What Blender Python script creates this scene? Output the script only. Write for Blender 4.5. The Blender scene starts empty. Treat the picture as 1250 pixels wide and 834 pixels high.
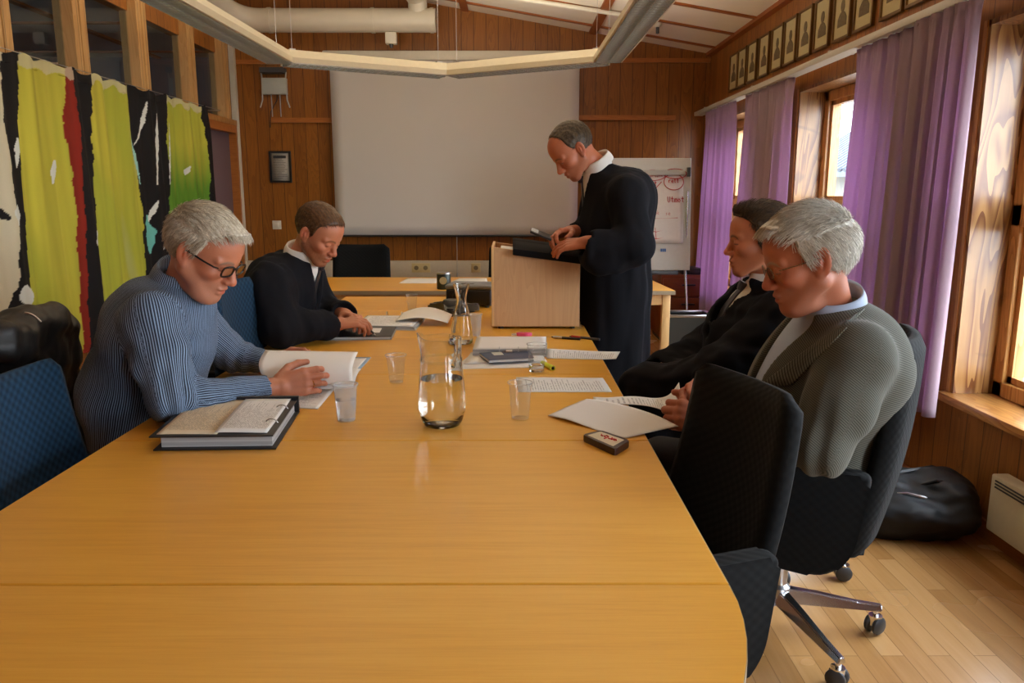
import bpy, bmesh, math, random
import numpy as np
from mathutils import Vector, Matrix, Euler
random.seed(7)
rng = np.random.default_rng(11)
SC = bpy.context.scene
COL = SC.collection
PI = math.pi
# ------------------------------------------------------------------ camera
F_PX, CX, CY = 957.0, 625.0, 417.0
CAM_H = 1.33
PITCH = math.atan(179.0/F_PX)
YAW = -0.0021
cam_d = bpy.data.cameras.new('camera'); cam = bpy.data.objects.new('camera', cam_d); COL.objects.link(cam)
cam.location = (0, 0, CAM_H)
cam.rotation_euler = (PI/2 - PITCH, 0, YAW)
cam_d.sensor_width = 36; cam_d.lens = 36*F_PX/1250.0
cam_d.clip_start = 0.02; cam_d.clip_end = 200
SC.camera = cam
_R = Euler((PI/2 - PITCH, 0, YAW)).to_matrix()
def P(px, py, x=None, y=None, z=None):
    """world point where the sight line through a photo pixel meets a world plane"""
    d = _R @ Vector(((px-CX)/F_PX, -(py-CY)/F_PX, -1.0))
    o = Vector((0, 0, CAM_H))
    if z is not None: t = (z-o.z)/d.z
    elif y is not None: t = (y-o.y)/d.y
    else: t = (x-o.x)/d.x
    return o + d*t
TZ = 0.73
def T(px, py, dz=0.0):
    p = P(px, py, z=TZ+dz); return p
# ------------------------------------------------------------------ materials
def new_mat(name):
    m = bpy.data.materials.new(name); m.use_nodes = True
    nt = m.node_tree; b = nt.nodes['Principled BSDF']
    return m, nt, b
def N(nt, typ, **kw):
    n = nt.nodes.new(typ)
    for k, v in kw.items():
        if k in n.inputs.keys(): n.inputs[k].default_value = v
        else: setattr(n, k, v)
    return n
def L(nt, a, b): nt.links.new(a, b)
def c4(c): return (c[0], c[1], c[2], 1.0)
def srgb(r, g, b):
    f = lambda v: (v/255/12.92) if v/255 <= .04045 else ((v/255+.055)/1.055)**2.4
    return (f(r), f(g), f(b))
def math_n(nt, op, a, b=None, c=None):
    n = nt.nodes.new('ShaderNodeMath'); n.operation = op
    for i, v in enumerate((a, b, c)):
        if v is None: continue
        if isinstance(v, (int, float)): n.inputs[i].default_value = v
        else: L(nt, v, n.inputs[i])
    return n.outputs[0]
def mixc(nt, fac, a, b, mode='MIX'):
    n = nt.nodes.new('ShaderNodeMix'); n.data_type = 'RGBA'; n.blend_type = mode
    for i, v in ((0, fac), (6, a), (7, b)):
        if isinstance(v, (int, float)): n.inputs[i].default_value = v
        elif isinstance(v, tuple): n.inputs[i].default_value = c4(v)
        else: L(nt, v, n.inputs[i])
    return n.outputs[2]
def ramp(nt, fac, stops):
    n = nt.nodes.new('ShaderNodeValToRGB'); cr = n.color_ramp
    while len(cr.elements) > 1: cr.elements.remove(cr.elements[0])
    cr.elements[0].position = stops[0][0]; cr.elements[0].color = c4(stops[0][1])
    for p, c in stops[1:]:
        e = cr.elements.new(p); e.color = c4(c)
    L(nt, fac, n.inputs[0]); return n.outputs[0]
def mapped(nt, scale, src='Object', loc=(0,0,0)):
    tc = nt.nodes.new('ShaderNodeTexCoord'); mp = nt.nodes.new('ShaderNodeMapping')
    mp.inputs['Scale'].default_value = scale; mp.inputs['Location'].default_value = loc
    L(nt, tc.outputs[src], mp.inputs[0]); return mp.outputs[0]
def noise(nt, vec, scale=5, detail=3, rough=.5, dist=0.0):
    n = nt.nodes.new('ShaderNodeTexNoise'); n.inputs['Scale'].default_value = scale
    n.inputs['Detail'].default_value = detail; n.inputs['Roughness'].default_value = rough
    n.inputs['Distortion'].default_value = dist
    if vec is not None: L(nt, vec, n.inputs['Vector'])
    return n.outputs['Fac']
def bump(nt, b, h, strength=.3, dist=.01):
    n = nt.nodes.new('ShaderNodeBump'); n.inputs['Strength'].default_value = strength
    n.inputs['Distance'].default_value = dist
    L(nt, h, n.inputs['Height']); L(nt, n.outputs[0], b.inputs['Normal'])
def plain(name, c, rough=.5, metal=0.0, spec=None, var=0.06, nscale=40, bmp=0.0, coat=0.0):
    m, nt, b = new_mat(name)
    v = noise(nt, mapped(nt, (1,1,1)), nscale, 3)
    col = mixc(nt, v, tuple(x*(1-var) for x in c), tuple(min(1, x*(1+var)) for x in c))
    L(nt, col, b.inputs['Base Color'])
    b.inputs['Roughness'].default_value = rough; b.inputs['Metallic'].default_value = metal
    if spec is not None: b.inputs['Specular IOR Level'].default_value = spec
    if coat: b.inputs['Coat Weight'].default_value = coat
    if bmp: bump(nt, b, v, bmp, .002)
    return m
def board_wood(name, dark, light, along='z', across='x', board=.1, rough=.45, grain=1.0, groove=.5, knots=False, coat=0.0, vary=.35):
    """boards running along one axis; grain streaks, cathedral figure, per-board tone, fine grooves"""
    m, nt, b = new_mat(name)
    tc = nt.nodes.new('ShaderNodeTexCoord'); sp = nt.nodes.new('ShaderNodeSeparateXYZ'); L(nt, tc.outputs['Object'], sp.inputs[0])
    ax = {'x': sp.outputs[0], 'y': sp.outputs[1], 'z': sp.outputs[2]}
    u = math_n(nt, 'DIVIDE', ax[across], board)
    idx = math_n(nt, 'FLOOR', u); fr = math_n(nt, 'FRACT', u)
    wn = nt.nodes.new('ShaderNodeTexWhiteNoise'); wn.noise_dimensions = '1D'; L(nt, idx, wn.inputs['W'])
    rnd = wn.outputs['Value']
    cmb = nt.nodes.new('ShaderNodeCombineXYZ')
    off = math_n(nt, 'MULTIPLY', rnd, 37.0)
    third = [k for k in 'xyz' if k not in (along, across)][0]
    L(nt, math_n(nt, 'ADD', math_n(nt, 'MULTIPLY', ax[across], 9.0), off), cmb.inputs[0])
    L(nt, math_n(nt, 'ADD', math_n(nt, 'MULTIPLY', ax[along], .9), off), cmb.inputs[1])
    L(nt, math_n(nt, 'MULTIPLY', ax[third], 9.0), cmb.inputs[2])
    low = noise(nt, cmb.outputs[0], .9, 2, .5, .6)
    rings = math_n(nt, 'FRACT', math_n(nt, 'MULTIPLY', low, 14.0))
    rings = math_n(nt, 'POWER', rings, 1.6)
    cmb2 = nt.nodes.new('ShaderNodeCombineXYZ')
    L(nt, math_n(nt, 'MULTIPLY', ax[across], 160.0), cmb2.inputs[0]); L(nt, math_n(nt, 'ADD', math_n(nt, 'MULTIPLY', ax[along], 4.0), off), cmb2.inputs[1]); L(nt, math_n(nt, 'MULTIPLY', ax[third], 160.0), cmb2.inputs[2])
    fine = noise(nt, cmb2.outputs[0], 1.0, 3, .6)
    t = math_n(nt, 'ADD', math_n(nt, 'MULTIPLY', rings, .55*grain), math_n(nt, 'MULTIPLY', fine, .45))
    t = math_n(nt, 'ADD', t, math_n(nt, 'MULTIPLY', math_n(nt, 'SUBTRACT', rnd, .5), vary))
    t.node.use_clamp = True
    col = mixc(nt, t, light, dark)
    if knots:
        kn = noise(nt, mapped(nt, (3, 3, 3)), 1.6, 2, .5, 1.2)
        kk = ramp(nt, kn, [(0.0, (0,0,0)), (.60, (0,0,0)), (.68, (1,1,1)), (1.0, (1,1,1))])
        col = mixc(nt, math_n(nt, 'MULTIPLY', kk, .45), col, tuple(x*.35 for x in dark))
    g = math_n(nt, 'LESS_THAN', fr, .006/board) if board < 5 else None
    if g is not None and groove > 0:
        col = mixc(nt, math_n(nt, 'MULTIPLY', g, groove), col, tuple(x*.2 for x in dark))
        bump(nt, b, math_n(nt, 'SUBTRACT', math_n(nt, 'MULTIPLY', fine, .05), g), .35, .004)
    L(nt, col, b.inputs['Base Color']); b.inputs['Roughness'].default_value = rough
    if coat: b.inputs['Coat Weight'].default_value = coat; b.inputs['Coat Roughness'].default_value = .15
    return m
M = {}
M['wall_pine'] = board_wood('stained_pine_boards', srgb(110,63,17), srgb(158,98,32), 'z', 'x', .115, .42, .8, .7)
M['wall_pine_side'] = board_wood('stained_pine_boards_side', srgb(112,64,20), srgb(168,106,42), 'z', 'y', .115, .42, .8, .7)
M['trim_pine'] = board_wood('stained_trim_pine', srgb(140,78,30), srgb(186,116,52), 'x', 'z', 9, .4, .6, 0)
M['trim_pine_y'] = board_wood('stained_trim_pine_lengthwise', srgb(140,78,30), srgb(186,116,52), 'y', 'z', 9, .4, .6, 0)
M['light_pine'] = board_wood('varnished_light_pine', srgb(164,104,44), srgb(212,158,86), 'z', 'x', 9, .35, 1.3, 0, True, .2)
M['jamb_pine'] = board_wood('varnished_jamb_pine', srgb(112,64,24), srgb(180,134,76), 'z', 'x', 9, .35, 1.9, 0, True, .2)
M['sill_pine'] = board_wood('varnished_sill_pine', srgb(150,90,38), srgb(200,146,78), 'y', 'x', 9, .3, 1.2, 0, False, .3)
M['post_pine'] = board_wood('unpainted_post_pine', srgb(170,122,66), srgb(206,164,104), 'z', 'y', .09, .5, .6, .6)
M['beech'] = None
def table_mat():
    m, nt, b = new_mat('beech_laminate')
    v1 = noise(nt, mapped(nt, (3, 46, 3)), 1.0, 4, .62, .3)
    v2 = noise(nt, mapped(nt, (9, 260, 9)), 1.0, 2, .6)
    v3 = noise(nt, mapped(nt, (1.2, 3.0, 1)), 1.0, 2)
    t = math_n(nt, 'ADD', math_n(nt, 'MULTIPLY', v1, .5), math_n(nt, 'MULTIPLY', v2, .3))
    t = math_n(nt, 'ADD', t, math_n(nt, 'MULTIPLY', v3, .3))
    col = ramp(nt, t, [(.3, srgb(214,150,46)), (.55, srgb(228,167,58)), (.8, srgb(236,180,74))])
    L(nt, col, b.inputs['Base Color']); b.inputs['Roughness'].default_value = .33
    b.inputs['Specular IOR Level'].default_value = .45
    bump(nt, b, v2, .04, .001)
    return m
M['beech'] = table_mat()
M['edge_band'] = plain('grey_beige_edge_band', srgb(150,134,110), .4)
M['steel'] = plain('brushed_steel', (.55,.55,.56), .28, 1.0)
M['alu'] = plain('polished_aluminium', (.74,.76,.78), .16, 1.0)
M['black_plastic'] = plain('black_plastic', (.016,.016,.018), .38)
M['dark_grey'] = plain('dark_grey_plastic', (.05,.052,.055), .42)
M['grey_plastic'] = plain('light_grey_plastic', srgb(172,172,166), .45)
M['white_paint'] = plain('cream_white_paint', srgb(214,208,190), .5)
M['white_duct'] = plain('cream_painted_duct', srgb(205,197,178), .45, nscale=8)
M['ceil_panel'] = plain('white_ceiling_panel', srgb(240,232,214), .8, nscale=6, var=.03)
M['fixture'] = plain('cream_enamel_steel', srgb(208,200,174), .4)
M['louver'] = plain('satin_louver', (.66,.67,.64), .25, .75)
def fabric_chair(name, c1, c2):
    m, nt, b = new_mat(name)
    tc = nt.nodes.new('ShaderNodeTexCoord'); sp = nt.nodes.new('ShaderNodeSeparateXYZ'); L(nt, tc.outputs['Object'], sp.inputs[0])
    k = 2*PI/.030
    a = math_n(nt, 'SINE', math_n(nt, 'MULTIPLY', math_n(nt, 'ADD', sp.outputs[1], sp.outputs[0]), k))
    c = math_n(nt, 'SINE', math_n(nt, 'MULTIPLY', sp.outputs[2], k*1.15))
    pr = math_n(nt, 'MULTIPLY', a, c)
    pr = math_n(nt, 'ADD', math_n(nt, 'MULTIPLY', pr, .5), .5)
    fine = noise(nt, mapped(nt, (1,1,1)), 600, 2)
    col = mixc(nt, pr, c1, c2)
    col = mixc(nt, math_n(nt, 'MULTIPLY', fine, .35), col, tuple(x*.4 for x in c1))
    L(nt, col, b.inputs['Base Color']); b.inputs['Roughness'].default_value = .85
    b.inputs['Specular IOR Level'].default_value = .2
    b.inputs['Sheen Weight'].default_value = .03
    bump(nt, b, math_n(nt, 'ADD', pr, math_n(nt, 'MULTIPLY', fine, .3)), .28, .003)
    return m
M['chair_blue'] = fabric_chair('quilted_petrol_blue_fabric', srgb(18,40,60), srgb(36,70,98))
M['chair_dark'] = fabric_chair('quilted_charcoal_fabric', srgb(12,14,16), srgb(19,21,22))
M['paper'] = plain('white_paper', srgb(228,226,222), .75, var=.02, nscale=12)
def printed(name, paper_c, ink=(.05,.05,.06), rows=34, dens=.52, margin=.1, warm=None, angle=0):
    m, nt, b = new_mat(name)
    tc = nt.nodes.new('ShaderNodeTexCoord'); sp = nt.nodes.new('ShaderNodeSeparateXYZ'); L(nt, tc.outputs['UV'], sp.inputs[0])
    u, v = (sp.outputs[0], sp.outputs[1]) if not angle else (sp.outputs[1], sp.outputs[0])
    r = math_n(nt, 'MULTIPLY', v, float(rows)); row = math_n(nt, 'FLOOR', r); fr = math_n(nt, 'FRACT', r)
    line = math_n(nt, 'LESS_THAN', math_n(nt, 'ABSOLUTE', math_n(nt, 'SUBTRACT', fr, .5)), .2)
    cmb = nt.nodes.new('ShaderNodeCombineXYZ'); L(nt, math_n(nt, 'MULTIPLY', u, 60.0), cmb.inputs[0]); L(nt, math_n(nt, 'MULTIPLY', row, 7.3), cmb.inputs[1])
    words = math_n(nt, 'GREATER_THAN', noise(nt, cmb.outputs[0], 1.0, 2), 1-dens)
    wn = nt.nodes.new('ShaderNodeTexWhiteNoise'); wn.noise_dimensions = '1D'; L(nt, row, wn.inputs['W'])
    endp = math_n(nt, 'ADD', math_n(nt, 'MULTIPLY', wn.outputs['Value'], .35), .55)
    inside = math_n(nt, 'MULTIPLY', math_n(nt, 'GREATER_THAN', u, margin), math_n(nt, 'LESS_THAN', u, math_n(nt, 'MINIMUM', endp, 1-margin)))
    inside = math_n(nt, 'MULTIPLY', inside, math_n(nt, 'MULTIPLY', math_n(nt, 'GREATER_THAN', v, .08), math_n(nt, 'LESS_THAN', v, .93)))
    f = math_n(nt, 'MULTIPLY', math_n(nt, 'MULTIPLY', line, words), inside)
    base = paper_c
    if warm: base = mixc(nt, noise(nt, mapped(nt, (1,1,1), 'UV'), 4, 3), paper_c, warm)
    L(nt, mixc(nt, math_n(nt, 'MULTIPLY', f, .62), base, ink), b.inputs['Base Color'])
    b.inputs['Roughness'].default_value = .7
    return m
M['print'] = printed('printed_white_sheet', srgb(226,226,224))
M['print_side'] = printed('printed_white_sheet_sideways', srgb(226,226,224), angle=1)
M['print_warm'] = printed('printed_cream_sheet', srgb(226,214,190), warm=srgb(206,184,146), angle=1, rows=40)
def glassy(name, tint=(1,1,1), alpha=.12, rough=.02, ior=1.5):
    """thin clear sheet: straight-through light plus a fresnel reflection"""
    m = bpy.data.materials.new(name); m.use_nodes = True; nt = m.node_tree
    for n in list(nt.nodes): nt.nodes.remove(n)
    out = nt.nodes.new('ShaderNodeOutputMaterial'); tr = nt.nodes.new('ShaderNodeBsdfTransparent'); gl = nt.nodes.new('ShaderNodeBsdfGlossy')
    tr.inputs[0].default_value = c4(tint); gl.inputs['Roughness'].default_value = rough
    lw = nt.nodes.new('ShaderNodeFresnel'); lw.inputs[0].default_value = ior
    ns = noise(nt, mapped(nt, (1,1,1)), 3, 1)
    f = math_n(nt, 'MULTIPLY', lw.outputs[0], math_n(nt, 'ADD', 1.0, math_n(nt, 'MULTIPLY', ns, .05)))
    f.node.use_clamp = True
    ge = nt.nodes.new('ShaderNodeNewGeometry'); f = math_n(nt, 'MULTIPLY', f, math_n(nt, 'SUBTRACT', 1.0, ge.outputs['Backfacing']))
    mx = nt.nodes.new('ShaderNodeMixShader'); L(nt, f, mx.inputs[0]); L(nt, tr.outputs[0], mx.inputs[1]); L(nt, gl.outputs[0], mx.inputs[2])
    res = mx.outputs[0]
    if alpha > 0:
        df = nt.nodes.new('ShaderNodeBsdfDiffuse'); df.inputs[0].default_value = (.75,.77,.78,1)
        tl = nt.nodes.new('ShaderNodeBsdfTranslucent'); tl.inputs[0].default_value = (.75,.77,.78,1)
        a2 = nt.nodes.new('ShaderNodeMixShader'); a2.inputs[0].default_value = .5; L(nt, df.outputs[0], a2.inputs[1]); L(nt, tl.outputs[0], a2.inputs[2])
        m2 = nt.nodes.new('ShaderNodeMixShader'); m2.inputs[0].default_value = alpha
        L(nt, res, m2.inputs[1]); L(nt, a2.outputs[0], m2.inputs[2]); res = m2.outputs[0]
    L(nt, res, out.inputs[0]); return m
M['pane'] = glassy('window_glass', (.96,.98,.98), 0.0)
M['pane_dark'] = glassy('partition_glass', (.74,.80,.84), 0.0)
M['cup_clear'] = glassy('clear_cup_plastic', (.97,.98,.98), .035, .06, 1.5)
M['cup_frost'] = glassy('frosted_cup_plastic', (.95,.96,.97), .24, .2, 1.45)
def real_glass(name, col=(.97,.99,.98), ior=1.48):
    m, nt, b = new_mat(name)
    v = noise(nt, mapped(nt, (1,1,1)), 4, 1)
    L(nt, mixc(nt, v, col, tuple(x*.995 for x in col)), b.inputs['Base Color'])
    b.inputs['Roughness'].default_value = 0.0; b.inputs['Transmission Weight'].default_value = 1.0; b.inputs['IOR'].default_value = ior
    return m
M['glass'] = real_glass('clear_jug_glass'); M['water'] = real_glass('still_water', (.985,.995,.99), 1.33)
# ------------------------------------------------------------------ mesh helpers
def setp(o, label=None, cat=None, group=None, kind=None):
    if label: o['label'] = label
    if cat: o['category'] = cat
    if group: o['group'] = group
    if kind: o['kind'] = kind
    return o
def mesh_obj(name, verts, faces, mat, parent=None, smooth=False, uvs=None, auto=None):
    me = bpy.data.meshes.new(name); me.from_pydata([tuple(v) for v in verts], [], [tuple(f) for f in faces])
    o = bpy.data.objects.new(name, me); COL.objects.link(o)
    if mat is not None:
        for mm in (mat if isinstance(mat, list) else [mat]): me.materials.append(mm)
    if smooth: me.polygons.foreach_set('use_smooth', [True]*len(me.polygons))
    me.update()
    if parent is not None: o.parent = parent
    return o
def bm_obj(name, bm, mat, parent=None, smooth=False, recalc=True):
    if recalc: bmesh.ops.recalc_face_normals(bm, faces=bm.faces)
    me = bpy.data.meshes.new(name); bm.to_mesh(me); bm.free()
    if mat is not None:
        for mm in (mat if isinstance(mat, list) else [mat]): me.materials.append(mm)
    if smooth:
        me.polygons.foreach_set('use_smooth', [True]*len(me.polygons))
        try: me.set_sharp_from_angle(angle=math.radians(40))
        except Exception: pass
    o = bpy.data.objects.new(name, me); COL.objects.link(o)
    if parent is not None: o.parent = parent
    return o
def thing(name, label, cat, loc=(0,0,0), rz=0.0, group=None):
    o = bpy.data.objects.new(name, None); COL.objects.link(o); o.empty_display_size = .1
    o.location = loc; o.rotation_euler = (0, 0, rz); setp(o, label, cat, group); return o
def copy_tree(o, parent=None):
    c = o.copy(); COL.objects.link(c)
    if parent is not None:
        c.parent = parent; c.matrix_parent_inverse = o.matrix_parent_inverse.copy()
    for ch in list(o.children):
        copy_tree(ch, c)
    return c
def box(bm, x0, x1, y0, y1, z0, z1, bev=0.0, seg=2, mtx=None):
    r = bmesh.ops.create_cube(bm, size=1.0)
    vs = r['verts']
    for v in vs:
        v.co = Vector(((x0+x1)/2 + v.co.x*(x1-x0), (y0+y1)/2 + v.co.y*(y1-y0), (z0+z1)/2 + v.co.z*(z1-z0)))
    if bev > 0:
        es = list({e for v in vs for e in v.link_edges})
        rr = bmesh.ops.bevel(bm, geom=es, offset=bev, segments=seg, affect='EDGES', profile=.5)
        vs = list({v for f in rr['faces'] for v in f.verts} | {v for v in vs if v.is_valid})
    if mtx is not None:
        for v in vs: v.co = mtx @ v.co
    return vs
def boxo(name, x0, x1, y0, y1, z0, z1, mat, parent=None, bev=0.0, seg=2):
    bm = bmesh.new(); box(bm, x0, x1, y0, y1, z0, z1, bev, seg); return bm_obj(name, bm, mat, parent, smooth=bev > 0)
def extrude_poly(bm, pts, h0, h1, plane='xy', bev=0.0, seg=2, mtx=None):
    """closed outline extruded between h0 and h1 along the axis normal to plane"""
    def mk(p, h):
        if plane == 'xy': return Vector((p[0], p[1], h))
        if plane == 'xz': return Vector((p[0], h, p[1]))
        return Vector((h, p[0], p[1]))
    a = [bm.verts.new(mk(p, h0)) for p in pts]; b = [bm.verts.new(mk(p, h1)) for p in pts]
    n = len(pts); fs = [bm.faces.new(a[::-1]), bm.faces.new(b)]
    for i in range(n): fs.append(bm.faces.new((a[i], a[(i+1) % n], b[(i+1) % n], b[i])))
    vs = a+b
    if bev > 0:
        es = [e for e in fs[0].edges] + [e for e in fs[1].edges]
        rr = bmesh.ops.bevel(bm, geom=es, offset=bev, segments=seg, affect='EDGES', profile=.5)
        vs = list({v for f in rr['faces'] for v in f.verts} | {v for v in vs if v.is_valid})
    if mtx is not None:
        for v in vs: v.co = mtx @ v.co
    return vs
def round_poly(pts, r, seg=5):
    """round the corners of a polygon"""
    out = []; n = len(pts)
    for i in range(n):
        p0, p1, p2 = Vector(pts[i-1]), Vector(pts[i]), Vector(pts[(i+1) % n])
        rr = r[i] if isinstance(r, (list, tuple)) else r
        a = (p0-p1); b = (p2-p1); k = min(rr, a.length*.48, b.length*.48)
        if k < 1e-5: out.append(tuple(p1)); continue
        pa = p1 + a.normalized()*k; pb = p1 + b.normalized()*k
        for j in range(seg+1):
            t = j/seg; q = pa*(1-t)**2 + p1*2*t*(1-t) + pb*t*t; out.append(tuple(q))
    return out
def lathe(bm, prof, n=32, c=(0,0,0), closed=False):
    rings = []
    for r, z in prof:
        if r < 1e-5: rings.append([bm.verts.new((c[0], c[1], c[2]+z))])
        else: rings.append([bm.verts.new((c[0]+r*math.cos(2*PI*k/n), c[1]+r*math.sin(2*PI*k/n), c[2]+z)) for k in range(n)])
    pairs = list(zip(rings, rings[1:]))
    if closed: pairs.append((rings[-1], rings[0]))
    for A, B in pairs:
        if len(A) == 1 and len(B) == 1: continue
        for k in range(n):
            k2 = (k+1) % n
            if len(A) == 1: bm.faces.new((A[0], B[k], B[k2]))
            elif len(B) == 1: bm.faces.new((A[k], A[k2], B[0]))
            else: bm.faces.new((A[k], A[k2], B[k2], B[k]))
def tube(bm, pts, r, n=8, cap=True, flat=None):
    """tube through points; r number or list"""
    pts = [Vector(p) for p in pts]; rings = []
    up = Vector((0,0,1)); prev = None
    for i, p in enumerate(pts):
        d = (pts[min(i+1, len(pts)-1)] - pts[max(i-1, 0)]).normalized()
        if prev is None:
            s = d.cross(up); s = s if s.length > 1e-3 else d.cross(Vector((1,0,0)))
        else: s = prev - d*prev.dot(d)
        s.normalize(); t = d.cross(s); prev = s
        rr = r[i] if isinstance(r, (list, tuple)) else r
        rings.append([bm.verts.new(p + s*rr*math.cos(2*PI*k/n) + t*rr*(flat or 1)*math.sin(2*PI*k/n)) for k in range(n)])
    for A, B in zip(rings, rings[1:]):
        for k in range(n): bm.faces.new((A[k], A[(k+1) % n], B[(k+1) % n], B[k]))
    if cap and len(rings) > 1: bm.faces.new(rings[0][::-1]); bm.faces.new(rings[-1])
def tubeo(name, pts, r, mat, parent=None, n=8):
    bm = bmesh.new(); tube(bm, pts, r, n); return bm_obj(name, bm, mat, parent, True)
def sheet(name, fn, nu, nv, mat, parent=None, thick=.0006, smooth=True):
    """curved sheet with thickness: fn(u,v)->point, UV = (u,v)"""
    vs = []; uv = []
    for j in range(nv+1):
        for i in range(nu+1):
            u, v = i/nu, j/nv; vs.append(Vector(fn(u, v))); uv.append((u, v))
    nn = len(vs); idx = lambda i, j: j*(nu+1)+i
    # normals
    top = []
    for j in range(nv+1):
        for i in range(nu+1):
            a = vs[idx(min(i+1, nu), j)] - vs[idx(max(i-1, 0), j)]; b = vs[idx(i, min(j+1, nv))] - vs[idx(i, max(j-1, 0))]
            nrm = a.cross(b).normalized(); top.append(vs[idx(i, j)] + nrm*thick)
    V = vs+top; Fc = []
    for j in range(nv):
        for i in range(nu):
            a, b, c, d = idx(i,j), idx(i+1,j), idx(i+1,j+1), idx(i,j+1)
            Fc.append((d, c, b, a)); Fc.append((a+nn, b+nn, c+nn, d+nn))
    for i in range(nu):
        Fc.append((idx(i,0), idx(i+1,0), idx(i+1,0)+nn, idx(i,0)+nn)); Fc.append((idx(i+1,nv), idx(i,nv), idx(i,nv)+nn, idx(i+1,nv)+nn))
    for j in range(nv):
        Fc.append((idx(0,j+1), idx(0,j), idx(0,j)+nn, idx(0,j+1)+nn)); Fc.append((idx(nu,j), idx(nu,j+1), idx(nu,j+1)+nn, idx(nu,j)+nn))
    o = mesh_obj(name, V, Fc, mat, parent, smooth)
    me = o.data; ul = me.uv_layers.new(name='UVMap')
    UV = uv+uv
    for lp in me.loops: ul.data[lp.index].uv = UV[lp.vertex_index]
    return o
def flat_quad_sheet(name, c, mat, parent=None, z0=0.0, thick=.0012, curl=0.0, nu=12, nv=8, bumps=0.0):
    """c: four corners (world or local Vectors) order: u0v0,u1v0,u1v1,u0v1"""
    c = [Vector(p) for p in c]
    def fn(u, v):
        p = c[0]*(1-u)*(1-v) + c[1]*u*(1-v) + c[2]*u*v + c[3]*(1-u)*v
        z = z0 + curl*max(0, (u-.6)/.4)**2 + bumps*math.sin(3*u+1)*math.sin(2.5*v+.5)
        return (p.x, p.y, p.z+z)
    return sheet(name, fn, nu, nv, mat, parent, thick)
# ================================================================== ROOM
XR, XL, YB, YF = 1.88, -2.60, 7.72, -3.2
ZR, SL = 2.63, 0.17
def zc_at(x): return ZR + SL*(XR-x)
ZTOP = zc_at(XL)
def structure(o): o['kind'] = 'structure'; return o
# floor: oak strip boards
def floor_mat():
    m, nt, b = new_mat('oak_parquet')
    tc = nt.nodes.new('ShaderNodeTexCoord'); mp = nt.nodes.new('ShaderNodeMapping'); mp.inputs['Rotation'].default_value = (0, 0, PI/2)
    L(nt, tc.outputs['Object'], mp.inputs[0])
    br = nt.nodes.new('ShaderNodeTexBrick'); L(nt, mp.outputs[0], br.inputs['Vector'])
    br.inputs['Color1'].default_value = (0,0,0,1); br.inputs['Color2'].default_value = (1,1,1,1); br.inputs['Mortar'].default_value = (.5,.5,.5,1)
    br.inputs['Scale'].default_value = 1.0; br.inputs['Mortar Size'].default_value = .0012; br.inputs['Brick Width'].default_value = .62; br.inputs['Row Height'].default_value = .068
    br.offset = .37; br.inputs['Bias'].default_value = 0.0
    sp = nt.nodes.new('ShaderNodeSeparateColor'); L(nt, br.outputs['Color'], sp.inputs[0])
    g = noise(nt, mapped(nt, (42, 3, 1)), 1.0, 4, .6, .4); g2 = noise(nt, mapped(nt, (2,2,1)), 1.0, 2)
    t = math_n(nt, 'ADD', math_n(nt, 'MULTIPLY', sp.outputs[0], .55), math_n(nt, 'MULTIPLY', g, .5))
    col = ramp(nt, t, [(.1, srgb(206,160,104)), (.45, srgb(192,144,88)), (.75, srgb(174,126,72)), (1.0, srgb(150,104,58))])
    col = mixc(nt, math_n(nt, 'MULTIPLY', br.outputs['Fac'], .55), col, srgb(78,48,22))
    L(nt, col, b.inputs['Base Color']); b.inputs['Roughness'].default_value = .26
    L(nt, math_n(nt, 'ADD', math_n(nt, 'MULTIPLY', g2, .12), .2), b.inputs['Roughness'])
    bump(nt, b, math_n(nt, 'SUBTRACT', math_n(nt, 'MULTIPLY', g, .1), br.outputs['Fac']), .15, .002)
    return m
M['floor'] = floor_mat()
structure(boxo('floor', XL-.15, XR+.4, YF-.1, YB+.15, -.1, 0, M['floor']))
# ceiling: sloping white panels, brown battens
def slope_box(bm, x0, x1, y0, y1, dz0, dz1):
    vs = box(bm, x0, x1, y0, y1, 0, 1)
    for v in vs: v.co.z = zc_at(v.co.x) + (dz1 if v.co.z > .5 else dz0)
bm = bmesh.new(); slope_box(bm, XL-.15, XR+.4, YF-.1, YB+.15, 0, .12)
ceil = structure(bm_obj('ceiling', bm, M['ceil_panel']))
M['batten'] = board_wood('brown_ceiling_batten', srgb(128,66,24), srgb(160,92,40), 'x', 'y', 9, .5, .6, 0)
bm = bmesh.new()
yy = 7.4
while yy > YF:
    slope_box(bm, XL+.01, XR, yy-.02, yy+.02, -.014, .003); yy -= .6
for k in range(-3, 1):
    xx = .767 + 1.19*k
    slope_box(bm, xx-.035, xx+.035, YF, YB, -.018, .003)
slope_box(bm, XR-.045, XR, YF, YB, -.03, .003)
structure(bm_obj('trim_1', bm, M['batten']))
# back wall
def wall_poly(name, y0, y1, mat):
    bm = bmesh.new()
    extrude_poly(bm, [(XL-.15, 0), (XR+.4, 0), (XR+.4, zc_at(XR+.4)+.05), (XL-.15, zc_at(XL-.15)+.05)], y0, y1, 'xz')
    return structure(bm_obj(name, bm, mat))
wall_poly('wall_back', YB, YB+.12, M['wall_pine'])
wall_poly('wall_rear', YF-.12, YF, M['wall_pine'])
bm = bmesh.new()   # horizontal mouldings of the back wall
z1 = P(800, 74, y=YB).z
box(bm, .62, XR, YB-.018, YB, z1-.02, z1+.02)
box(bm, XL, -1.9, YB-.018, YB, P(300, 76, y=YB).z-.02, P(300, 76, y=YB).z+.02)
structure(bm_obj('trim_2', bm, M['trim_pine']))
bm = bmesh.new()
a = P(332, 147, y=YB); b_ = P(402, 147, y=YB); c_ = P(824, 144, y=YB); d_ = P(700, 144, y=YB)
box(bm, a.x, b_.x+.1, YB-.03, YB, a.z-.022, a.z+.022); box(bm, d_.x-.1, c_.x, YB-.03, YB, c_.z-.022, c_.z+.022)
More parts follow.
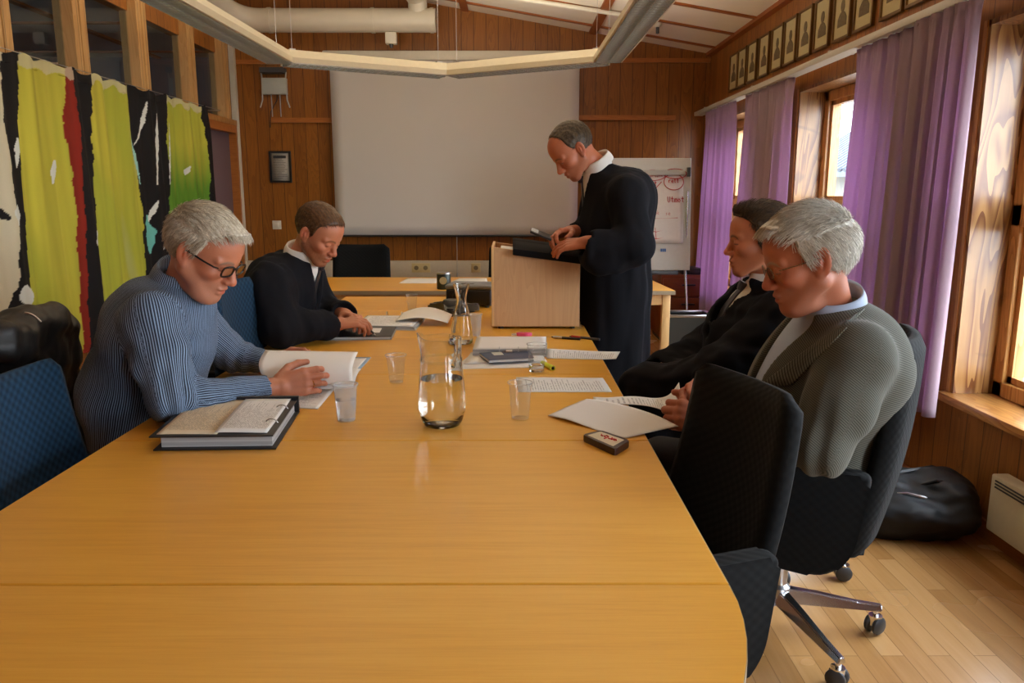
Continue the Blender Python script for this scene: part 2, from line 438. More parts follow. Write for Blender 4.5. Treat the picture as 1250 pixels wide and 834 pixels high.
structure(bm_obj('trim_3', bm, M['trim_pine']))
# baseboards
structure(boxo('baseboard_back', XL, XR, YB-.014, YB, 0, .07, M['trim_pine']))
structure(boxo('baseboard_right', XR-.014, XR, YF, YB-.014, 0, .07, M['trim_pine_y']))
structure(boxo('baseboard_left', XL, XL+.014, YF, 6.8, 0, .07, M['trim_pine_y']))
# right wall with window openings
WIN = [(5.92, 7.38), (3.80, 5.27), (1.66, 3.23), (-.48, 1.0), (-2.6, -1.14)]
WZ0, WZ1, XO = .50, 2.00, 2.14
bm = bmesh.new()
ys = [YF-.1] + sorted([v for w in WIN for v in w]) + [YB+.12]
zt = zc_at(XR)+.02
box(bm, XR, XO, YF-.1, YB+.12, 0, WZ0); box(bm, XR, XO, YF-.1, YB+.12, WZ1, zt)
for i in range(0, len(ys), 2): box(bm, XR, XO, ys[i], ys[i+1], WZ0, WZ1)
structure(bm_obj('wall_right', bm, M['wall_pine_side']))
for i, (y0, y1) in enumerate(WIN):
    w = structure(bpy.data.objects.new('window_%d' % (i+1), None)); COL.objects.link(w); w.location = (XR, (y0+y1)/2, WZ0)
    ox, oy, oz = -XR, -(y0+y1)/2, -WZ0
    def loc(o): o.location = (ox, oy, oz); return o
    t = .02
    bm = bmesh.new()   # lining boards of the opening
    box(bm, XR-.012, XO, y0, y0+t, WZ0, WZ1); box(bm, XR-.012, XO, y1-t, y1, WZ0, WZ1); box(bm, XR-.012, XO, y0, y1, WZ1-t, WZ1)
    loc(bm_obj('jamb_lining', bm, M['jamb_pine'], w))
    bm = bmesh.new()   # casing on the wall face
    box(bm, XR-.018, XR, y0-.022, y0, WZ0, WZ1+.0); box(bm, XR-.018, XR, y1, y1+.022, WZ0, WZ1+.0)
    loc(bm_obj('casing', bm, M['light_pine'], w))
    bm = bmesh.new(); box(bm, XR-.055, XO, y0-.035, y1+.035, WZ0-.03, WZ0+.006, .004)
    loc(bm_obj('window_sill', bm, M['sill_pine'], w, True))
    bm = bmesh.new(); fx0, fx1, ft = 2.03, 2.10, .062
    ya, yb, za, zb, zm = y0+t, y1-t, WZ0+.006, WZ1-t, 1.25
    box(bm, fx0, fx1, ya, ya+ft, za, zb, .004); box(bm, fx0, fx1, yb-ft, yb, za, zb, .004)
    box(bm, fx0, fx1, ya, yb, zb-ft, zb, .004); box(bm, fx0, fx1, ya, yb, za, za+ft, .004); box(bm, fx0, fx1, ya, yb, zm-.045, zm+.045, .004)
    # inner sash steps
    for (c0, c1, d0, d1) in ((ya+ft, yb-ft, za+ft, zm-.045), (ya+ft, yb-ft, zm+.045, zb-ft)):
        s = .028
        box(bm, fx0+.02, fx1, c0, c0+s, d0, d1); box(bm, fx0+.02, fx1, c1-s, c1, d0, d1); box(bm, fx0+.02, fx1, c0, c1, d0, d0+s); box(bm, fx0+.02, fx1, c0, c1, d1-s, d1)
    loc(bm_obj('window_frame', bm, M['light_pine'], w))
    for (d0, d1) in ((za+ft, zm-.045), (zm+.045, zb-ft)):
        bm = bmesh.new(); box(bm, 2.065, 2.07, ya+ft, yb-ft, d0, d1); loc(bm_obj('pane', bm, M['pane'], w))
# portals + daylight come from the world through these openings
for i, (y0, y1) in enumerate(WIN):
    ld = bpy.data.lights.new('window_portal', 'AREA'); ld.shape = 'RECTANGLE'; ld.size = y1-y0; ld.size_y = WZ1-WZ0
    ld.cycles.is_portal = True
    lo = bpy.data.objects.new('window_portal', ld); COL.objects.link(lo); lo.location = (XO+.01, (y0+y1)/2, (WZ0+WZ1)/2)
    lo.rotation_euler = (PI/2, 0, PI/2)   # faces -X
lo = bpy.data.objects.new('window_portal', ld); COL.objects.link(lo); lo.location = (-.4, YF-.13, 1.45); lo.rotation_euler = (-PI/2, 0, PI)
# left wall: solid lower part, glazed band above, door at the far end
GZ = 2.0
bm = bmesh.new(); box(bm, XL-.12, XL, YF-.1, 6.86, 0, GZ); 
structure(bm_obj('wall_left', bm, M['wall_pine_side']))
posts = [(3.6), (4.42), (5.22), (6.02), (6.86)]
def ppos(px): return P(px, 70, x=XL).y
for j, pxx in enumerate([5, 98, 173, 231, 272]):
    yc = ppos(pxx) if pxx > 5 else ppos(3)
    w_ = .075
    bm = bmesh.new(); box(bm, XL-.10, XL+.02, yc-w_, yc-.006, GZ, zc_at(XL)+.02, .003); box(bm, XL-.10, XL+.02, yc+.006, yc+w_, GZ, zc_at(XL)+.02, .003); box(bm, XL-.09, XL, yc-.01, yc+.01, GZ, zc_at(XL)+.02)
    structure(bm_obj('trim_%d' % (4+j), bm, M['post_pine']))
bm = bmesh.new(); box(bm, XL-.12, XL+.025, YF, YB, GZ-.03, GZ+.02, .003); box(bm, XL-.1, XL+.02, YF, YB, zc_at(XL)-.09, zc_at(XL)+.02)
structure(bm_obj('trim_9', bm, M['light_pine'], None, True))
bm = bmesh.new()
for yc in (2.9, 2.1, 1.3, .5, -.3, -1.1, -1.9): box(bm, XL-.10, XL+.02, yc-.07, yc+.07, GZ, zc_at(XL)+.02)
structure(bm_obj('trim_10', bm, M['post_pine']))
bm = bmesh.new(); box(bm, XL-.055, XL-.049, YF, YB, GZ+.02, zc_at(XL)-.09)
structure(bm_obj('window_6', bm, M['pane_dark']))
# door
dy0, dy1 = 6.90, 7.62
M['mauve'] = plain('mauve_grey_door_paint', srgb(112,92,96), .6)
bm = bmesh.new(); box(bm, XL-.09, XL-.05, dy0, dy1, .01, GZ-.09, .003)
dr = structure(bm_obj('door_1', bm, M['mauve'], None, True))
bm = bmesh.new(); box(bm, XL-.10, XL+.02, dy0-.04, dy0, 0, GZ-.03); box(bm, XL-.10, XL+.02, dy1, dy1+.06, 0, GZ-.03); box(bm, XL-.10, XL+.02, dy0, dy1, GZ-.1, GZ-.03)
bm_obj('door_frame', bm, M['trim_pine'], dr)
bm = bmesh.new(); lathe(bm, [(0,0),(.011,0),(.011,.05),(0,.05)], 12); tube(bm, [(0,0,.05),(0,.11,.05)], .009)
hd = bm_obj('door_handle', bm, M['steel'], dr, True); hd.rotation_euler = (0, PI/2, 0); hd.location = (XL-.05, dy0+.08, 1.02)
structure(boxo('trim_11', XL-.02, XL+.03, YB-.07, YB-.02, 0, zc_at(XL)-.1, M['white_paint']))
bm = bmesh.new(); box(bm, XL-.12, XL, YB-.04, YB+.1, 0, GZ); structure(bm_obj('trim_12', bm, M['trim_pine']))
# neighbouring corridor seen through the glazed band
M['nb'] = plain('grey_corridor_paint', srgb(120,124,128), .8)
ZC = 2.60
bm = bmesh.new(); box(bm, XL-7.2, XL-7.1, -2.2, YB+.1, 0, ZC); box(bm, XL-7.2, XL-.12, YB+.02, YB+.12, 0, ZC); box(bm, XL-7.2, XL-.12, YF-.2, YF-.1, 0, ZC)
structure(bm_obj('wall_corridor', bm, M['nb']))
structure(boxo('floor_corridor', XL-7.2, XL-.15, YF-.2, YB+.12, -.1, 0, M['nb']))
structure(boxo('ceiling_corridor', XL-7.2, XL-.12, YF-.2, YB+.12, ZC, ZC+.1, plain('grey_white_ceiling_panel', srgb(180,184,186), .8)))
structure(boxo('wall_header', XL-.12, XL-.04, YF, YB+.1, ZC-.02, zc_at(XL)+.05, M['wall_pine_side']))
bm = bmesh.new(); yy = 7.4
while yy > YF: box(bm, XL-7.1, XL-.12, yy-.02, yy+.02, ZC-.014, ZC+.003); yy -= 1.2
for xx in (-3.3, -4.5, -5.7, -6.9, -8.1): box(bm, xx-.025, xx+.025, YF, YB, ZC-.016, ZC+.003)
structure(bm_obj('trim_13', bm, M['batten']))
# ------------------------------------------------------------------ outside
M['render_wall'] = plain('grey_rendered_facade', srgb(104,104,98), .8, nscale=3)
M['blue_clad'] = board_wood('blue_grey_cladding', srgb(58,72,86), srgb(80,96,112), 'z', 'y', .14, .7, .3, .5)
M['tiles'] = plain('slate_roof_tiles', srgb(58,66,76), .7, nscale=12, var=.3)
M['asphalt'] = plain('grey_yard_paving', srgb(120,120,116), .9, nscale=5, var=.2)
structure(boxo('ground', XO, 30, -10, 30, -.6, -.5, M['asphalt']))
hb = thing('neighbour_house', 'grey house with blue-grey cladding and tiled roof outside the windows', 'building', (7.4, 13.5, -.5))
bm = bmesh.new(); box(bm, 0, 5, -7.5, 6, 0, 2.3); bm_obj('facade', bm, M['render_wall'], hb)
bm = bmesh.new(); box(bm, -.06, 0, -7.5, 6, .0, 1.75); bm_obj('cladding', bm, M['blue_clad'], hb)
bm = bmesh.new()
extrude_poly(bm, [(-.5, 2.2), (-.5, 2.32), (2.6, 4.3), (5.6, 2.3), (5.6, 2.2), (2.6, 4.15)], -7.9, 6.4, 'xz')
k = -7.9
while k < 6.4:
    tube(bm, [(-.52, k, 2.33), (2.6, k, 4.33)], .07, 6); k += .26
bm_obj('roof', bm, M['tiles'], hb)
for yy in (-5.5, -2.5, .5, 3.5): boxo('window', -.1, -.05, yy, yy+.9, .9, 1.7, M['dark_grey'], hb)
# world
w = bpy.data.worlds.new('overcast_sky'); SC.world = w; w.use_nodes = True; nt = w.node_tree
bg = nt.nodes['Background']
tc = nt.nodes.new('ShaderNodeTexCoord'); sp = nt.nodes.new('ShaderNodeSeparateXYZ'); L(nt, tc.outputs['Generated'], sp.inputs[0])
sky = ramp(nt, math_n(nt, 'ADD', math_n(nt, 'MULTIPLY', sp.outputs[2], .5), .5), [(0, (.35,.36,.36)), (.5, (.86,.90,.96)), (.62, (.84,.90,1.0)), (1, (.74,.85,1.0))])
cl = noise(nt, mapped(nt, (1,1,2.5), 'Generated'), 2.2, 4)
sky = mixc(nt, math_n(nt, 'MULTIPLY', cl, .35), sky, (.95,.97,1.0))
L(nt, sky, bg.inputs[0]); bg.inputs[1].default_value = SKY_STRENGTH if 'SKY_STRENGTH' in globals() else 6.0
# ------------------------------------------------------------------ curtains
def curtain_mat(name, refl, trans):
    m = bpy.data.materials.new(name); m.use_nodes = True; nt = m.node_tree
    for n in list(nt.nodes): nt.nodes.remove(n)
    out = nt.nodes.new('ShaderNodeOutputMaterial')
    wv = noise(nt, mapped(nt, (500, 500, 500)), 1.0, 2)
    wv2 = noise(nt, mapped(nt, (1, 1, .15)), 500, 1)
    t = math_n(nt, 'ADD', math_n(nt, 'MULTIPLY', wv, .5), math_n(nt, 'MULTIPLY', wv2, .5))
    df = nt.nodes.new('ShaderNodeBsdfDiffuse'); tl = nt.nodes.new('ShaderNodeBsdfTranslucent')
    L(nt, mixc(nt, t, tuple(x*.75 for x in refl), refl), df.inputs[0]); L(nt, mixc(nt, t, tuple(x*.8 for x in trans), trans), tl.inputs[0])
    mx = nt.nodes.new('ShaderNodeMixShader'); mx.inputs[0].default_value = .42
    L(nt, df.outputs[0], mx.inputs[1]); L(nt, tl.outputs[0], mx.inputs[2]); L(nt, mx.outputs[0], out.inputs[0]); return m
M['curtain'] = curtain_mat('mauve_linen_curtain', srgb(190,168,174), srgb(212,172,214))
M['track'] = plain('white_curtain_track', srgb(200,196,186), .4)
ZT = 2.055
tr = boxo('curtain_track', 1.72, 1.80, YF+.1, 7.60, ZT, ZT+.035, M['track'], None, .004)
bm = bmesh.new()
setp(tr, 'long white curtain track running along the window wall above the curtains', 'curtain rail')
yb_ = 7.3
while yb_ > YF+.3: boxo('bracket', 1.74, XR, yb_-.012, yb_+.012, ZT+.03, ZT+.05, M['track'], tr); yb_ -= 1.4
def curtain(px_far, px_near, zb, label, seed, folds, bot_near=0.0, bot_far=0.0, amp=.035, dx=0.0):
    y1 = P(px_far, 100, x=1.76).y if px_far else None
    yA, yB = None, None
    yfar = 957*1.76/(px_far-623)/.983; ynear = 957*1.76/(px_near-623)/.983
    # correct for height of the track
    yfar = P(px_far, 238-(ZT-CAM_H)*(px_far-623)/1.76, x=1.76).y; ynear = P(px_near, 238-(ZT-CAM_H)*(px_near-623)/1.76, x=1.76).y
    rr = random.Random(seed); ph = [rr.uniform(0, 6.28) for _ in range(6)]
    Wd = yfar-ynear
    def fn(u, v):
        z = zb + (ZT-.004-zb)*v
        yb0 = ynear - bot_near*(1-v); yb1 = yfar + bot_far*(1-v)
        y = yb0 + (yb1-yb0)*u
        a = amp*(.45+.55*(1-v)**.6)
        uu = u + .02*math.sin(5*u+ph[3]+(1-v)*1.2)
        w = math.sin(2*PI*folds*uu+ph[0]) + .45*math.sin(2*PI*folds*1.73*uu+ph[1]) + .3*math.sin(2*PI*folds*3.1*uu+ph[2]+v)
        g = .012*math.sin(2*PI*folds*4*u+ph[4])*max(0, (v-.93)/.07)
        y2 = y + .012*math.sin(2*PI*folds*uu*2+ph[5])*(1-v*.5)
        return (1.755+dx + a*w*.55 + g - .02*(1-v), y2, z + .006*math.sin(9*u+ph[2])*(1-v))
    o = sheet('curtain', fn, int(max(40, Wd*160)), 44, M['curtain'], None, .0012)
    setp(o, label, 'curtain', 'mauve curtains along the window wall'); return o
curtain(862, 899, .2, 'mauve curtain farthest from the table front, hanging in the back corner', 3, 5, .0, .05)
curtain(912, 968, .2, 'mauve curtain between the far window and the middle window', 4, 6, .05, .16)
curtain(1048, 1129, .14, 'purple glowing mauve curtain panel behind the grey-jacketed man, reaching near the floor', 5, 5, .0, .12)
curtain(1127, 1208, .44, 'mauve curtain panel with a short hem beside the bare jamb of the nearest window', 9, 5, .0, .0, .04, -.03)
# ------------------------------------------------------------------ hanging painted textile
YT0, YT1 = 2.0, 0
bnds = [
 [(5,55),(4,121),(0,150),(8,200),(8,216),(20,287),(16,348),(5,385)],
 [(25,76),(26,158),(29,219),(32,253),(34,305),(36,371)],
 [(76,92),(76.5,148),(83,200),(91,253),(96,327),(100,382)],
 [(88,92),(95,158),(96,219),(101.5,279),(105.5,369)],
 [(109,95),(112,169),(113,219),(116,253),(119,358)],
 [(157,111),(161,164),(169,219),(175.5,261),(177,316),(180,380)],
 [(202,127),(203,169),(207,219),(208,287),(211,340)],
 [(245,142),(250.6,185),(252,219),(253,250),(256,320)],
 [(255,140),(260,171),(264,219),(264,250),(268,330)]]
XT = -2.48
def curve(pl):
    pts = sorted([(P(a, b, x=XT).z, P(a, b, x=XT).y) for a, b in pl]); return np.array(pts)
BC = [curve(b) for b in bnds]
ZTX = 2.03
def band_edge(k, z): return np.interp(z, BC[k][:,0], BC[k][:,1])
nu, nv = 520, 300
zbot = .42
U = np.linspace(0, 1, nu+1)[None, :]; V = np.linspace(0, 1, nv+1)[:, None]
Zg = zbot + (ZTX-zbot)*V + 0*U
def wob(z, y, s, f): return np.sin(z*f+s)*.5 + np.sin(z*f*2.3+s*2)*.3 + np.sin(z*f*5.1+s*3+y*3)*.2
Yend = band_edge(8, Zg)
Y0 = 2.4
Yg = Y0 + (Yend-Y0)*U
Xg = XT + .022*np.sin(Yg*7.0)*np.clip((2.2-Zg), .2, 1) + .012*np.sin(Yg*19+Zg*1.5) + .006*np.sin(Yg*43+2)
Zg2 = Zg + np.where(V > .97, .012*np.sin(Yg*26), 0)*1.0
Cg = np.zeros((nv+1, nu+1, 3))
cream = np.array(srgb(205,198,170)); blk = np.array(srgb(20,18,20)); yel = np.array(srgb(184,178,62)); grn = np.array(srgb(92,140,40)); red = np.array(srgb(134,36,22)); teal = np.array(srgb(110,190,180)); wht = np.array(srgb(214,220,214))
def sm(n, fy, fz, s):  # smooth pseudo-noise
    r = np.random.default_rng(s); out = 0
    for i in range(n):
        a, b, c = r.uniform(.4, 1.6, 3); out = out + np.sin(Yg*fy*a + Zg*fz*b*.6 + c*9)*np.sin(Zg*fz*b + Yg*fy*.3 + c*5)
    return out/n*1.6
edge_n = .018*wob(Zg, Yg, 1, 9) + .008*sm(4, 30, 60, 3)
def E(k, s=0): return band_edge(k, Zg) + edge_n*(1 if k not in (1,2,3,4) else .5) + .006*sm(3, 20, 50, 20+k)
streak = sm(6, 60, 3, 5); streak2 = sm(5, 24, 2.2, 8)
yelv = yel*(1+.20*streak[..., None]) * (1+.14*streak2[..., None]); wm = np.clip(sm(5, 16, 5, 77)*1.4-.75, 0, .5)[..., None]; yelv = yelv*(1-wm)+cream*wm
gmix = np.clip(.5+.8*sm(4, 6, 3, 12)-.25, 0, .6)[..., None]; yelv = yelv*(1-gmix)+ (yel*.55+grn*.6)*gmix
gm = np.clip((1.72-Zg)/.35 + .3*streak, 0, 1)[..., None]
grnv = yelv*(1-gm) + grn*(1+.2*streak[..., None])*gm
Cg[:] = cream*(1+.08*streak[..., None])
blotch = sm(4, 9, 9, 31) > .55
Cg[blotch] = blk
def fill(lo, hi, c):
    mk = (Yg >= lo) & (Yg < hi); Cg[mk] = (c[mk] if c.ndim == 3 else c)
fill(E(0), E(1), blk); fill(E(1), E(2), yelv); fill(E(2), E(3), red*(1+.12*streak[..., None])); fill(E(3), E(4), blk)
fill(E(4), E(5), yelv); fill(E(5), E(6), blk)
fill(E(6), E(7), grnv); fill(E(7), E(8)+1, blk)
# white streaks, teal patch
def streak_mark(pl, wd, c):
    cc = curve(pl); yc = np.interp(Zg, cc[:,0], cc[:,1]); ins = (Zg > cc[0,0]) & (Zg < cc[-1,0])
    tt = (Zg-cc[0,0])/(cc[-1,0]-cc[0,0]+1e-6); ww = wd*(.35+np.sin(np.clip(tt,0,1)*PI)) * (1+.4*sm(3, 20, 40, int(wd*1000)))
    mk = ins & (abs(Yg-yc) < ww); Cg[mk] = c
streak_mark([(176,124),(174,150),(170,168),(165,178)], .012, wht)
streak_mark([(192,138),(190,170),(188,200),(187,226)], .022, wht)
streak_mark([(188,245),(184,262),(180,275)], .022, wht)
streak_mark([(180,262),(182,285),(184,310)], .045, teal)
streak_mark([(202,262),(199,290),(195,305)], .014, wht)
streak_mark([(160,166),(165,185),(169,205),(172,225)], .012, teal*.8+wht*.3)
streak_mark([(205,150),(206,185),(207,225)], .010, wht)
streak_mark([(18,250),(19,262),(18,275)], .035, wht)
streak_mark([(26,348),(30,360),(33,375)], .06, wht)
streak_mark([(24,168),(24,185),(22,205)], .02, wht)
streak_mark([(116,282),(114,290),(113,300)], .03, wht)
streak_mark([(71,195),(69,210),(67,225)], .03, wht)
streak_mark([(232,203),(230,208),(228,214)], .03, wht)
top = (Zg > ZTX-.05+.015*np.sin(Yg*31)); 
mk = top & (Cg[..., 0] > .08); Cg[mk] = Cg[mk]*.35 + cream*.6
nvv = (nv+1)*(nu+1)
Vt = np.stack([Xg, Yg, Zg2], -1).reshape(-1, 3)
ii = np.arange(nvv).reshape(nv+1, nu+1); q = np.stack([ii[:-1,:-1], ii[:-1,1:], ii[1:,1:], ii[1:,:-1]], -1).reshape(-1, 4)
def np_mesh(name, V, Q, mat, parent=None, smooth=True, col=None, colname='Col', uv=None):
    me = bpy.data.meshes.new(name)
    me.vertices.add(len(V)); me.vertices.foreach_set('co', np.asarray(V, np.float32).ravel())
    k = Q.shape[1]
    me.loops.add(len(Q)*k); me.loops.foreach_set('vertex_index', np.asarray(Q, np.int32).ravel())
    me.polygons.add(len(Q)); me.polygons.foreach_set('loop_start', np.arange(0, len(Q)*k, k, dtype=np.int32))
    me.update(calc_edges=True); me.validate()
    if smooth: me.polygons.foreach_set('use_smooth', np.ones(len(me.polygons), bool))
    if col is not None:
        at = me.color_attributes.new(colname, 'FLOAT_COLOR', 'POINT')
        at.data.foreach_set('color', np.concatenate([col, np.ones((len(col), 1))], 1).astype(np.float32).ravel())
    if uv is not None:
        ul = me.uv_layers.new(name='UVMap'); vi = np.empty(len(me.loops), np.int32); me.loops.foreach_get('vertex_index', vi)
        ul.data.foreach_set('uv', np.asarray(uv, np.float32)[vi].ravel())
    for mm in (mat if isinstance(mat, list) else [mat]): me.materials.append(mm)
    o = bpy.data.objects.new(name, me); COL.objects.link(o)
    if parent is not None: o.parent = parent
    return o
def col_mat(name, rough=.8, bmp=0.0, bscale=300, spec=.3, var=.08, sss=0.0):
    m, nt, b = new_mat(name)
    at = nt.nodes.new('ShaderNodeAttribute'); at.attribute_name = 'Col'
    v = noise(nt, mapped(nt, (1,1,1)), bscale, 3)
    col = mixc(nt, 1.0, at.outputs['Color'], mixc(nt, v, (1-var,)*3, (1+var,)*3), 'MULTIPLY')
    L(nt, col, b.inputs['Base Color']); b.inputs['Roughness'].default_value = rough; b.inputs['Specular IOR Level'].default_value = spec
    if bmp: bump(nt, b, v, bmp, .002)
    if sss: b.inputs['Subsurface Weight'].default_value = sss; b.inputs['Subsurface Radius'].default_value = (1,.35,.2); b.inputs['Subsurface Scale'].default_value = .006
    return m
M['textile'] = col_mat('painted_cotton_textile', .85, .2, 350)
tx = np_mesh('painted_textile', Vt, q, M['textile'], None, True, Cg.reshape(-1, 3))
sol = tx.modifiers.new('thickness', 'SOLIDIFY'); sol.thickness = .002
setp(tx, 'large hanging cloth painted in yellow, black, red and green vertical bands', 'wall textile')
wr = tubeo('hanging_wire', [(XT, 2.2, ZTX+.012), (XT, 4.5, ZTX+.004), (XT, 6.95, ZTX+.01)], .0022, M['steel'])
setp(wr, 'thin steel wire carrying the painted cloth along the left wall', 'wire')
for yy in (2.25, 4.5, 6.93): boxo('wire_bracket', XL, XT+.004, yy-.006, yy+.006, ZTX+.002, ZTX+.014, M['steel'], wr)
# ------------------------------------------------------------------ projection screen
sy = YB-.10
a = P(402.5, 86, y=sy); b_ = P(707.5, 86, y=sy); zbm = P(555, 288, y=sy).z
sc_t = thing('projection_screen', 'large white pull-down projection screen on the back wall', 'projection screen', ((a.x+b_.x)/2, sy, zbm))
hw = (b_.x-a.x)/2; ztop = P(555, 74, y=sy).z - zbm
M['screen'] = plain('matt_white_screen_cloth', srgb(208,206,202), .8, var=.02, nscale=3)
def scr(u, v):
    return (-hw + 2*hw*u, .006*math.sin(3.1*u)*math.sin(6*v), ztop*v)
sheet('screen_cloth', scr, 24, 16, M['screen'], sc_t, .0015)
bm = bmesh.new(); tube(bm, [(-hw-.02, .0, 0), (hw+.02, .0, 0)], .011, 10); bm_obj('bottom_bar', bm, M['black_plastic'], sc_t, True)
bm = bmesh.new(); box(bm, -hw-.06, hw+.06, -.03, .08, ztop-.0, ztop+.085, .012); bm_obj('housing', bm, M['white_paint'], sc_t, True)
pc = P(556, 336, y=sy)
bm = bmesh.new(); tube(bm, [(0, -.004, 0), (0, -.004, pc.z-zbm)], .004, 6); lathe(bm, [(0,-.02),(.008,-.02),(.008,.02),(0,.02)], 8, (0, -.004, pc.z-zbm)); bm_obj('pull_cord', bm, M['grey_plastic'], sc_t, True)
# ------------------------------------------------------------------ duct
M['duct_end'] = M['white_duct']
dyc = 7.45; z_d = P(400, 25, y=dyc).z; xr_ = P(532, 25, y=dyc).x; xl_ = P(318, 25, y=dyc).x; R_D = .103
bm = bmesh.new()
path = [(xr_, dyc, z_d), (xl_, dyc, z_d)]
for k in range(1, 9):
    t = k/8*PI/2; path.append((xl_-.28*math.sin(t), dyc-.28*(1-math.cos(t)), z_d+.0+ .10*(1-math.cos(t))))
path += [(xl_-.30, dyc-.8, z_d+.16), (xl_-.30, 5.0, z_d+.24)]
tube(bm, path, R_D, 24)
for x_ in (xr_-.02, xr_-.55, xl_+.1): tube(bm, [(x_, dyc, z_d), (x_-.03, dyc, z_d)], R_D+.006, 24)
xt_ = P(510, 10, y=dyc).x
tube(bm, [(xt_, dyc, z_d), (xt_, dyc-.02, z_d+.16), (xt_-.02, dyc-.1, z_d+.2), (xt_-.1, 5.6, z_d+.24)], .085, 20)
tube(bm, [(xr_-.8, dyc, z_d), (xr_-.8, YB, z_d)], .02, 8)
setp(bm_obj('ventilation_duct', bm, M['white_duct'], None, True), 'round cream ventilation duct with an elbow under the ceiling at the back', 'duct')
s = P(477.5, 45, y=dyc)
se = thing('duct_sensor', 'small white sensor box with a dark lens under the round duct', 'sensor', (s.x, dyc, z_d-R_D-.10))
boxo('case', -.05, .05, -.04, .04, 0, .10, M['white_paint'], se, .008)
bm = bmesh.new(); lathe(bm, [(0,-.035),(.014,-.03),(.02,0),(0,0)], 12); bm_obj('lens', bm, M['dark_grey'], se, True)
# ------------------------------------------------------------------ wall box, notice, switch, trunking, sockets
p0 = P(321, 96, y=YB); p1 = P(352, 116, y=YB)
wb = thing('wireless_router', 'pale grey wireless access box with bent antennas on the back wall', 'router', ((p0.x+p1.x)/2, YB, p1.z))
w_ = (p1.x-p0.x)/2; h_ = p0.z-p1.z
boxo('case', -w_, w_, -.06, -.005, 0, h_, plain('router_shell', srgb(176,182,172), .5), wb, .006)
boxo('bracket', -w_*.95, w_*.95, -.12, 0, h_+.04, h_+.085, M['dark_grey'], wb)
for sx in (-1, 1):
    tubeo('antenna', [(sx*w_*1.0, -.05, h_+.05), (sx*w_*.96, -.05, h_), (sx*w_*1.0, -.05, -.05), (sx*w_*1.2, -.055, -.12)], .007, M['grey_plastic'], wb)
for sx in (-.35, .35): tubeo('cable', [(sx*w_, -.02, 0), (sx*w_, -.015, -.2)], .005, M['grey_plastic'], wb)
tubeo('power_cable', [(w_*.15, -.03, 0), (w_*.1, -.02, -.05), (-w_*.5, -.012, -.16), (-w_*.6, -.012, -.30)], .004, M['black_plastic'], wb)
p0 = P(328.5, 184.5, y=YB); p1 = P(357, 223, y=YB)
fr = thing('framed_notice', 'black-framed printed notice hanging under the wooden rail left of the screen', 'framed notice', ((p0.x+p1.x)/2, YB-.001, p1.z))
w_ = (p1.x-p0.x)/2; h_ = p0.z-p1.z; bw = .018
bm = bmesh.new(); box(bm, -w_, w_, -.02, 0, 0, bw); box(bm, -w_, w_, -.02, 0, h_-bw, h_); box(bm, -w_, -w_+bw, -.02, 0, bw, h_-bw); box(bm, w_-bw, w_, -.02, 0, bw, h_-bw)
bm_obj('frame', bm, M['black_plastic'], fr)
M['notice'] = printed('notice_sheet', srgb(176,172,160), rows=16, dens=.6)
flat_quad_sheet('notice_sheet', [(-w_+bw, -.006, bw), (w_-bw, -.006, bw), (w_-bw, -.006, h_-bw), (-w_+bw, -.006, h_-bw)], M['notice'], fr, thick=.001, nu=2, nv=2)
boxo('heading_band', -w_+bw+.02, w_-bw-.03, -.010, -.008, h_-bw-.05, h_-bw-.025, M['dark_grey'], fr)
p0 = P(333, 270, y=YB); p1 = P(343.5, 280, y=YB)
sw = thing('light_switch', 'square white light switch on the back wall below the framed notice', 'light switch', ((p0.x+p1.x)/2, YB, p1.z))
boxo('plate', -.042, .042, -.012, 0, 0, .084, M['white_paint'], sw, .003)
boxo('rocker', -.02, .02, -.018, -.012, .022, .062, M['white_paint'], sw, .002)
zt0, zt1 = P(500, 338.5, y=YB).z, P(500, 318, y=YB).z
tk = boxo('cable_trunking', XL+.03, XR-.35, YB-.055, YB, zt0, zt1, plain('pale_trunking', srgb(200,192,172), .5), None, .004)
setp(tk, 'pale cable trunking running along the back wall behind the chairs', 'cable trunking')
for nm, cx_, n_, lab in (('wall_socket', 514, 2, 'double cream wall socket on the trunking below the projection screen'), ('wall_socket', 581, 1, 'single cream wall socket on the trunking beside the lectern')):
    q_ = P(cx_, 327, y=YB-.055)
    so = thing(nm, lab, 'socket', (q_.x, YB-.055, q_.z-.045))
    boxo('plate', -.045*n_, .045*n_, -.01, 0, 0, .09, plain('cream_socket', srgb(206,190,140), .5), so, .003)
    for k in range(n_):
        bm = bmesh.new(); cx2 = (k-(n_-1)/2)*.09
        lathe(bm, [(0,.0),(.02,.0),(.022,.004),(.0,.004)], 14); 
        o = bm_obj('outlet', bm, plain('socket_well', srgb(120,108,80), .6), so, True); o.rotation_euler = (PI/2, 0, 0); o.location = (cx2, -.010, .045)
# ------------------------------------------------------------------ framed portraits on the right wall
bm = None
ports = [(1074, 1103), (1040, 1067), (1015, 1038), (991, 1013), (973, 989), (955, 971), (940, 954), (924, 938), (911, 922), (899, 909.5), (890, 898)]
M['gold'] = plain('dark_gilt_frame', srgb(112,82,38), .35, .3)
M['mount'] = plain('aged_mount', srgb(196,184,140), .8)
zlo, zhi = CAM_H+ .86, CAM_H+1.16
def ypx(px, z): return P(px, 238-(z-CAM_H)*(px-623)/XR, x=XR-.02).y
pl_words = ['nearest the camera', 'second from the camera', 'third from the camera', 'fourth from the camera', 'fifth from the camera', 'sixth from the camera', 'seventh from the camera', 'eighth from the camera', 'third from the far end', 'second from the far end', 'at the far end of the row']
ports = [(1105, 1140)] + ports
pl_words = ['nearest the camera'] + ['second', 'third', 'fourth', 'fifth', 'sixth', 'seventh', 'eighth', 'ninth', 'tenth', 'eleventh'][0:8] + ['third from the far end', 'second from the far end', 'at the far end']
sil = plain('sepia_portrait_tone', srgb(112,98,72), .7, var=.5, nscale=70)
first = None
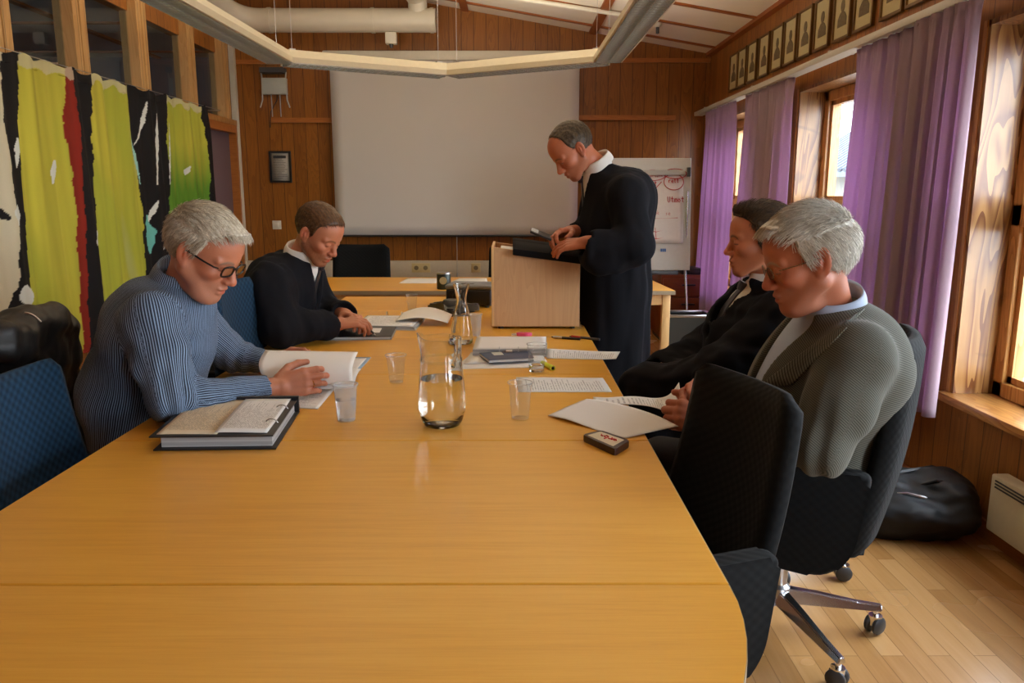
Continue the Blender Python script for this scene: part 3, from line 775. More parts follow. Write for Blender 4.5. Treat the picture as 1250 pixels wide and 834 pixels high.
for i, (pa, pb) in enumerate(ports):
    zm_ = (zlo+zhi)/2
    ya_, yb_ = ypx(pa, zm_), ypx(pb, zm_)
    wd = abs(ya_-yb_); yc = (ya_+yb_)/2
    lab = 'small framed sepia portrait above the curtains, ' + (pl_words[i] + (' in the row' if 'end' in pl_words[i] else (' in the row' if i == 0 else ' in the row counted from the camera side')))
    if first is None:
        t = thing('framed_portrait', lab, 'framed portrait', (XR, yc, zlo), 0, 'framed portraits above the window wall curtains')
        first = t; W0 = .235; hh = zhi-zlo; b0 = .016
        bm = bmesh.new(); box(bm, -.02, 0, -W0/2, W0/2, 0, b0, .002); box(bm, -.02, 0, -W0/2, W0/2, hh-b0, hh, .002); box(bm, -.02, 0, -W0/2, -W0/2+b0, 0, hh, .002); box(bm, -.02, 0, W0/2-b0, W0/2, 0, hh, .002)
        bm_obj('frame', bm, M['gold'], t)
        bm = bmesh.new(); box(bm, -.010, -.004, -W0/2+b0, W0/2-b0, b0, hh-b0); bm_obj('mount', bm, M['mount'], t)
        # head-and-shoulders silhouette, as flat print on the mount
        pts = []
        for k in range(24):
            an = k/24*2*PI; pts.append((.026*math.cos(an), .185+.034*math.sin(an)))
        bm = bmesh.new(); extrude_poly(bm, pts, -.0125, -.010, 'yz')
        sh = [(-.06, .075), (.06, .075), (.058, .12), (.03, .148), (.012, .155), (-.012, .155), (-.03, .148), (-.058, .12)]
        extrude_poly(bm, sh, -.0122, -.010, 'yz'); bm_obj('portrait', bm, sil, t)
    else:
        t = copy_tree(first); t['label'] = lab
    t.location = (XR, yc, zlo)
# ------------------------------------------------------------------ radiator
rz0, rz1 = .09, .31
ry1 = P(1211, 586, x=1.80).y
rd = thing('panel_radiator', 'low cream electric panel heater on the wall under the nearest window', 'radiator', (XR, ry1-.55, rz0))
rb = rz1-rz0
M['rad'] = plain('cream_radiator_enamel', srgb(214,204,172), .4)
boxo('body', -.085, -.02, -.55, .55, 0, rb, M['rad'], rd, .008)
bm = bmesh.new()
for k in range(3): box(bm, -.088, -.083, -.52, .52, rb-.045+k*.012, rb-.040+k*.012)
bm_obj('air_slots', bm, M['dark_grey'], rd)
boxo('wall_bracket', -.02, 0, -.4, .4, .03, .15, M['dark_grey'], rd)
# ------------------------------------------------------------------ suspended luminaires
LAMP_W, FILL_UP = 0, 4.5
def emit_mat():
    m, nt, b = new_mat('tube_with_added_glow'); b.inputs['Base Color'].default_value = (.9,.9,.85,1)
    v = noise(nt, mapped(nt, (1,1,1)), 3, 1); L(nt, mixc(nt, v, (1,.9,.74), (1,.92,.78)), b.inputs['Emission Color']); b.inputs['Emission Strength'].default_value = .12; return m
M['glow_tube'] = emit_mat()  # faint glow added to the tubes; the lamps look unlit
def luminaire(A, B, label, first_=None):
    A, B = Vector(A), Vector(B); d = B-A; Ln = d.length; ang = math.atan2(d.y, d.x)
    t = thing('suspended_luminaire', label, 'ceiling lamp', ((A.x+B.x)/2, (A.y+B.y)/2, A.z), ang, 'linked luminaires hung over the table')
    h = Ln/2-.02
    prof = [(-.10, 0), (-.10, .035), (-.06, .09), (.06, .09), (.10, .035), (.10, 0), (.088, 0), (.088, .028), (-.088, .028), (-.088, 0)]
    bm = bmesh.new(); extrude_poly(bm, prof, -h, h, 'yz'); bm_obj('housing', bm, M['fixture'], t)
    bm = bmesh.new(); n = int(Ln/.052)
    for k in range(n):
        x = -h+.03+(2*h-.06)*k/(n-1); box(bm, x-.0012, x+.0012, -.086, .086, -.008, .024)
    for y in (-.086, -.0, .086): box(bm, -h+.01, h-.01, y-.0012, y+.0012, -.006, .024)
    bm_obj('louver', bm, M['louver'], t)
    for y in (-.045, .045):
        bm = bmesh.new(); tube(bm, [(-h+.03, y, .020), (h-.03, y, .020)], .007, 8); bm_obj('fluorescent_tube', bm, M['glow_tube'], t, True)
    for (zz_, rx_, en, nm) in ((.11, PI, FILL_UP, 'added_fill_light'),):  # added soft fill aimed at the ceiling; the luminaire itself looks unlit
        ld = bpy.data.lights.new(nm, 'AREA'); ld.shape = 'RECTANGLE'; ld.size = 2*h-.08; ld.size_y = .15 if en == LAMP_W else .10; ld.energy = en; ld.color = (1.0, .90, .76)
        lo = bpy.data.objects.new(nm, ld); COL.objects.link(lo); lo.parent = t; lo.location = (0, 0, zz_); lo.rotation_euler = (rx_, 0, 0)
    for x in (-h+.06, h-.06):
        wx = t.location.x + math.cos(ang)*x; zz = zc_at(wx) - A.z
        tubeo('suspension_wire', [(x, 0, .09), (x, 0, zz)], .0016, M['steel'], t, 5)
        bm = bmesh.new(); box(bm, x-.02, x+.02, -.02, .02, .093, .105); bm_obj('clamp', bm, M['steel'], t)
    return t
ZF = 2.22
J0 = P(188, -4, z=ZF); J1 = P(343, 78, z=ZF); J2 = P(547, 94, z=ZF); J3 = P(741, 77, z=ZF); J4 = P(800, 0, z=ZF)
D4 = (J4-J3).normalized(); D0 = (J0-J1).normalized()
luminaire(J1 + D0*1.9, J1, 'left arm of the hanging lamp chain, running forward above the painted cloth side')
luminaire(J1, J2, 'hanging lamp segment over the left half of the projection screen')
luminaire(J2, J3, 'hanging lamp segment over the right half of the projection screen')
luminaire(J3, J3 + D4*1.9, 'right arm of the hanging lamp chain, running forward with its louvre visible')
E3 = J3 + D4*1.9; E0 = J1 + D0*1.9
N3, N0 = E3+Vector((-.9, -1.3, 0)), E0+Vector((.7, -1.3, 0))  # two unseen segments added to the chain only for more light
luminaire(E0, N0, 'lamp segment added out of view overhead for more light, on the left')
luminaire(E3, N3, 'lamp segment added out of view overhead for more light, on the right')
# conduit and sprinkler on the ceiling
c0 = P(645, 0, z=2.95); 
def ceil_pt(px, py, off=-.03):
    d = _R @ Vector(((px-CX)/F_PX, -(py-CY)/F_PX, -1.0)); o = Vector((0,0,CAM_H))
    # z = ZR+SL*(XR-x)+off
    t = (ZR+SL*XR+off-CAM_H)/(d.z+SL*d.x); return o+d*t
ca, cb = ceil_pt(645, 0), ceil_pt(765, 19)
dirx = (cb-ca).normalized()
ct = tubeo('ceiling_conduit', [ca-dirx*1.2, cb+dirx*.0], .018, M['white_paint']); setp(ct, 'white conduit strip on the sloping ceiling above the hanging lamps', 'conduit')
q_ = ceil_pt(803, 27, 0)
dt = thing('smoke_detector', 'small white ceiling detector with dark tip right of the hanging lamps', 'detector', (q_.x, q_.y, q_.z-.06))
bm = bmesh.new(); lathe(bm, [(0,.06),(.035,.06),(.035,.035),(.02,.02),(0,.02)], 16); bm_obj('base', bm, M['white_paint'], dt, True)
bm = bmesh.new(); lathe(bm, [(0,.02),(.014,.02),(.014,-.03),(0,-.035)], 12); bm_obj('tip', bm, M['dark_grey'], dt, True)
# ================================================================== TABLES
HW = .665; TX = -.322; TT = .026
def table_leg(t, x, y, h=TZ-TT, r=.024):
    bm = bmesh.new(); lathe(bm, [(0,0),(r,0),(r,h),(0,h)], 16, (x, y, 0)); bm_obj('leg', bm, M['steel'], t, True)
def top_with_band(t, pts, name='tabletop', skip=()):
    bm = bmesh.new(); extrude_poly(bm, pts, TZ-TT+.0, TZ, 'xy', .002, 1)
    bm_obj(name, bm, M['beech'], t)
    bm = bmesh.new()
    n = len(pts); c = Vector((sum(p[0] for p in pts)/n, sum(p[1] for p in pts)/n))
    # edge band: thin strip wrapped round the outline, just proud of it
    vs = []
    for i in range(n):
        p0, p1, p2 = Vector(pts[i-1][:2]), Vector(pts[i][:2]), Vector(pts[(i+1) % n][:2])
        e1 = (p1-p0).normalized(); e2 = (p2-p1).normalized(); nn = Vector((e1.y+e2.y, -(e1.x+e2.x))); nn.normalize()
        vs.append((p1, nn))
    o_ = [bm.verts.new((p.x+m_.x*.0012, p.y+m_.y*.0012, z)) for z in (TZ-TT-.001, TZ-.0015) for p, m_ in vs]
    i_ = [bm.verts.new((p.x-m_.x*.003, p.y-m_.y*.003, z)) for z in (TZ-TT-.001, TZ-.0015) for p, m_ in vs]
    for i in range(n):
        j = (i+1) % n
        if i in skip: continue
        bm.faces.new((o_[i], o_[j], o_[n+j], o_[n+i])); bm.faces.new((i_[i], i_[n+i], i_[n+j], i_[j]))
        bm.faces.new((o_[n+i], o_[n+j], i_[n+j], i_[n+i])); bm.faces.new((o_[j], o_[i], i_[i], i_[j]))
    bm_obj('edge_band', bm, M['edge_band'], t)
def rot_pts(pts, x, y): return [(p[0]-x, p[1]-y) for p in pts]
seams = [T(620, y_).y for y_ in (713, 457, 412, 379.6, 362)]
sL = T(623-270, 531).y
tabs = [(seams[0], (seams[0]+seams[1])/2, 'second beech table section from the camera, holding the big black binder'),
        ((seams[0]+seams[1])/2, seams[1], 'third beech table section from the camera, under the glass jug'),
        (seams[1], seams[2], 'beech table section under the black folder and the ring binder'),
        (seams[2], seams[3], 'beech table section carrying the wooden lectern'),
        (seams[3], seams[4], 'last beech table section, carrying the projector')]
g = .0019
# near end piece with the half-round end
pts = [(TX+HW, seams[0]-g), (TX-HW, seams[0]-g)]
pts = []
for k in range(41):
    a_ = PI + PI*k/40
    pts.append((TX+HW*math.cos(a_), seams[0]-g+ HW*.98*math.sin(a_)))
tn = thing('conference_table', 'half-round end section of the beech conference table nearest the camera', 'table', (TX, seams[0]-.3, 0), 0, 'beech conference table sections')
top_with_band(tn, rot_pts(pts, TX, seams[0]-.3), skip=(40,))
table_leg(tn, -.3, .2); table_leg(tn, .3, .2)
for (y0, y1, lab) in tabs:
    t = thing('conference_table', lab, 'table', (TX, (y0+y1)/2, 0), 0, 'beech conference table sections')
    hy = (y1-y0)/2-g
    top_with_band(t, [(-HW, -hy), (HW, -hy), (HW, hy), (-HW, hy)], skip=(0, 2))
    for sx in (-1, 1):
        for sy_ in (-1, 1): table_leg(t, sx*(HW-.12), sy_*(hy-.08))
# cross table behind
by0 = T(500, 355, ).y; by1 = T(500, 338.5).y; bx1 = T(816, 350).x
t = thing('side_table', 'long beech table standing crosswise behind the others below the screen', 'table', (0, by0, 0))
x0_ = -1.9
top_with_band(t, [(x0_, 0), (bx1-.0, 0), (bx1-.05, by1-by0), (x0_, by1-by0)])
M['leg_beech'] = board_wood('beech_leg_wood', srgb(186,140,84), srgb(216,176,118), 'z', 'x', 9, .4, .5, 0)
for (lx, ly) in ((bx1-.05, .05), (bx1-.10, by1-by0-.05), (x0_+.05, .05), (x0_+.05, by1-by0-.05), (-.35, .05)):
    boxo('leg', lx-.026, lx+.026, ly-.026, ly+.026, 0, TZ-TT, M['leg_beech'], t, .003)
boxo('apron', x0_+.05, bx1-.05, .03, .05, TZ-TT-.07, TZ-TT, M['leg_beech'], t)
# ================================================================== CHAIRS
def chair(name, label, loc, face, fabric, lift=0.0, tilt=12, group=None, base_rot=0.0, base_off=0.0, arms=True, cat='chair', backh=.56, bw=.235, tw=.20):
    """office chair: local +x is forward; face = heading angle in degrees"""
    t = thing(name, label, cat, loc, math.radians(face), group)
    m = M[fabric]
    s = .45+lift
    bm = bmesh.new()
    outl = round_poly([(-.24,-.23),(.24,-.21),(.24,.21),(-.24,.23)], .06, 5)
    extrude_poly(bm, outl, s-.075, s, 'xy', .022, 3); bm_obj('seat', bm, m, t, True)
    # back: tapering panel with rounded corners, slightly dished, tilted backwards
    th = math.radians(tilt)
    bm = bmesh.new()
    H0, H1 = -.06, backh
    outl = round_poly([(-bw, H0), (bw, H0), (tw, H1), (-tw, H1)], [.05,.05,.055,.055], 6)
    # grid version for curvature
    nu_, nv_ = 16, 18
    V_ = []; F_ = []
    def wid(hh): return bw + (tw-bw)*(hh-H0)/(H1-H0)
    for side in (0, 1):
        for j in range(nv_+1):
            for i in range(nu_+1):
                hh = H0+(H1-H0)*j/nv_; w_ = wid(hh)
                # rounded corners by pulling width in near the ends
                e = .05; dd = min(hh-H0, H1-hh)
                if dd < e: w_ -= e*(1-math.sqrt(max(0, 1-(1-dd/e)**2)))*.9
                yv = -w_ + 2*w_*i/nu_
                ed = min(1, min(w_-abs(yv), dd)/.022); thk = .012 + .016*math.sqrt(max(0, 1-(1-ed)**2))
                x = .035*(yv/w_ if w_ else 0)**2 - .02*math.sin(PI*(hh-H0)/(H1-H0))
                x += thk if side == 0 else -thk
                V_.append((x, yv, hh))
    nn = (nu_+1)*(nv_+1)
    for j in range(nv_):
        for i in range(nu_):
            a = j*(nu_+1)+i; b = a+1; c = a+nu_+2; d = a+nu_+1
            F_.append((a, b, c, d)); F_.append((d+nn, c+nn, b+nn, a+nn))
    loop = [i for i in range(nu_+1)] + [(j+1)*(nu_+1)-1 for j in range(1, nv_+1)] + [nv_*(nu_+1)+i for i in range(nu_-1, -1, -1)] + [j*(nu_+1) for j in range(nv_-1, 0, -1)]
    for k in range(len(loop)):
        a = loop[k]; b = loop[(k+1) % len(loop)]; F_.append((b, a, a+nn, b+nn))
    Rb = Matrix.Rotation(-th, 3, 'Y')
    V_ = [Rb @ Vector(v) + Vector((-.24, 0, s-.02)) for v in V_]
    bk = mesh_obj('backrest', V_, F_, m, t, True)
    if arms:
        for sy_ in (-1, 1):
            bm = bmesh.new()
            ol = round_poly([(-.25, s+.18), (.17, s+.165), (.15, s-.03), (.10, s-.10), (-.16, s-.112), (-.22, s-.04)], [.03,.04,.05,.05,.06,.05], 5)
            extrude_poly(bm, ol, sy_*.235, sy_*.285, 'xz', .014, 3)
            bm_obj('armrest_panel', bm, m, t, True)
    bm = bmesh.new(); lathe(bm, [(0,.10),(.036,.10),(.036,.15),(.027,.16),(.027,.26),(.018,.262),(.018,s-.10),(.07,s-.09),(.09,s-.074),(0,s-.074)], 20, (0, base_off, 0))
    bm_obj('gas_column', bm, M['steel'], t, True)
    for k in range(5):
        a = base_rot + k*2*PI/5; ca, sa = math.cos(a), math.sin(a)
        bm = bmesh.new()
        # tapered star arm
        V0 = []
        for (r_, w_, z0_, z1_) in ((.02, .026, .10, .145), (.12, .021, .092, .130), (.24, .016, .082, .106), (.315, .013, .076, .096)):
            V0.append([bm.verts.new((r_*ca - sgn*w_*sa*f_, base_off + r_*sa + sgn*w_*ca*f_, z_)) for (sgn, z_, f_) in ((-1, z0_, 1), (1, z0_, 1), (1, z1_, .6), (-1, z1_, .6))])
        for A_, B_ in zip(V0, V0[1:]):
            for q_ in range(4): bm.faces.new((A_[q_], A_[(q_+1) % 4], B_[(q_+1) % 4], B_[q_]))
        bm.faces.new(V0[0][::-1]); bm.faces.new(V0[-1])
        es = [e for e in bm.edges]; bmesh.ops.bevel(bm, geom=es, offset=.003, segments=2, affect='EDGES')
        lg = bm_obj('base_leg', bm, M['alu'], t, True)
        bm = bmesh.new(); cxx, cyy = .30*ca, base_off + .30*sa
        mt = Matrix.Translation((cxx, cyy, .030)) @ Matrix.Rotation(a+.6, 4, 'Z')
        for sgn in (-1, 1):
            ring0 = []; 
            prof = [(0, sgn*.006), (.024, sgn*.006), (.028, sgn*.010), (.028, sgn*.018), (.022, sgn*.023), (0, sgn*.024)]
            rr = []
            for r_, yy_ in prof:
                if r_ == 0: rr.append([bm.verts.new(mt @ Vector((0, yy_, 0)))])
                else: rr.append([bm.verts.new(mt @ Vector((r_*math.cos(2*PI*q_/16), yy_, r_*math.sin(2*PI*q_/16)))) for q_ in range(16)])
            for A_, B_ in zip(rr, rr[1:]):
                for q_ in range(16):
                    if len(A_) == 1: bm.faces.new((A_[0], B_[q_], B_[(q_+1) % 16]))
                    elif len(B_) == 1: bm.faces.new((A_[q_], A_[(q_+1) % 16], B_[0]))
                    else: bm.faces.new((A_[q_], A_[(q_+1) % 16], B_[(q_+1) % 16], B_[q_]))
        bm_obj('caster', bm, M['dark_grey'], lg, True)
        bm = bmesh.new(); lathe(bm, [(0,.062),(.020,.060),(.020,.03),(.016,.028),(.014,.05),(0,.05)], 14, (cxx, cyy, .0)); lathe(bm, [(0,.055),(.008,.055),(.008,.09),(0,.09)], 10, (cxx, cyy, 0)); bm_obj('caster_hood', bm, M['alu'], lg, True)
    return t
gC = None
# right, nearest: turned to the table
ch1 = chair('office_chair', 'empty dark quilted office chair nearest the camera on the right, turned to the table', (.225, 1.66, 0), 196, 'chair_dark', lift=-.005, tilt=14, base_rot=.1, backh=.50)
ch2 = chair('office_chair', 'dark office chair with side panels holding the man in the grey jacket', (.80, 2.19, 0), 152, 'chair_dark', lift=.02, tilt=8, base_rot=math.radians(-156), base_off=-.05, backh=.52)
ch3 = chair('office_chair', 'dark office chair under the seated young man in a black robe', (.95, 2.76, 0), 172, 'chair_dark', lift=.0, tilt=20, backh=.42)
ch4 = chair('office_chair', 'empty blue quilted office chair at the lower left corner of the table', (-.90, 1.88, 0), 4, 'chair_blue', lift=-.02, tilt=12, arms=True, backh=.50, tw=.205, bw=.245)
ch5 = chair('office_chair', 'office chair behind the man in the striped shirt, with the leather jacket on it', (-1.20, 2.40, 0), -4, 'chair_dark', lift=-.03, tilt=14, backh=.52)
ch6 = chair('office_chair', 'empty dark blue office chair between the striped-shirt man and the bearded man', (-.735, 2.86, 0), 0, 'chair_blue', lift=.04, tilt=8, backh=.55, arms=False)
ch7 = chair('office_chair', 'dark office chair under the bearded man writing in a black robe', (-1.12, 3.36, 0), 0, 'chair_dark', lift=0, tilt=14, backh=.48)
p_ = P(438, 292, y=6.45)
ch8 = chair('office_chair', 'dark office chair behind the crosswise table, left of the wall sockets', (p_.x, 6.25, 0), -90, 'chair_dark', lift=-.02, tilt=10, backh=.52, arms=False, bw=.245, tw=.235)
p_ = P(628, 292, y=6.45)
ch9 = chair('office_chair', 'dark office chair behind the crosswise table, half hidden by the lectern', (p_.x, 6.25, 0), -95, 'chair_dark', lift=-.02, tilt=10, backh=.52, arms=True, bw=.245, tw=.235)
# ================================================================== LECTERN
la = T(612, 402); lb = T(706, 400)
LX0, LX1 = T(603.5, 401).x, lb.x; LY0 = la.y; LD = .40
zt_l = P(606, 302, y=LY0).z; zt_r = P(706, 316, y=LY0).z
lec = thing('tabletop_lectern', 'light oak tabletop lectern standing on the table in front of the standing man', 'lectern', ((LX0+LX1)/2, LY0, TZ))
hwl = (LX1-LX0)/2
M['lectern'] = board_wood('light_oak_veneer', srgb(176,134,92), srgb(206,166,122), 'z', 'x', 9, .4, .45, 0, vary=.1)
M['lectern_edge'] = board_wood('lectern_edge_wood', srgb(196,152,96), srgb(222,182,126), 'z', 'x', 9, .4, .4, 0)
h0, h1, fz = zt_l-TZ, zt_r-TZ, .012
for y0, nm in ((0, 'side_panel'), (LD-.018, 'side_panel')):
    bm = bmesh.new(); extrude_poly(bm, [(-hwl+.0, fz), (hwl, fz), (hwl, h1), (-hwl+.0, h0)], y0, y0+.018, 'xz', .0015, 1); bm_obj(nm, bm, M['lectern'], lec)
bm = bmesh.new(); box(bm, -hwl-.012, -hwl, 0, LD, fz, h0+.004, .0015, 1); bm_obj('front_panel', bm, M['lectern_edge'], lec)
bm = bmesh.new(); extrude_poly(bm, [(-hwl, h0-.045), (hwl, h1-.045), (hwl, h1-.03), (-hwl, h0-.03)], .018, LD-.018, 'xz'); bm_obj('sloping_top', bm, M['lectern'], lec)
for fx in (-hwl+.03, hwl-.03):
    for fy in (.03, LD-.03):
        bm = bmesh.new(); lathe(bm, [(0,0),(.012,0),(.012,fz),(0,fz)], 12, (fx, fy, 0)); bm_obj('foot', bm, M['black_plastic'], lec, True)
# black folder resting on the lectern
fo = thing('black_folder', 'open black leather folder lying on the lectern under the hands of the standing man', 'folder', ((LX0+LX1)/2, LY0, zt_l-.04))
ax0 = P(626, 300, y=LY0).x-(LX0+LX1)/2; ax1 = P(709, 300, y=LY0).x-(LX0+LX1)/2
slp = (h1-h0)/(2*hwl)
def fold(z_off, y0, y1, x0, x1, th_, dz=0, nm='cover', mt='folder_black'):
    bm = bmesh.new(); n_ = 2
    vs = box(bm, x0, x1, y0, y1, 0, th_, .003, 2)
    for v in bm.verts: v.co.z += z_off + slp*(v.co.x+hwl) + dz*(v.co.y-y0)
    return bm_obj(nm, bm, M[mt], fo, True)
def leather(name, c, r=.45, k=120):
    m, nt, b = new_mat(name); v = noise(nt, mapped(nt, (1,1,1)), k, 4); v2 = noise(nt, mapped(nt, (1,1,1)), 9, 3)
    L(nt, mixc(nt, v2, tuple(x*.7 for x in c), tuple(x*1.4 for x in c)), b.inputs['Base Color']); b.inputs['Roughness'].default_value = r; bump(nt, b, v, .35, .002); return m
M['leather'] = leather('black_leather', (.010,.009,.009), .5); M['folder_black'] = plain('matt_black_folder_cover', (.007,.007,.008), .85, spec=.12)
fold(.018, -.03, LD*.45, ax0, ax1+.02, .030, .12)
fold(.020+.022, LD*.45, LD*.92, ax0, ax1+.02, .030, .02)
bm = bmesh.new(); vs = box(bm, ax0-.055, ax0+.03, .05, .26, .032, .036)
for v in bm.verts: v.co.z += slp*(v.co.x+hwl)
bm_obj('loose_sheet', bm, M['paper'], fo)
# ================================================================== FLIPCHART
fy = 6.05
pa = P(846.5, 192, y=fy+.12); pb = P(842, 330, y=fy)
fc = thing('flip_chart', 'flip chart easel with red handwriting beside the curtain in the back right corner', 'flip chart', (pb.x-.35, fy, 0))
bwid = .70; bx = bwid/2; bz0 = pb.z; bz1 = P(846, 193, y=fy+.1).z
bm = bmesh.new(); slope = .10/(bz1-bz0)
def fcp(x, z, d=0): return (x, (z-bz0)*slope + d, z)
extrude_poly(bm, [(-bx, bz0), (bx, bz0), (bx, bz1), (-bx, bz1)], 0, .02, 'xz', .003, 1)
for v in bm.verts: v.co.y += (v.co.z-bz0)*slope
bm_obj('board', bm, plain('grey_white_board', srgb(196,196,190), .4), fc)
z_p1 = bz1-.12; z_p0 = P(840, 297, y=fy).z
M['flip_paper'] = plain('flip_chart_paper', srgb(214,212,210), .8)
sheet('paper_pad', lambda u, v: fcp(-bx+.03+(bwid-.09)*u, z_p0+(z_p1-z_p0)*v, -.006+.004*math.sin(5*u+3*v)-.006*(1-v)*u), 14, 14, M['flip_paper'], fc, .003)
bm = bmesh.new(); vs = box(bm, -bx+.01, bx-.05, -.022, 0, z_p1-.01, z_p1+.03, .006)
for v in bm.verts: v.co.y += (v.co.z-bz0)*slope
bm_obj('clamp_bar', bm, M['grey_plastic'], fc, True)
bm = bmesh.new(); box(bm, bx-.035, bx-.008, -.03, 0, z_p1-.02, z_p1+.05, .004)
for v in bm.verts: v.co.y += (v.co.z-bz0)*slope
bm_obj('clamp_knob', bm, M['dark_grey'], fc, True)
bm = bmesh.new(); box(bm, -bx+.05, bx-.1, -.06, 0, bz0-.03, bz0, .004); bm_obj('pen_tray', bm, M['dark_grey'], fc, True)
for (x_, b0_, mt) in ((bx-.03, (bx+.0, -.12, 0), 'alu'), (-bx+.05, (-bx-.05, -.12, 0), 'alu')):
    tubeo('leg', [(x_, .05, bz1-.25), (x_+.0, .03, bz0), b0_], .010, M['alu'], fc, 10)
tubeo('leg', [(0, .06, bz1-.2), (-.05, .45, 0)], .012, M['dark_grey'], fc, 10)
# red writing: strokes drawn as thin tubes lying on the sheet
M['red_ink'] = plain('red_marker_ink', srgb(176,52,60), .7); M['blue_ink'] = plain('blue_print', srgb(70,110,170), .7)
def px_to_fc(px, py):
    p = P(px, py, y=fy+.05); return (p.x-fc.location.x, p.z)
def stroke(bm, pts, r=.0032):
    q3 = []
    for (px, py) in pts:
        x, z = px_to_fc(px, py); q3.append(Vector(fcp(x, z, -.013)))
    tube(bm, q3, r, 5)
def ell(cx, cy, rx, ry, n=22, a0=0): return [(cx+rx*math.cos(a0+k/n*2*PI), cy+ry*math.sin(a0+k/n*2*PI)) for k in range(n+1)]
def scrawl(x0, x1, y, h, seed, slopey=0):
    r_ = random.Random(seed); out = []; x = x0; k = 0
    while x < x1:
        out.append((x, y + slopey*(x-x0) + (h if k % 2 else -h)*r_.uniform(.4, 1))); x += r_.uniform(.9, 2.0); k += 1
    return out
bm = bmesh.new()
stroke(bm, ell(797, 214, 16, 6.5)); stroke(bm, ell(825, 212, 14, 6)); stroke(bm, ell(823, 222, 12, 10))
stroke(bm, scrawl(788, 809, 214, 2.5, 1)); stroke(bm, scrawl(814, 836, 211, 2.5, 2)); stroke(bm, scrawl(791, 803, 225, 3, 4))
# words on the sheet: "rett", "Utmot"
def letters(bm, word, x, y, w, h, r=.003):
    G = {'r': [[(0,1),(0,.35)],[(0,.6),(.4,.35),(.8,.4)]], 'e': [[(0,.7),(.8,.65),(.6,.38),(.2,.4),(0,.75),(.3,1),(.8,.95)]], 't': [[(.4,0),(.4,.9),(.7,1)],[(0,.35),(.8,.33)]],
         'U': [[(0,0),(.05,.8),(.4,1),(.75,.8),(.8,0)]], 'm': [[(0,1),(0,.4),(.25,.35),(.4,.5),(.4,1)],[(.4,.5),(.7,.35),(.85,.5),(.85,1)]], 'o': [[(.4,.38),(0,.65),(.4,1),(.8,.7),(.4,.38)]],
         'i': [[(.3,.4),(.35,1)],[(.3,.1),(.32,.16)]], 'n': [[(0,1),(0,.4)],[(0,.5),(.5,.35),(.7,.55),(.7,1)]], '1': [[(.4,0),(.35,1)]], '0': [[(.4,0),(0,.5),(.4,1),(.8,.5),(.4,0)]],
         'v': [[(0,.4),(.35,1),(.8,.35)]], 'a': [[(.7,.4),(.1,.5),(.1,.95),(.65,.9),(.7,.4),(.8,1)]], 'b': [[(0,0),(.05,1),(.6,.95),(.7,.6),(.1,.5)]], 'N': [[(0,1),(0,0),(.7,1),(.7,0)]],
         'd': [[(.7,0),(.7,1),(.1,.95),(.05,.6),(.65,.5)]], 's': [[(.7,.4),(.1,.45),(.6,.75),(.1,1)]], 'k': [[(0,0),(0,1)],[(.6,.4),(0,.7),(.65,1)]], 'l': [[(.3,0),(.3,1)]], 'g': [[(.7,.4),(.1,.5),(.2,.9),(.7,.8),(.7,.4),(.65,1.3),(.1,1.3)]]}
    for k, ch in enumerate(word):
        for st in G.get(ch, []): stroke(bm, [(x+(k+a*.85)*w, y+b*h) for a, b in st], r)
letters(bm, 'rett', 817, 218, 3.2, 5); letters(bm, 'rett', 789, 221, 3.4, 5.5)
letters(bm, 'Utmot', 815, 240, 4.2, 7); stroke(bm, [(808, 222), (797, 234), (794, 247)]); letters(bm, 'nok', 796, 257, 3.2, 5); letters(bm, 'se', 812, 258, 3.4, 5)
stroke(bm, [(792, 267), (827, 266)]); stroke(bm, [(794, 282), (800, 283), (813, 280)]); stroke(bm, [(795, 291), (803, 291), (811, 289)]); stroke(bm, [(799, 278), (800, 292)])
bm_obj('red_handwriting', bm, M['red_ink'], fc)
bm = bmesh.new(); letters(bm, 'Nordic', 785, 301.5, 2.9, 4.5, .0026)
bm_obj('printed_lettering', bm, M['blue_ink'], fc)
for k in range(3):
    bm = bmesh.new()
    x, z = px_to_fc(805+k*2.3, 305); 
    vs = box(bm, x, x+.012, -.014, -.010, z-.012, z+.012)
    for v in vs: v.co.y += (v.co.z-bz0)*slope
    bm_obj('printed_logo', bm, M['blue_ink'], fc)
# low cabinet in the corner
M['red_wood'] = board_wood('reddish_brown_veneer', srgb(96,44,24), srgb(140,72,38), 'x', 'z', 9, .4, .6, 0)
cy0 = 7.05; ca_ = P(822, 400, y=cy0); cb_ = P(866, 400, y=cy0)
cw = XR-.03-P(806, 400, y=cy0).x; cx0 = P(806, 400, y=cy0).x; czt = P(840, 336, y=cy0).z
cab = thing('low_cabinet', 'reddish-brown low cabinet with two drawers behind the flip chart', 'cabinet', (cx0, cy0, 0))
boxo('body', 0, cw, .02, .5, .05, czt, M['red_wood'], cab, .003)
boxo('plinth', .02, cw-.02, .05, .48, 0, .05, M['black_plastic'], cab)
for k in range(3):
    z0_ = .07+k*(czt-.09)/3; d_ = boxo('drawer', .015, cw-.015, 0, .02, z0_, z0_+(czt-.09)/3-.01, M['red_wood'], cab, .003)
    boxo('handle', cw/2-.06, cw/2+.06, -.02, 0, z0_+.10, z0_+.115, M['black_plastic'], d_, .003)
q0 = P(843, 327, y=7.1)
bxx = thing('black_device', 'flat black device lying on the low cabinet next to the purple curtain', 'device', (q0.x+.12, 7.22, czt))
boxo('case', -.2, .2, -.14, .14, 0.004, .055, M['black_plastic'], bxx, .006)
for fx in (-.15, .15):
    for fy2 in (-.1, .1):
        bm = bmesh.new(); lathe(bm, [(0,0),(.012,0),(.012,.005),(0,.005)], 8, (fx, fy2, 0)); bm_obj('foot', bm, M['dark_grey'], bxx)
q0 = P(836, 420, z=0.0)
pbx = thing('storage_crate', 'grey-green crate on the floor behind the young man, below the flip chart', 'crate', (P(838,400,y=5.75).x, 5.75, 0))
hz = P(838, 386, y=5.7).z
bm = bmesh.new(); wq = .16
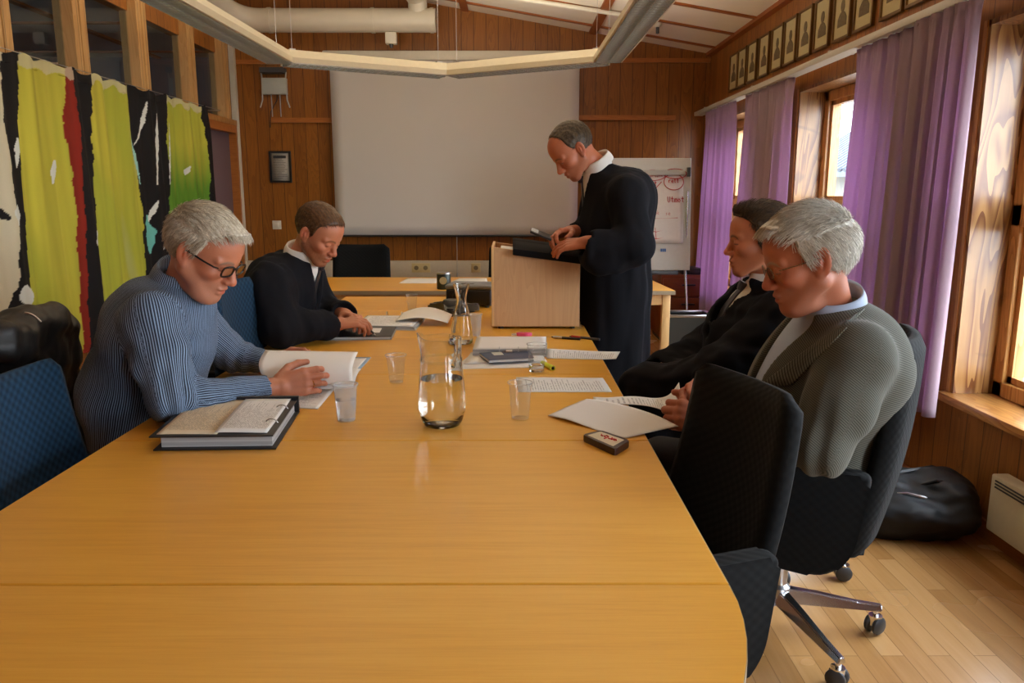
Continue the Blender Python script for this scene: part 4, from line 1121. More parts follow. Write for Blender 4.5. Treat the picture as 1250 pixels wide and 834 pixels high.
for (x0, x1, y0, y1, z0, z1) in ((-wq, wq, -.12, .12, 0, .012), (-wq, wq, -.12, -.11, .012, hz), (-wq, wq, .11, .12, .012, hz), (-wq, -wq+.01, -.11, .11, .012, hz), (wq-.01, wq, -.11, .11, .012, hz)): box(bm, x0, x1, y0, y1, z0, z1)
bm_obj('body', bm, plain('grey_green_crate', srgb(52,52,44), .6), pbx)
bm = bmesh.new(); box(bm, -wq-.008, wq+.008, -.128, -.10, hz-.0, hz+.02, .003); box(bm, -wq-.008, wq+.008, .10, .128, hz, hz+.02, .003); box(bm, -wq-.008, -wq+.02, -.1, .1, hz, hz+.02); box(bm, wq-.02, wq+.008, -.1, .1, hz, hz+.02)
bm_obj('rim', bm, M['steel'], pbx, True)
# ================================================================== BACKPACK (blob built in d_people lib below)
# ================================================================== TABLE THINGS
def V2(p): return Vector((p.x, p.y, p.z))
def local(t, p): return Vector(p) - Vector(t.location)
# ---- glass jug
def jug():
    c = T(540, 519)
    t = thing('glass_jug', 'wide clear glass jug half full of water in the middle of the table', 'jug', (c.x, c.y, TZ), math.radians(62))
    s_ = 1.0
    outer = [(0,0),(.040,0),(.048,.004),(.054,.015),(.0605,.04),(.0625,.06),(.061,.09),(.0590,.12),(.0560,.15),(.0540,.17),(.0540,.178),(.0530,.182),(.0530,.205),(.0535,.215),(.0535,.236)]
    inner = [(.0513,.236),(.0513,.215),(.0508,.205),(.0508,.182),(.0515,.17),(.0535,.15),(.0565,.12),(.058,.09),(.0595,.06),(.0575,.04),(.050,.018),(.040,.011),(0,.011)]
    bm = bmesh.new(); lathe(bm, outer+inner, 56)
    for v in bm.verts:
        if v.co.z > .195:
            a = math.atan2(v.co.y, v.co.x); k = (v.co.z-.195)/.037
            f = max(0, math.cos(a-math.radians(118)))**10; v.co.x += .009*f*k*math.cos(math.radians(118)); v.co.y += .009*f*k*math.sin(math.radians(118)); v.co.z += .012*f*k
    bm_obj('body', bm, M['glass'], t, True)
    def inr(z):
        zs = [p[1] for p in inner[::-1]]; rs = [p[0] for p in inner[::-1]]; return float(np.interp(z, zs, rs))
    lv = .128
    prof = [(0, .0112)] + [(inr(z)+.0004, z) for z in np.linspace(.0115, lv, 12)] + [(0, lv)]
    bm = bmesh.new(); lathe(bm, prof, 48); bm_obj('water', bm, M['water'], t, True)
    bm = bmesh.new(); tube(bm, [(.0530,0,.222), (.063,0,.226), (.076,0,.222), (.082,0,.205), (.080,0,.18), (.072,0,.163), (.0570,0,.148)], [.006,.007,.0075,.0075,.007,.0065,.006], 12)
    bm_obj('handle', bm, M['glass'], t, True)
    bm = bmesh.new(); lathe(bm, [(.0542,.174),(.0560,.174),(.0560,.182),(.0542,.182)], 48, closed=True); bm_obj('neck_ring', bm, M['cup_clear'], t, True)
    return t
jug()
def carafe():
    c = T(564, 419)
    t = thing('glass_carafe', 'slim clear glass carafe with a flared neck behind the wide jug', 'carafe', (c.x, c.y, TZ))
    outer = [(0,0),(.038,0),(.044,.006),(.046,.02),(.043,.06),(.035,.11),(.027,.145),(.0215,.170),(.0205,.185),(.023,.20),(.029,.225),(.034,.245)]
    inner = [(r-.0028, z) for r, z in outer[::-1] if r > .03 or z > .05]; inner = [(max(r,0), max(z, .009)) for r, z in inner]; inner[-1] = (0, .009)
    bm = bmesh.new(); lathe(bm, outer+inner, 40); bm_obj('body', bm, M['glass'], t, True)
    zs = [p[1] for p in outer]; rs = [p[0] for p in outer]
    lv = .115
    prof = [(0,.0092)] + [(float(np.interp(z, zs[1:], rs[1:]))-.0026, z) for z in np.linspace(.0095, lv, 10)] + [(0, lv)]
    bm = bmesh.new(); lathe(bm, prof, 40); bm_obj('water', bm, M['water'], t, True)
carafe()
def cup(px, py, h_px, lab, mat='cup_clear', water=0.0, rt=.035, rb=.022):
    c = T(px, py); 
    zc = (T(px, py)-Vector((0,0,CAM_H))).length
    t = thing('plastic_cup', lab, 'cup', (c.x, c.y, TZ), 0, 'disposable plastic cups')
    h = h_px
    outer = [(0,.002),(rb-.004,.002),(rb-.003,0),(rb,0),(rt-.003,h-.008),(rt-.002,h-.007),(rt-.0005,h-.004),(rt,h)]
    inner = [(rt-.001,h),(rt-.0015,h-.004),(rt-.004,h-.009),(rb-.001,.003),(0,.003)]
    bm = bmesh.new(); lathe(bm, outer+inner, 32)
    bm_obj('body', bm, M[mat], t, True)
    bm = bmesh.new(); lathe(bm, [(rt-.0008,h-.0015),(rt+.0012,h-.0015),(rt+.0012,h+.0008),(rt-.0008,h+.0008)], 32, closed=True); bm_obj('rim', bm, M['cup_frost'], t, True)
    if water > 0:
        bm = bmesh.new(); lathe(bm, [(0,.0032),(rb-.0015,.0032),(rb-.0012+(rt-rb-.002)*water,.003+h*water),(0,.003+h*water)], 32); bm_obj('water', bm, M['water'], t, True)
cup(423, 513, .100, 'frosted plastic cup filled with cloudy water beside the held pages', 'cup_frost', .55, .034, .024)
cup(484, 467, .092, 'clear empty plastic cup left of the glass jug', 'cup_clear', 0, .034, .022)
cup(635, 511, .102, 'clear empty plastic cup right of the glass jug, nearest the big folded sheet', 'cup_clear', 0, .034, .024)
cup(655, 454, .098, 'clear plastic cup with a little water in front of the navy notebook', 'cup_clear', .22, .034, .026)
cup(503, 378, .080, 'small clear cup far down the table before the conference phone', 'cup_clear', 0, .032, .022)
cup(580, 410, .095, 'translucent cup standing right behind the slim carafe', 'cup_frost', .0, .032, .022)
# ---- big black ring binder, left front
def slab(name, c, z0, th, mat, parent, bev=.001):
    """c four corners (x,y) local; extruded slab"""
    bm = bmesh.new(); extrude_poly(bm, [(p[0], p[1]) for p in c], z0, z0+th, 'xy', bev, 2)
    return bm_obj(name, bm, mat, parent, True)
def quad_at(t, pxs): return [tuple((T(*p)-Vector(t.location))[:2]) for p in pxs]
def lerpq(c, u0, u1, v0, v1):
    c = [Vector(p) for p in c]
    f = lambda u, v: tuple(c[0]*(1-u)*(1-v)+c[1]*u*(1-v)+c[2]*u*v+c[3]*(1-u)*v)
    return [f(u0, v0), f(u1, v0), f(u1, v1), f(u0, v1)]
def frosty(o): return o
c0 = T(187, 551); c1 = T(337, 549); c2 = T(366, 503); 
c3 = c0 + (c2-c1)
bd = thing('ring_binder', 'thick black ring binder with printed pages on top at the left table edge', 'binder', ((c0.x+c2.x)/2, (c0.y+c2.y)/2, TZ))
M['black_card'] = plain('black_binder_board', (.014,.013,.015), .45)
q4 = [tuple((p-Vector(bd.location))[:2]) for p in (c0, c1, c2, c3)]
slab('back_cover', q4, 0, .004, M['black_card'], bd)
slab('spine', lerpq(q4, .0, 1.0, .965, 1.0), .004, .044, M['black_card'], bd)
M['page_block'] = board_wood('stacked_page_edges', srgb(150,150,150), srgb(226,226,226), 'x', 'z', .004, .8, .2, .4, vary=.5)
slab('page_block', lerpq(q4, .05, .96, .05, .95), .004, .028, M['page_block'], bd)
slab('front_cover', lerpq(q4, -.02, .985, -.015, 1.0), .034, .004, M['black_card'], bd)
for v_ in (.3, .7):
    pm = lerpq(q4, .90, .90, v_, v_)[0]
    bm = bmesh.new(); tube(bm, [(pm[0]+.018*math.cos(a_), pm[1], .03+.018*math.sin(a_)) for a_ in np.linspace(0, PI, 9)], .0015, 6); bm_obj('ring', bm, M['steel'], bd, True)
ql = lerpq(q4, .03, .52, .02, .98); qr = lerpq(q4, .50, .93, .02, .98)
flat_quad_sheet('cream_page', [(*p, 0) for p in ql], M['print_warm'], bd, .0385, .0012, 0, 12, 8, .002)
flat_quad_sheet('printed_page', [(*p, 0) for p in qr], M['print_side'], bd, .041, .0012, .0, 12, 8, .003)
# ---- papers under the held pages
def paper(name, pxs, label, mat='print', cat='paper', z=.0005, **k):
    ps = [T(*p) for p in pxs]; c = sum(ps, Vector())/4
    t = flat_quad_sheet(name, [(p.x-c.x, p.y-c.y, 0) for p in ps], M[mat], None, z, **k); t.location = (c.x, c.y, TZ); setp(t, label, cat); return t
paper('printed_sheet', [(330, 497), (388, 500), (413, 470), (350, 468)], 'printed sheet lying under the hand of the striped-shirt man', 'print', thick=.002)
M['blue_film'] = plain('pale_blue_plastic_folder', srgb(148,178,206), .25)
t = thing('plastic_folder', 'pale blue transparent folder of papers sticking out behind the held pages', 'folder', tuple(T(425, 452)))
qf = quad_at(t, [(400, 458), (433, 459), (453, 437), (415, 437)])
slab('cover', qf, 0, .003, M['blue_film'], t); flat_quad_sheet('sheet', [(*p, 0) for p in lerpq(qf, .1, .9, .1, .9)], M['paper'], t, .0035)
# ---- man 2 things
t = thing('document_folder', 'closed black document folder with grey edges and a small label, left side of the table', 'folder', tuple(T(440, 411)))
qf = quad_at(t, [(393, 416), (478, 415), (484, 403), (402, 402)])
slab('back_cover', qf, 0, .003, M['grey_plastic'], t); slab('pages', lerpq(qf, .02, .98, .03, .97), .003, .010, M['paper'], t)
slab('front_cover', lerpq(qf, 0, 1, 0, 1), .013, .003, M['black_card'], t)
slab('label', lerpq(qf, .62, .80, .35, .8), .016, .0006, M['paper'], t, 0)
t = thing('open_binder', 'open ring binder with a lifted page in front of the bearded man', 'binder', tuple(T(475, 395)))
qf = quad_at(t, [(428, 402), (507, 404), (520, 389), (448, 388)])
slab('cover', qf, 0, .003, M['grey_plastic'], t); slab('pages', lerpq(qf, .02, .98, .04, .96), .003, .012, M['page_block'], t)
flat_quad_sheet('top_page', [(*p, 0) for p in lerpq(qf, .05, .95, .06, .9)], M['print'], t, .0156)
for u_ in (.35, .6):
    pm = lerpq(qf, u_, u_, .97, .97)[0]; bm = bmesh.new(); tube(bm, [(pm[0], pm[1]+.02*math.cos(a_), .012+.022*math.sin(a_)) for a_ in np.linspace(0, PI, 9)], .0016, 6); bm_obj('ring', bm, M['steel'], t, True)
p0, p1, p2, p3 = [Vector((*p, 0)) for p in lerpq(qf, .62, 1.45, .35, .95)]
def lift(u, v):
    p = p0*(1-u)*(1-v)+p1*u*(1-v)+p2*u*v+p3*(1-u)*v; return (p.x, p.y, .018+.035*math.sin(PI*min(1, u*.95+.05))*(.6+.4*v)+.006*v)
sheet('lifted_page', lift, 18, 10, M['paper'], t, .001)
# ---- right-hand binder group
t = thing('ring_binder', 'open ring binder with a thick white page stack behind the navy notebook', 'binder', tuple(T(622, 428)))
qf = quad_at(t, [(575, 437), (668, 436), (668, 419), (581, 419)])
slab('cover', qf, 0, .003, M['grey_plastic'], t); slab('page_stack', lerpq(qf, .02, .99, .03, .97), .003, .026, M['page_block'], t)
flat_quad_sheet('top_page', [(*p, 0) for p in lerpq(qf, .02, .98, .05, .95)], M['paper'], t, .0295)
for u_ in (.37, .62, .74):
    pm = lerpq(qf, u_, u_, .05, .05)[0]; bm = bmesh.new(); tube(bm, [(pm[0], pm[1]+.016*math.cos(a_), .018+.02*math.sin(a_)) for a_ in np.linspace(0, 2*PI, 17)], .0015, 6); bm_obj('ring', bm, M['steel'], t, True)
bm = bmesh.new(); pm = lerpq(qf, .5, .5, -.03, -.03)[0]; tube(bm, [(pm[0]-.012, pm[1], .022), (pm[0]+.012, pm[1], .022)], .009, 10); bm_obj('lever', bm, M['steel'], t, True)
t = thing('loose_papers', 'stack of loose white papers under the navy notebook', 'papers', tuple(T(610, 445)))
qf = quad_at(t, [(553, 451), (664, 449), (655, 434), (574, 434)])
slab('bottom_sheets', qf, 0, .003, M['paper'], t); flat_quad_sheet('upper_sheet', [(*p, 0) for p in quad_at(t, [(566, 446), (668, 443), (660, 432), (575, 432)])], M['paper'], t, .0035, .002, -.0, 10, 6, .002)
tl = Vector(tuple(T(617, 442)))
t = thing('notebook', 'closed navy blue notebook with a small white label on the papers', 'notebook', (tl.x, tl.y, TZ+.0095))
def quad_z(t, pxs, z): return [tuple((P(a, b, z=z)-Vector(t.location))[:2]) for a, b in pxs]
qf = quad_z(t, [(597, 441), (652, 438), (646, 427.5), (585, 432)], TZ+.018)
M['navy'] = plain('navy_book_cloth', srgb(26,48,84), .5)
slab('back_cover', qf, 0, .0015, M['navy'], t); slab('pages', lerpq(qf, .01, .985, .015, .985), .0015, .009, M['paper'], t); slab('front_cover', qf, .0105, .0015, M['navy'], t)
slab('label', lerpq(qf, .22, .42, .55, .92), .012, .0005, plain('label_cream', srgb(206,204,190), .6), t, 0)
paper('printed_sheet', [(667, 438), (752, 440), (757, 431), (667, 426)], 'printed sheet curling over the right table edge beside the navy notebook', 'print_side', z=.0005, curl=.004)
paper('printed_sheet', [(633, 479), (747, 479), (736, 462), (630, 461)], 'flat printed sheet with a table of figures right of the empty cup', 'print_side')
# big folded sheets
def big():
    A = T(669, 509); B = T(720, 535) ; C = T(825, 533); D = T(745, 489)
    t = thing('folded_document', 'large half-folded document lying in front of the grey-jacketed man', 'paper', (D.x, D.y, TZ))
    lo = Vector(t.location)
    a, b, c, d = [T(*p)-lo for p in ((669, 509), (764, 536), (828, 524), (716, 490))]
    def fn(u, v):
        p = a*(1-u)*(1-v) + b*u*(1-v) + c*u*v + d*(1-u)*v
        return (p.x, p.y, .003 + .022*math.sin(PI*u)*v**1.3 + .004*math.sin(6*u+2*v))
    sheet('lower_sheet', fn, 24, 16, M['paper'], t, .0012)
    a2, b2 = T(724, 491)-lo, T(822, 502)-lo
    H1 = P(829, 467, y=T(812, 492).y+.0)-lo
    pts_t = [T(724, 487)-lo, T(770, 489)-lo + Vector((0,0,.012)), T(800, 492)-lo+Vector((0,0,.014)), P(817, 482, y=T(812, 500).y)-lo, P(829, 467, y=T(812, 500).y)-lo]
    pts_b = [T(724, 496)-lo+Vector((0,0,.006)), T(775, 505)-lo+Vector((0,0,.025)), T(805, 512)-lo+Vector((0,0,.028)), P(824, 512, y=T(820, 520).y)-lo+Vector((0,0,.0)), P(833, 494, y=T(826, 515).y)-lo]
    def crv(P_, u):
        u = u*(len(P_)-1); k = min(int(u), len(P_)-2); f = u-k
        p0 = P_[max(k-1, 0)]; p1 = P_[k]; p2 = P_[k+1]; p3 = P_[min(k+2, len(P_)-1)]
        return .5*((2*p1)+(p2-p0)*f+(2*p0-5*p1+4*p2-p3)*f*f+(3*p1-p0-3*p2+p3)*f**3)
    def fn2(u, v): 
        p = crv(pts_b, u)*(1-v)+crv(pts_t, u)*v; return (p.x, p.y, max(p.z, .005))
    sheet('printed_leaf', fn2, 28, 10, M['print_side'], t, .001)
big()
# dark card box with red mark
t = thing('card_case', 'dark brown plastic case with a cream label and red lettering at the right table edge', 'case', tuple(T(740, 544)))
qf = [tuple((P(a, b, z=TZ+.016)-Vector(t.location))[:2]) for a, b in ((711, 531), (751, 549), (769, 538), (733, 525.5))]
M['brown_plastic'] = plain('dark_brown_plastic', srgb(52,28,26), .35)
bm = bmesh.new(); extrude_poly(bm, round_poly(qf, .008, 4), 0, .017, 'xy', .003, 3); bm_obj('body', bm, M['brown_plastic'], t, True)
lq = lerpq(qf, .10, .88, .12, .86)
slab('label', lq, .017, .0006, plain('cream_label', srgb(216,204,176), .5), t, 0)
bm = bmesh.new(); C_ = [Vector((*p, 0)) for p in lq]
def lp(u, v): p = C_[0]*(1-u)*(1-v)+C_[1]*u*(1-v)+C_[2]*u*v+C_[3]*(1-u)*v; return Vector((p.x, p.y, .0184))
# lettering "arb", upside down as the photo shows it
for st in ([(.72,.62),(.80,.55),(.86,.62),(.80,.72),(.72,.66),(.70,.52)], [(.64,.72),(.66,.52),(.60,.50),(.57,.56)], [(.52,.30),(.50,.70),(.40,.74),(.36,.60),(.46,.50)], [(.34,.55),(.28,.52),(.22,.66)]):
    tube(bm, [lp(*s_) for s_ in st], .0016, 5)
bm_obj('red_lettering', bm, plain('red_print', srgb(206,40,36), .5), t)
# highlighter, pink eraser, pens
def pen(pa, pb, r, lab, cols, cat='pen', name='pen', tip=True, z=0):
    A, B = T(*pa), T(*pb); d = B-A; ln = d.length
    t = thing(name, lab, cat, tuple(A+Vector((0,0,r+z))), math.atan2(d.y, d.x))
    bm = bmesh.new(); tube(bm, [(0,0,0), (ln*.62,0,0)], r, 12); bm_obj('barrel', bm, cols[0], t, True)
    bm = bmesh.new(); tube(bm, [(ln*.62,0,0), (ln*.93,0,0)], r*1.08, 12); bm_obj('cap', bm, cols[1], t, True)
    bm = bmesh.new(); tube(bm, [(ln*.93,0,0), (ln,0,0)], [r*.7, r*.25], 10); bm_obj('tip', bm, cols[2], t, True)
    return t
ylw = plain('fluorescent_yellow_plastic', srgb(214,230,30), .4)
pen((662, 446), (676, 453), .0085, 'yellow highlighter behind the cup with a little water', [ylw, ylw, M['black_plastic']], 'highlighter', 'highlighter')
pk = plain('pink_plastic', srgb(224,80,120), .45); 
t = thing('correction_roller', 'small pink correction roller in front of the lectern', 'correction roller', tuple(T(640, 410)))
bm = bmesh.new(); extrude_poly(bm, round_poly([(-.035,-.012),(.01,-.016),(.035,-.004),(.03,.012),(-.01,.018),(-.035,.01)], .01, 4), 0, .014, 'xy', .004, 3); bm_obj('body', bm, pk, t, True)
bm = bmesh.new(); extrude_poly(bm, [(-.055,-.005),(-.033,-.009),(-.033,.007)], .002, .01, 'xy'); bm_obj('tip', bm, M['paper'], t)
rdp = plain('red_plastic', srgb(176,30,26), .4)
pen((708, 415.5), (673, 413), .0055, 'black ballpoint pen lying left of the red-capped pen', [M['black_plastic'], M['steel'], M['black_plastic']])
pen((732, 416), (695, 412), .0052, 'red-capped pen lying close to the right table edge', [M['dark_grey'], rdp, M['black_plastic']])
# ---- projector, conference phone, tin, cables, far papers
pj = T(575, 375)
t = thing('data_projector', 'black and grey data projector standing left of the lectern', 'projector', (pj.x, pj.y+.08, TZ), math.radians(-8))
boxo('body', -.125, .125, -.10, .10, .012, .10, M['black_plastic'], t, .014, 3)
boxo('lid', -.128, .128, -.103, .103, .098, .122, plain('grey_projector_lid', srgb(120,122,124), .4), t, .010, 3)
bm = bmesh.new(); lathe(bm, [(.030,0),(.036,.0),(.036,.018),(.030,.02),(.026,.006),(0,.004)], 24); o = bm_obj('lens', bm, M['dark_grey'], t, True); o.rotation_euler = (PI/2, 0, 0); o.location = (-.05, -.10, .06)
boxo('button_panel', -.05, .02, -.05, -.02, .122, .124, M['dark_grey'], t)
for x_ in (-.1, .1):
    for y_ in (-.08, .08):
        bm = bmesh.new(); lathe(bm, [(0,0),(.012,0),(.012,.014),(0,.014)], 10, (x_, y_, 0)); bm_obj('foot', bm, M['dark_grey'], t)
cp = T(552, 384)
t = thing('conference_phone', 'three-armed dark grey conference phone in front of the projector', 'conference phone', (cp.x, cp.y+.05, TZ), .5)
bm = bmesh.new(); pts = []
for k in range(3):
    a_ = k*2*PI/3
    pts += [(.15*math.cos(a_-.16), .15*math.sin(a_-.16)), (.155*math.cos(a_+.16), .155*math.sin(a_+.16)), (.055*math.cos(a_+PI/3), .055*math.sin(a_+PI/3))]
ol = round_poly(pts, .03, 5)
extrude_poly(bm, ol, .008, .042, 'xy')
for v in bm.verts:
    r_ = math.hypot(v.co.x, v.co.y)
    if v.co.z > .02: v.co.z += .030*max(0, 1-r_/.16)-.012*min(1, r_/.15); 
bm2 = bm; extrude_poly(bm, [(p[0]*.82, p[1]*.82) for p in ol], 0, .010, 'xy')
M['phone_shell'] = plain('dark_olive_grey_plastic', srgb(62,64,56), .35)
bm_obj('shell', bm, M['phone_shell'], t, False)
bm = bmesh.new(); lathe(bm, [(.0,.072),(.046,.070),(.056,.058),(.06,.040)], 24); bm_obj('speaker_grille', bm, M['dark_grey'], t, True)
for k in range(3):
    a_ = k*2*PI/3; bm = bmesh.new(); lathe(bm, [(0,.044),(.018,.042),(.02,.034)], 12, (.125*math.cos(a_), .125*math.sin(a_), 0)); bm_obj('microphone', bm, M['black_plastic'], t, True)
tc_ = T(541, 354)
t = thing('round_tin', 'small dark round tin with a pale emblem beside the projector', 'tin', (tc_.x, by0+.10, TZ))
bm = bmesh.new(); lathe(bm, [(0,0),(.044,0),(.046,.003),(.046,.10),(.044,.104),(0,.104)], 24); bm_obj('body', bm, plain('dark_green_tin', srgb(52,58,52), .35, .4), t, True)
bm = bmesh.new(); pts = [(.024*math.cos(a_), .058+.024*math.sin(a_)) for a_ in np.linspace(0, 2*PI, 20, endpoint=False)]
extrude_poly(bm, pts, -.048, -.0445, 'xz'); bm_obj('emblem', bm, plain('pale_emblem', srgb(190,170,120), .4), t)
bm = bmesh.new(); lathe(bm, [(.046,.098),(.048,.098),(.048,.108),(0,.108),(0,.105),(.046,.105)], 24); bm_obj('lid', bm, M['steel'], t, True)
bm = bmesh.new(); r_ = random.Random(5)
def cable(pts_, r=.004):
    tube(bm, pts_, r, 6)
c0_ = Vector((pj.x, pj.y, TZ+.005))
for k in range(5):
    pp = []
    x_, y_ = -.16+.02*k, -.03*k+.02
    for j in range(14):
        a_ = j/13*PI*1.6+k; pp.append(c0_+Vector((x_+.07*math.cos(a_)+.02*j/13, .12+.05*math.sin(a_)-.01*k, .0+.003*k)))
    cable(pp)
setp(bm_obj('cable_coil', bm, M['black_plastic'], None, True), 'tangle of black cables left of the projector', 'cable')
bm = bmesh.new(); pp = [c0_+Vector((.1+.012*j, .04+.03*math.sin(j*.9), .0)) for j in range(10)]
cable(pp, .0045); cable([c0_+Vector((.12+.008*j, .10+.02*math.cos(j*.8), .0)) for j in range(12)], .004)
setp(bm_obj('power_cable', bm, M['black_plastic'], None, True), 'black power cable between the projector and the lectern', 'cable')
pj2 = Vector(tuple(P(505, 343, z=TZ)))
t = paper('blank_sheet', [(487, 346), (532, 346), (537, 340), (497, 340)], 'white sheet lying on the crosswise table left of the tin', 'paper')
t = paper('blank_sheet', [(548, 346), (596, 347), (594, 340), (560, 340)], 'white sheet on the crosswise table behind the projector', 'paper')
pw = T(596, 373); t = thing('adapter_block', 'small cream adapter block between the projector and the lectern', 'adapter', (pw.x, pw.y+.04, TZ)); boxo('body', -.03, .03, -.04, .04, 0, .03, M['white_paint'], t, .006); tubeo('lead', [(0,.04,.012),(.02,.09,.006),(.0,.14,.006)], .003, M['white_paint'], t)
# ================================================================== implicit-surface modelling
def A3(p): return np.array([p[0], p[1], p[2]], float)
def nrm(v): v = np.asarray(v, float); return v/np.linalg.norm(v)
class Rc:
    def __init__(s, a, b, ra, rb, k=.01, op='u'):
        s.a, s.b, s.ra, s.rb, s.k, s.op = A3(a), A3(b), ra, rb, k, op
        s.c = (s.a+s.b)/2; s.R = np.linalg.norm(s.b-s.a)/2 + max(ra, rb)
    def d(s, P_):
        ba = s.b-s.a; l2 = ba@ba
        if l2 < 1e-10: return np.linalg.norm(P_-s.a, axis=1)-s.ra
        rr = s.ra-s.rb; a2 = max(l2-rr*rr, 1e-9); il2 = 1/l2
        pa = P_-s.a; y = pa@ba; z = y-l2
        xv = pa*l2-np.outer(y, ba); x2 = (xv*xv).sum(1); y2 = y*y*l2; z2 = z*z*l2
        kk = np.sign(rr)*rr*rr*x2
        o = (np.sqrt(x2*a2*il2)+y*rr)*il2-s.ra
        m1 = np.sign(z)*a2*z2 > kk; o = np.where(m1, np.sqrt(x2+z2)*il2-s.rb, o)
        m2 = (~m1) & (np.sign(y)*a2*y2 < kk); o = np.where(m2, np.sqrt(x2+y2)*il2-s.ra, o)
        return o
class El:
    def __init__(s, c, r, R=None, k=.01, op='u'):
        s.c, s.r, s.M, s.k, s.op = A3(c), np.array(r, float), (np.eye(3) if R is None else np.asarray(R, float)), k, op
        s.R = max(r)
    def d(s, P_):
        q = (P_-s.c)@s.M       # columns of M = local axes
        k0 = np.linalg.norm(q/s.r, axis=1); k1 = np.linalg.norm(q/(s.r**2), axis=1)
        return k0*(k0-1)/np.maximum(k1, 1e-6)
class Hs:   # half space: keeps the side against n
    def __init__(s, c, n, k=.004, op='i'):
        s.c, s.n, s.k, s.op = A3(c), nrm(n), k, op; s.R = 1e9
    def d(s, P_): return (P_-s.c)@s.n
def ev(prims, P_, disp=None, cull=True):
    n = len(P_); d = np.full(n, 1.0)
    c = P_.mean(0); rad = np.sqrt(((P_-c)**2).sum(1).max())
    for p in prims:
        if cull and p.R < 1e8 and np.linalg.norm(c-p.c)-p.R-rad > .07: continue
        q = p.d(P_)
        k = p.k
        if p.op == 'u':
            h = np.maximum(k-np.abs(d-q), 0)/k; d = np.minimum(d, q)-h*h*k*.25
        elif p.op == 's':
            h = np.maximum(k-np.abs(d+q), 0)/k; d = np.maximum(d, -q)+h*h*k*.25
        else:
            h = np.maximum(k-np.abs(d-q), 0)/k; d = np.maximum(d, q)+h*h*k*.25
    if disp is not None: d = d-disp(P_)
    return d
def surf(prims, h, disp=None, bmin=None, bmax=None, pad=.02):
    """surface nets over sparse blocks -> verts, quads"""
    us = [p for p in prims if p.op == 'u']
    if bmin is None:
        bmin = np.min([p.c-p.R for p in us], 0)-pad; bmax = np.max([p.c+p.R for p in us], 0)+pad
    B = 8; bs = B*h
    nb = np.ceil((bmax-bmin)/bs).astype(int)
    g = np.stack(np.meshgrid(*[np.arange(k) for k in nb], indexing='ij'), -1).reshape(-1, 3)
    # coarse cull
    keep = []
    sup = 4
    gs = g//sup; key = (gs[:,0]*10007+gs[:,1])*10007+gs[:,2]
    order = np.argsort(key, kind='stable'); g = g[order]; key = key[order]
    st = np.flatnonzero(np.r_[True, key[1:] != key[:-1]]); en = np.r_[st[1:], len(key)]
    for s0, e0 in zip(st, en):
        cc = bmin+(g[s0:e0]+.5)*bs
        dd = ev(prims, cc, None)
        keep.append(g[s0:e0][np.abs(dd) < bs*1.15+.012])
    blocks = np.concatenate([k for k in keep if len(k)])
    off = np.stack(np.meshgrid(*[np.arange(B+1)]*3, indexing='ij'), -1).reshape(-1, 3)
    N_ = (nb*B+2).astype(np.int64)
    KV = []; VV = []; QF = []
    corner = np.array([[i, j, k] for i in (0,1) for j in (0,1) for k in (0,1)])
    edges = [(a, b) for a in range(8) for b in range(a+1, 8) if np.abs(corner[a]-corner[b]).sum() == 1]
    ck = (blocks//3); kk2 = (ck[:,0]*10007+ck[:,1])*10007+ck[:,2]; od = np.argsort(kk2, kind='stable'); blocks = blocks[od]; kk2 = kk2[od]
    st = np.flatnonzero(np.r_[True, kk2[1:] != kk2[:-1]]); en = np.r_[st[1:], len(kk2)]
    for s0, e0 in zip(st, en):
        bb = blocks[s0:e0]
        gi = bb[:, None, :]*B+off[None]            # n,(B+1)^3,3
        pts = bmin+gi*h
        D = ev(prims, pts.reshape(-1, 3), disp).reshape(len(bb), B+1, B+1, B+1)
        S = D < 0
        if S.all() or not S.any(): continue
        C8 = np.stack([D[:, i:i+B, j:j+B, k:k+B] for i, j, k in corner], -1)
        S8 = C8 < 0; cnt = S8.sum(-1); act = (cnt > 0) & (cnt < 8)
        idx = np.argwhere(act)
        if len(idx):
            c8 = C8[act]; acc = np.zeros((len(idx), 3)); m = np.zeros(len(idx))
            for a, b in edges:
                da, db = c8[:, a], c8[:, b]; cr = (da < 0) != (db < 0)
                t = np.where(cr, da/(da-db+1e-20), 0)
                acc += np.where(cr[:, None], corner[a]+(corner[b]-corner[a])*t[:, None], 0); m += cr
            cell = bb[idx[:,0]]*B+idx[:,1:]
            VV.append(bmin+(cell+acc/m[:, None])*h)
            KV.append((cell[:,0]*N_[1]+cell[:,1])*N_[2]+cell[:,2])
        for ax in range(3):
            u, v = (ax+1) % 3, (ax+2) % 3
            s0_ = S[:, :B, :B, :B]
            sl = [slice(None), slice(0, B), slice(0, B), slice(0, B)]; sl[ax+1] = slice(1, B+1)
            s1_ = S[tuple(sl)]
            ch = np.argwhere(s0_ != s1_)
            if not len(ch): continue
            inside = s0_[tuple(ch.T)]
            cell = bb[ch[:,0]]*B+ch[:,1:]
            eu = np.zeros(3, int); eu[u] = 1; evv = np.zeros(3, int); evv[v] = 1
            cs = [cell-eu-evv, cell-evv, cell, cell-eu]
            ks = np.stack([(c[:,0]*N_[1]+c[:,1])*N_[2]+c[:,2] for c in cs], 1)
            ks[~inside] = ks[~inside][:, ::-1]
            QF.append(ks)
    K = np.concatenate(KV); V = np.concatenate(VV); Q = np.concatenate(QF)
    o = np.argsort(K); K = K[o]; V = V[o]
    ix = np.searchsorted(K, Q); ix = np.clip(ix, 0, len(K)-1); ok = (K[ix] == Q).all(1)
    Q = ix[ok]
    return V, Q
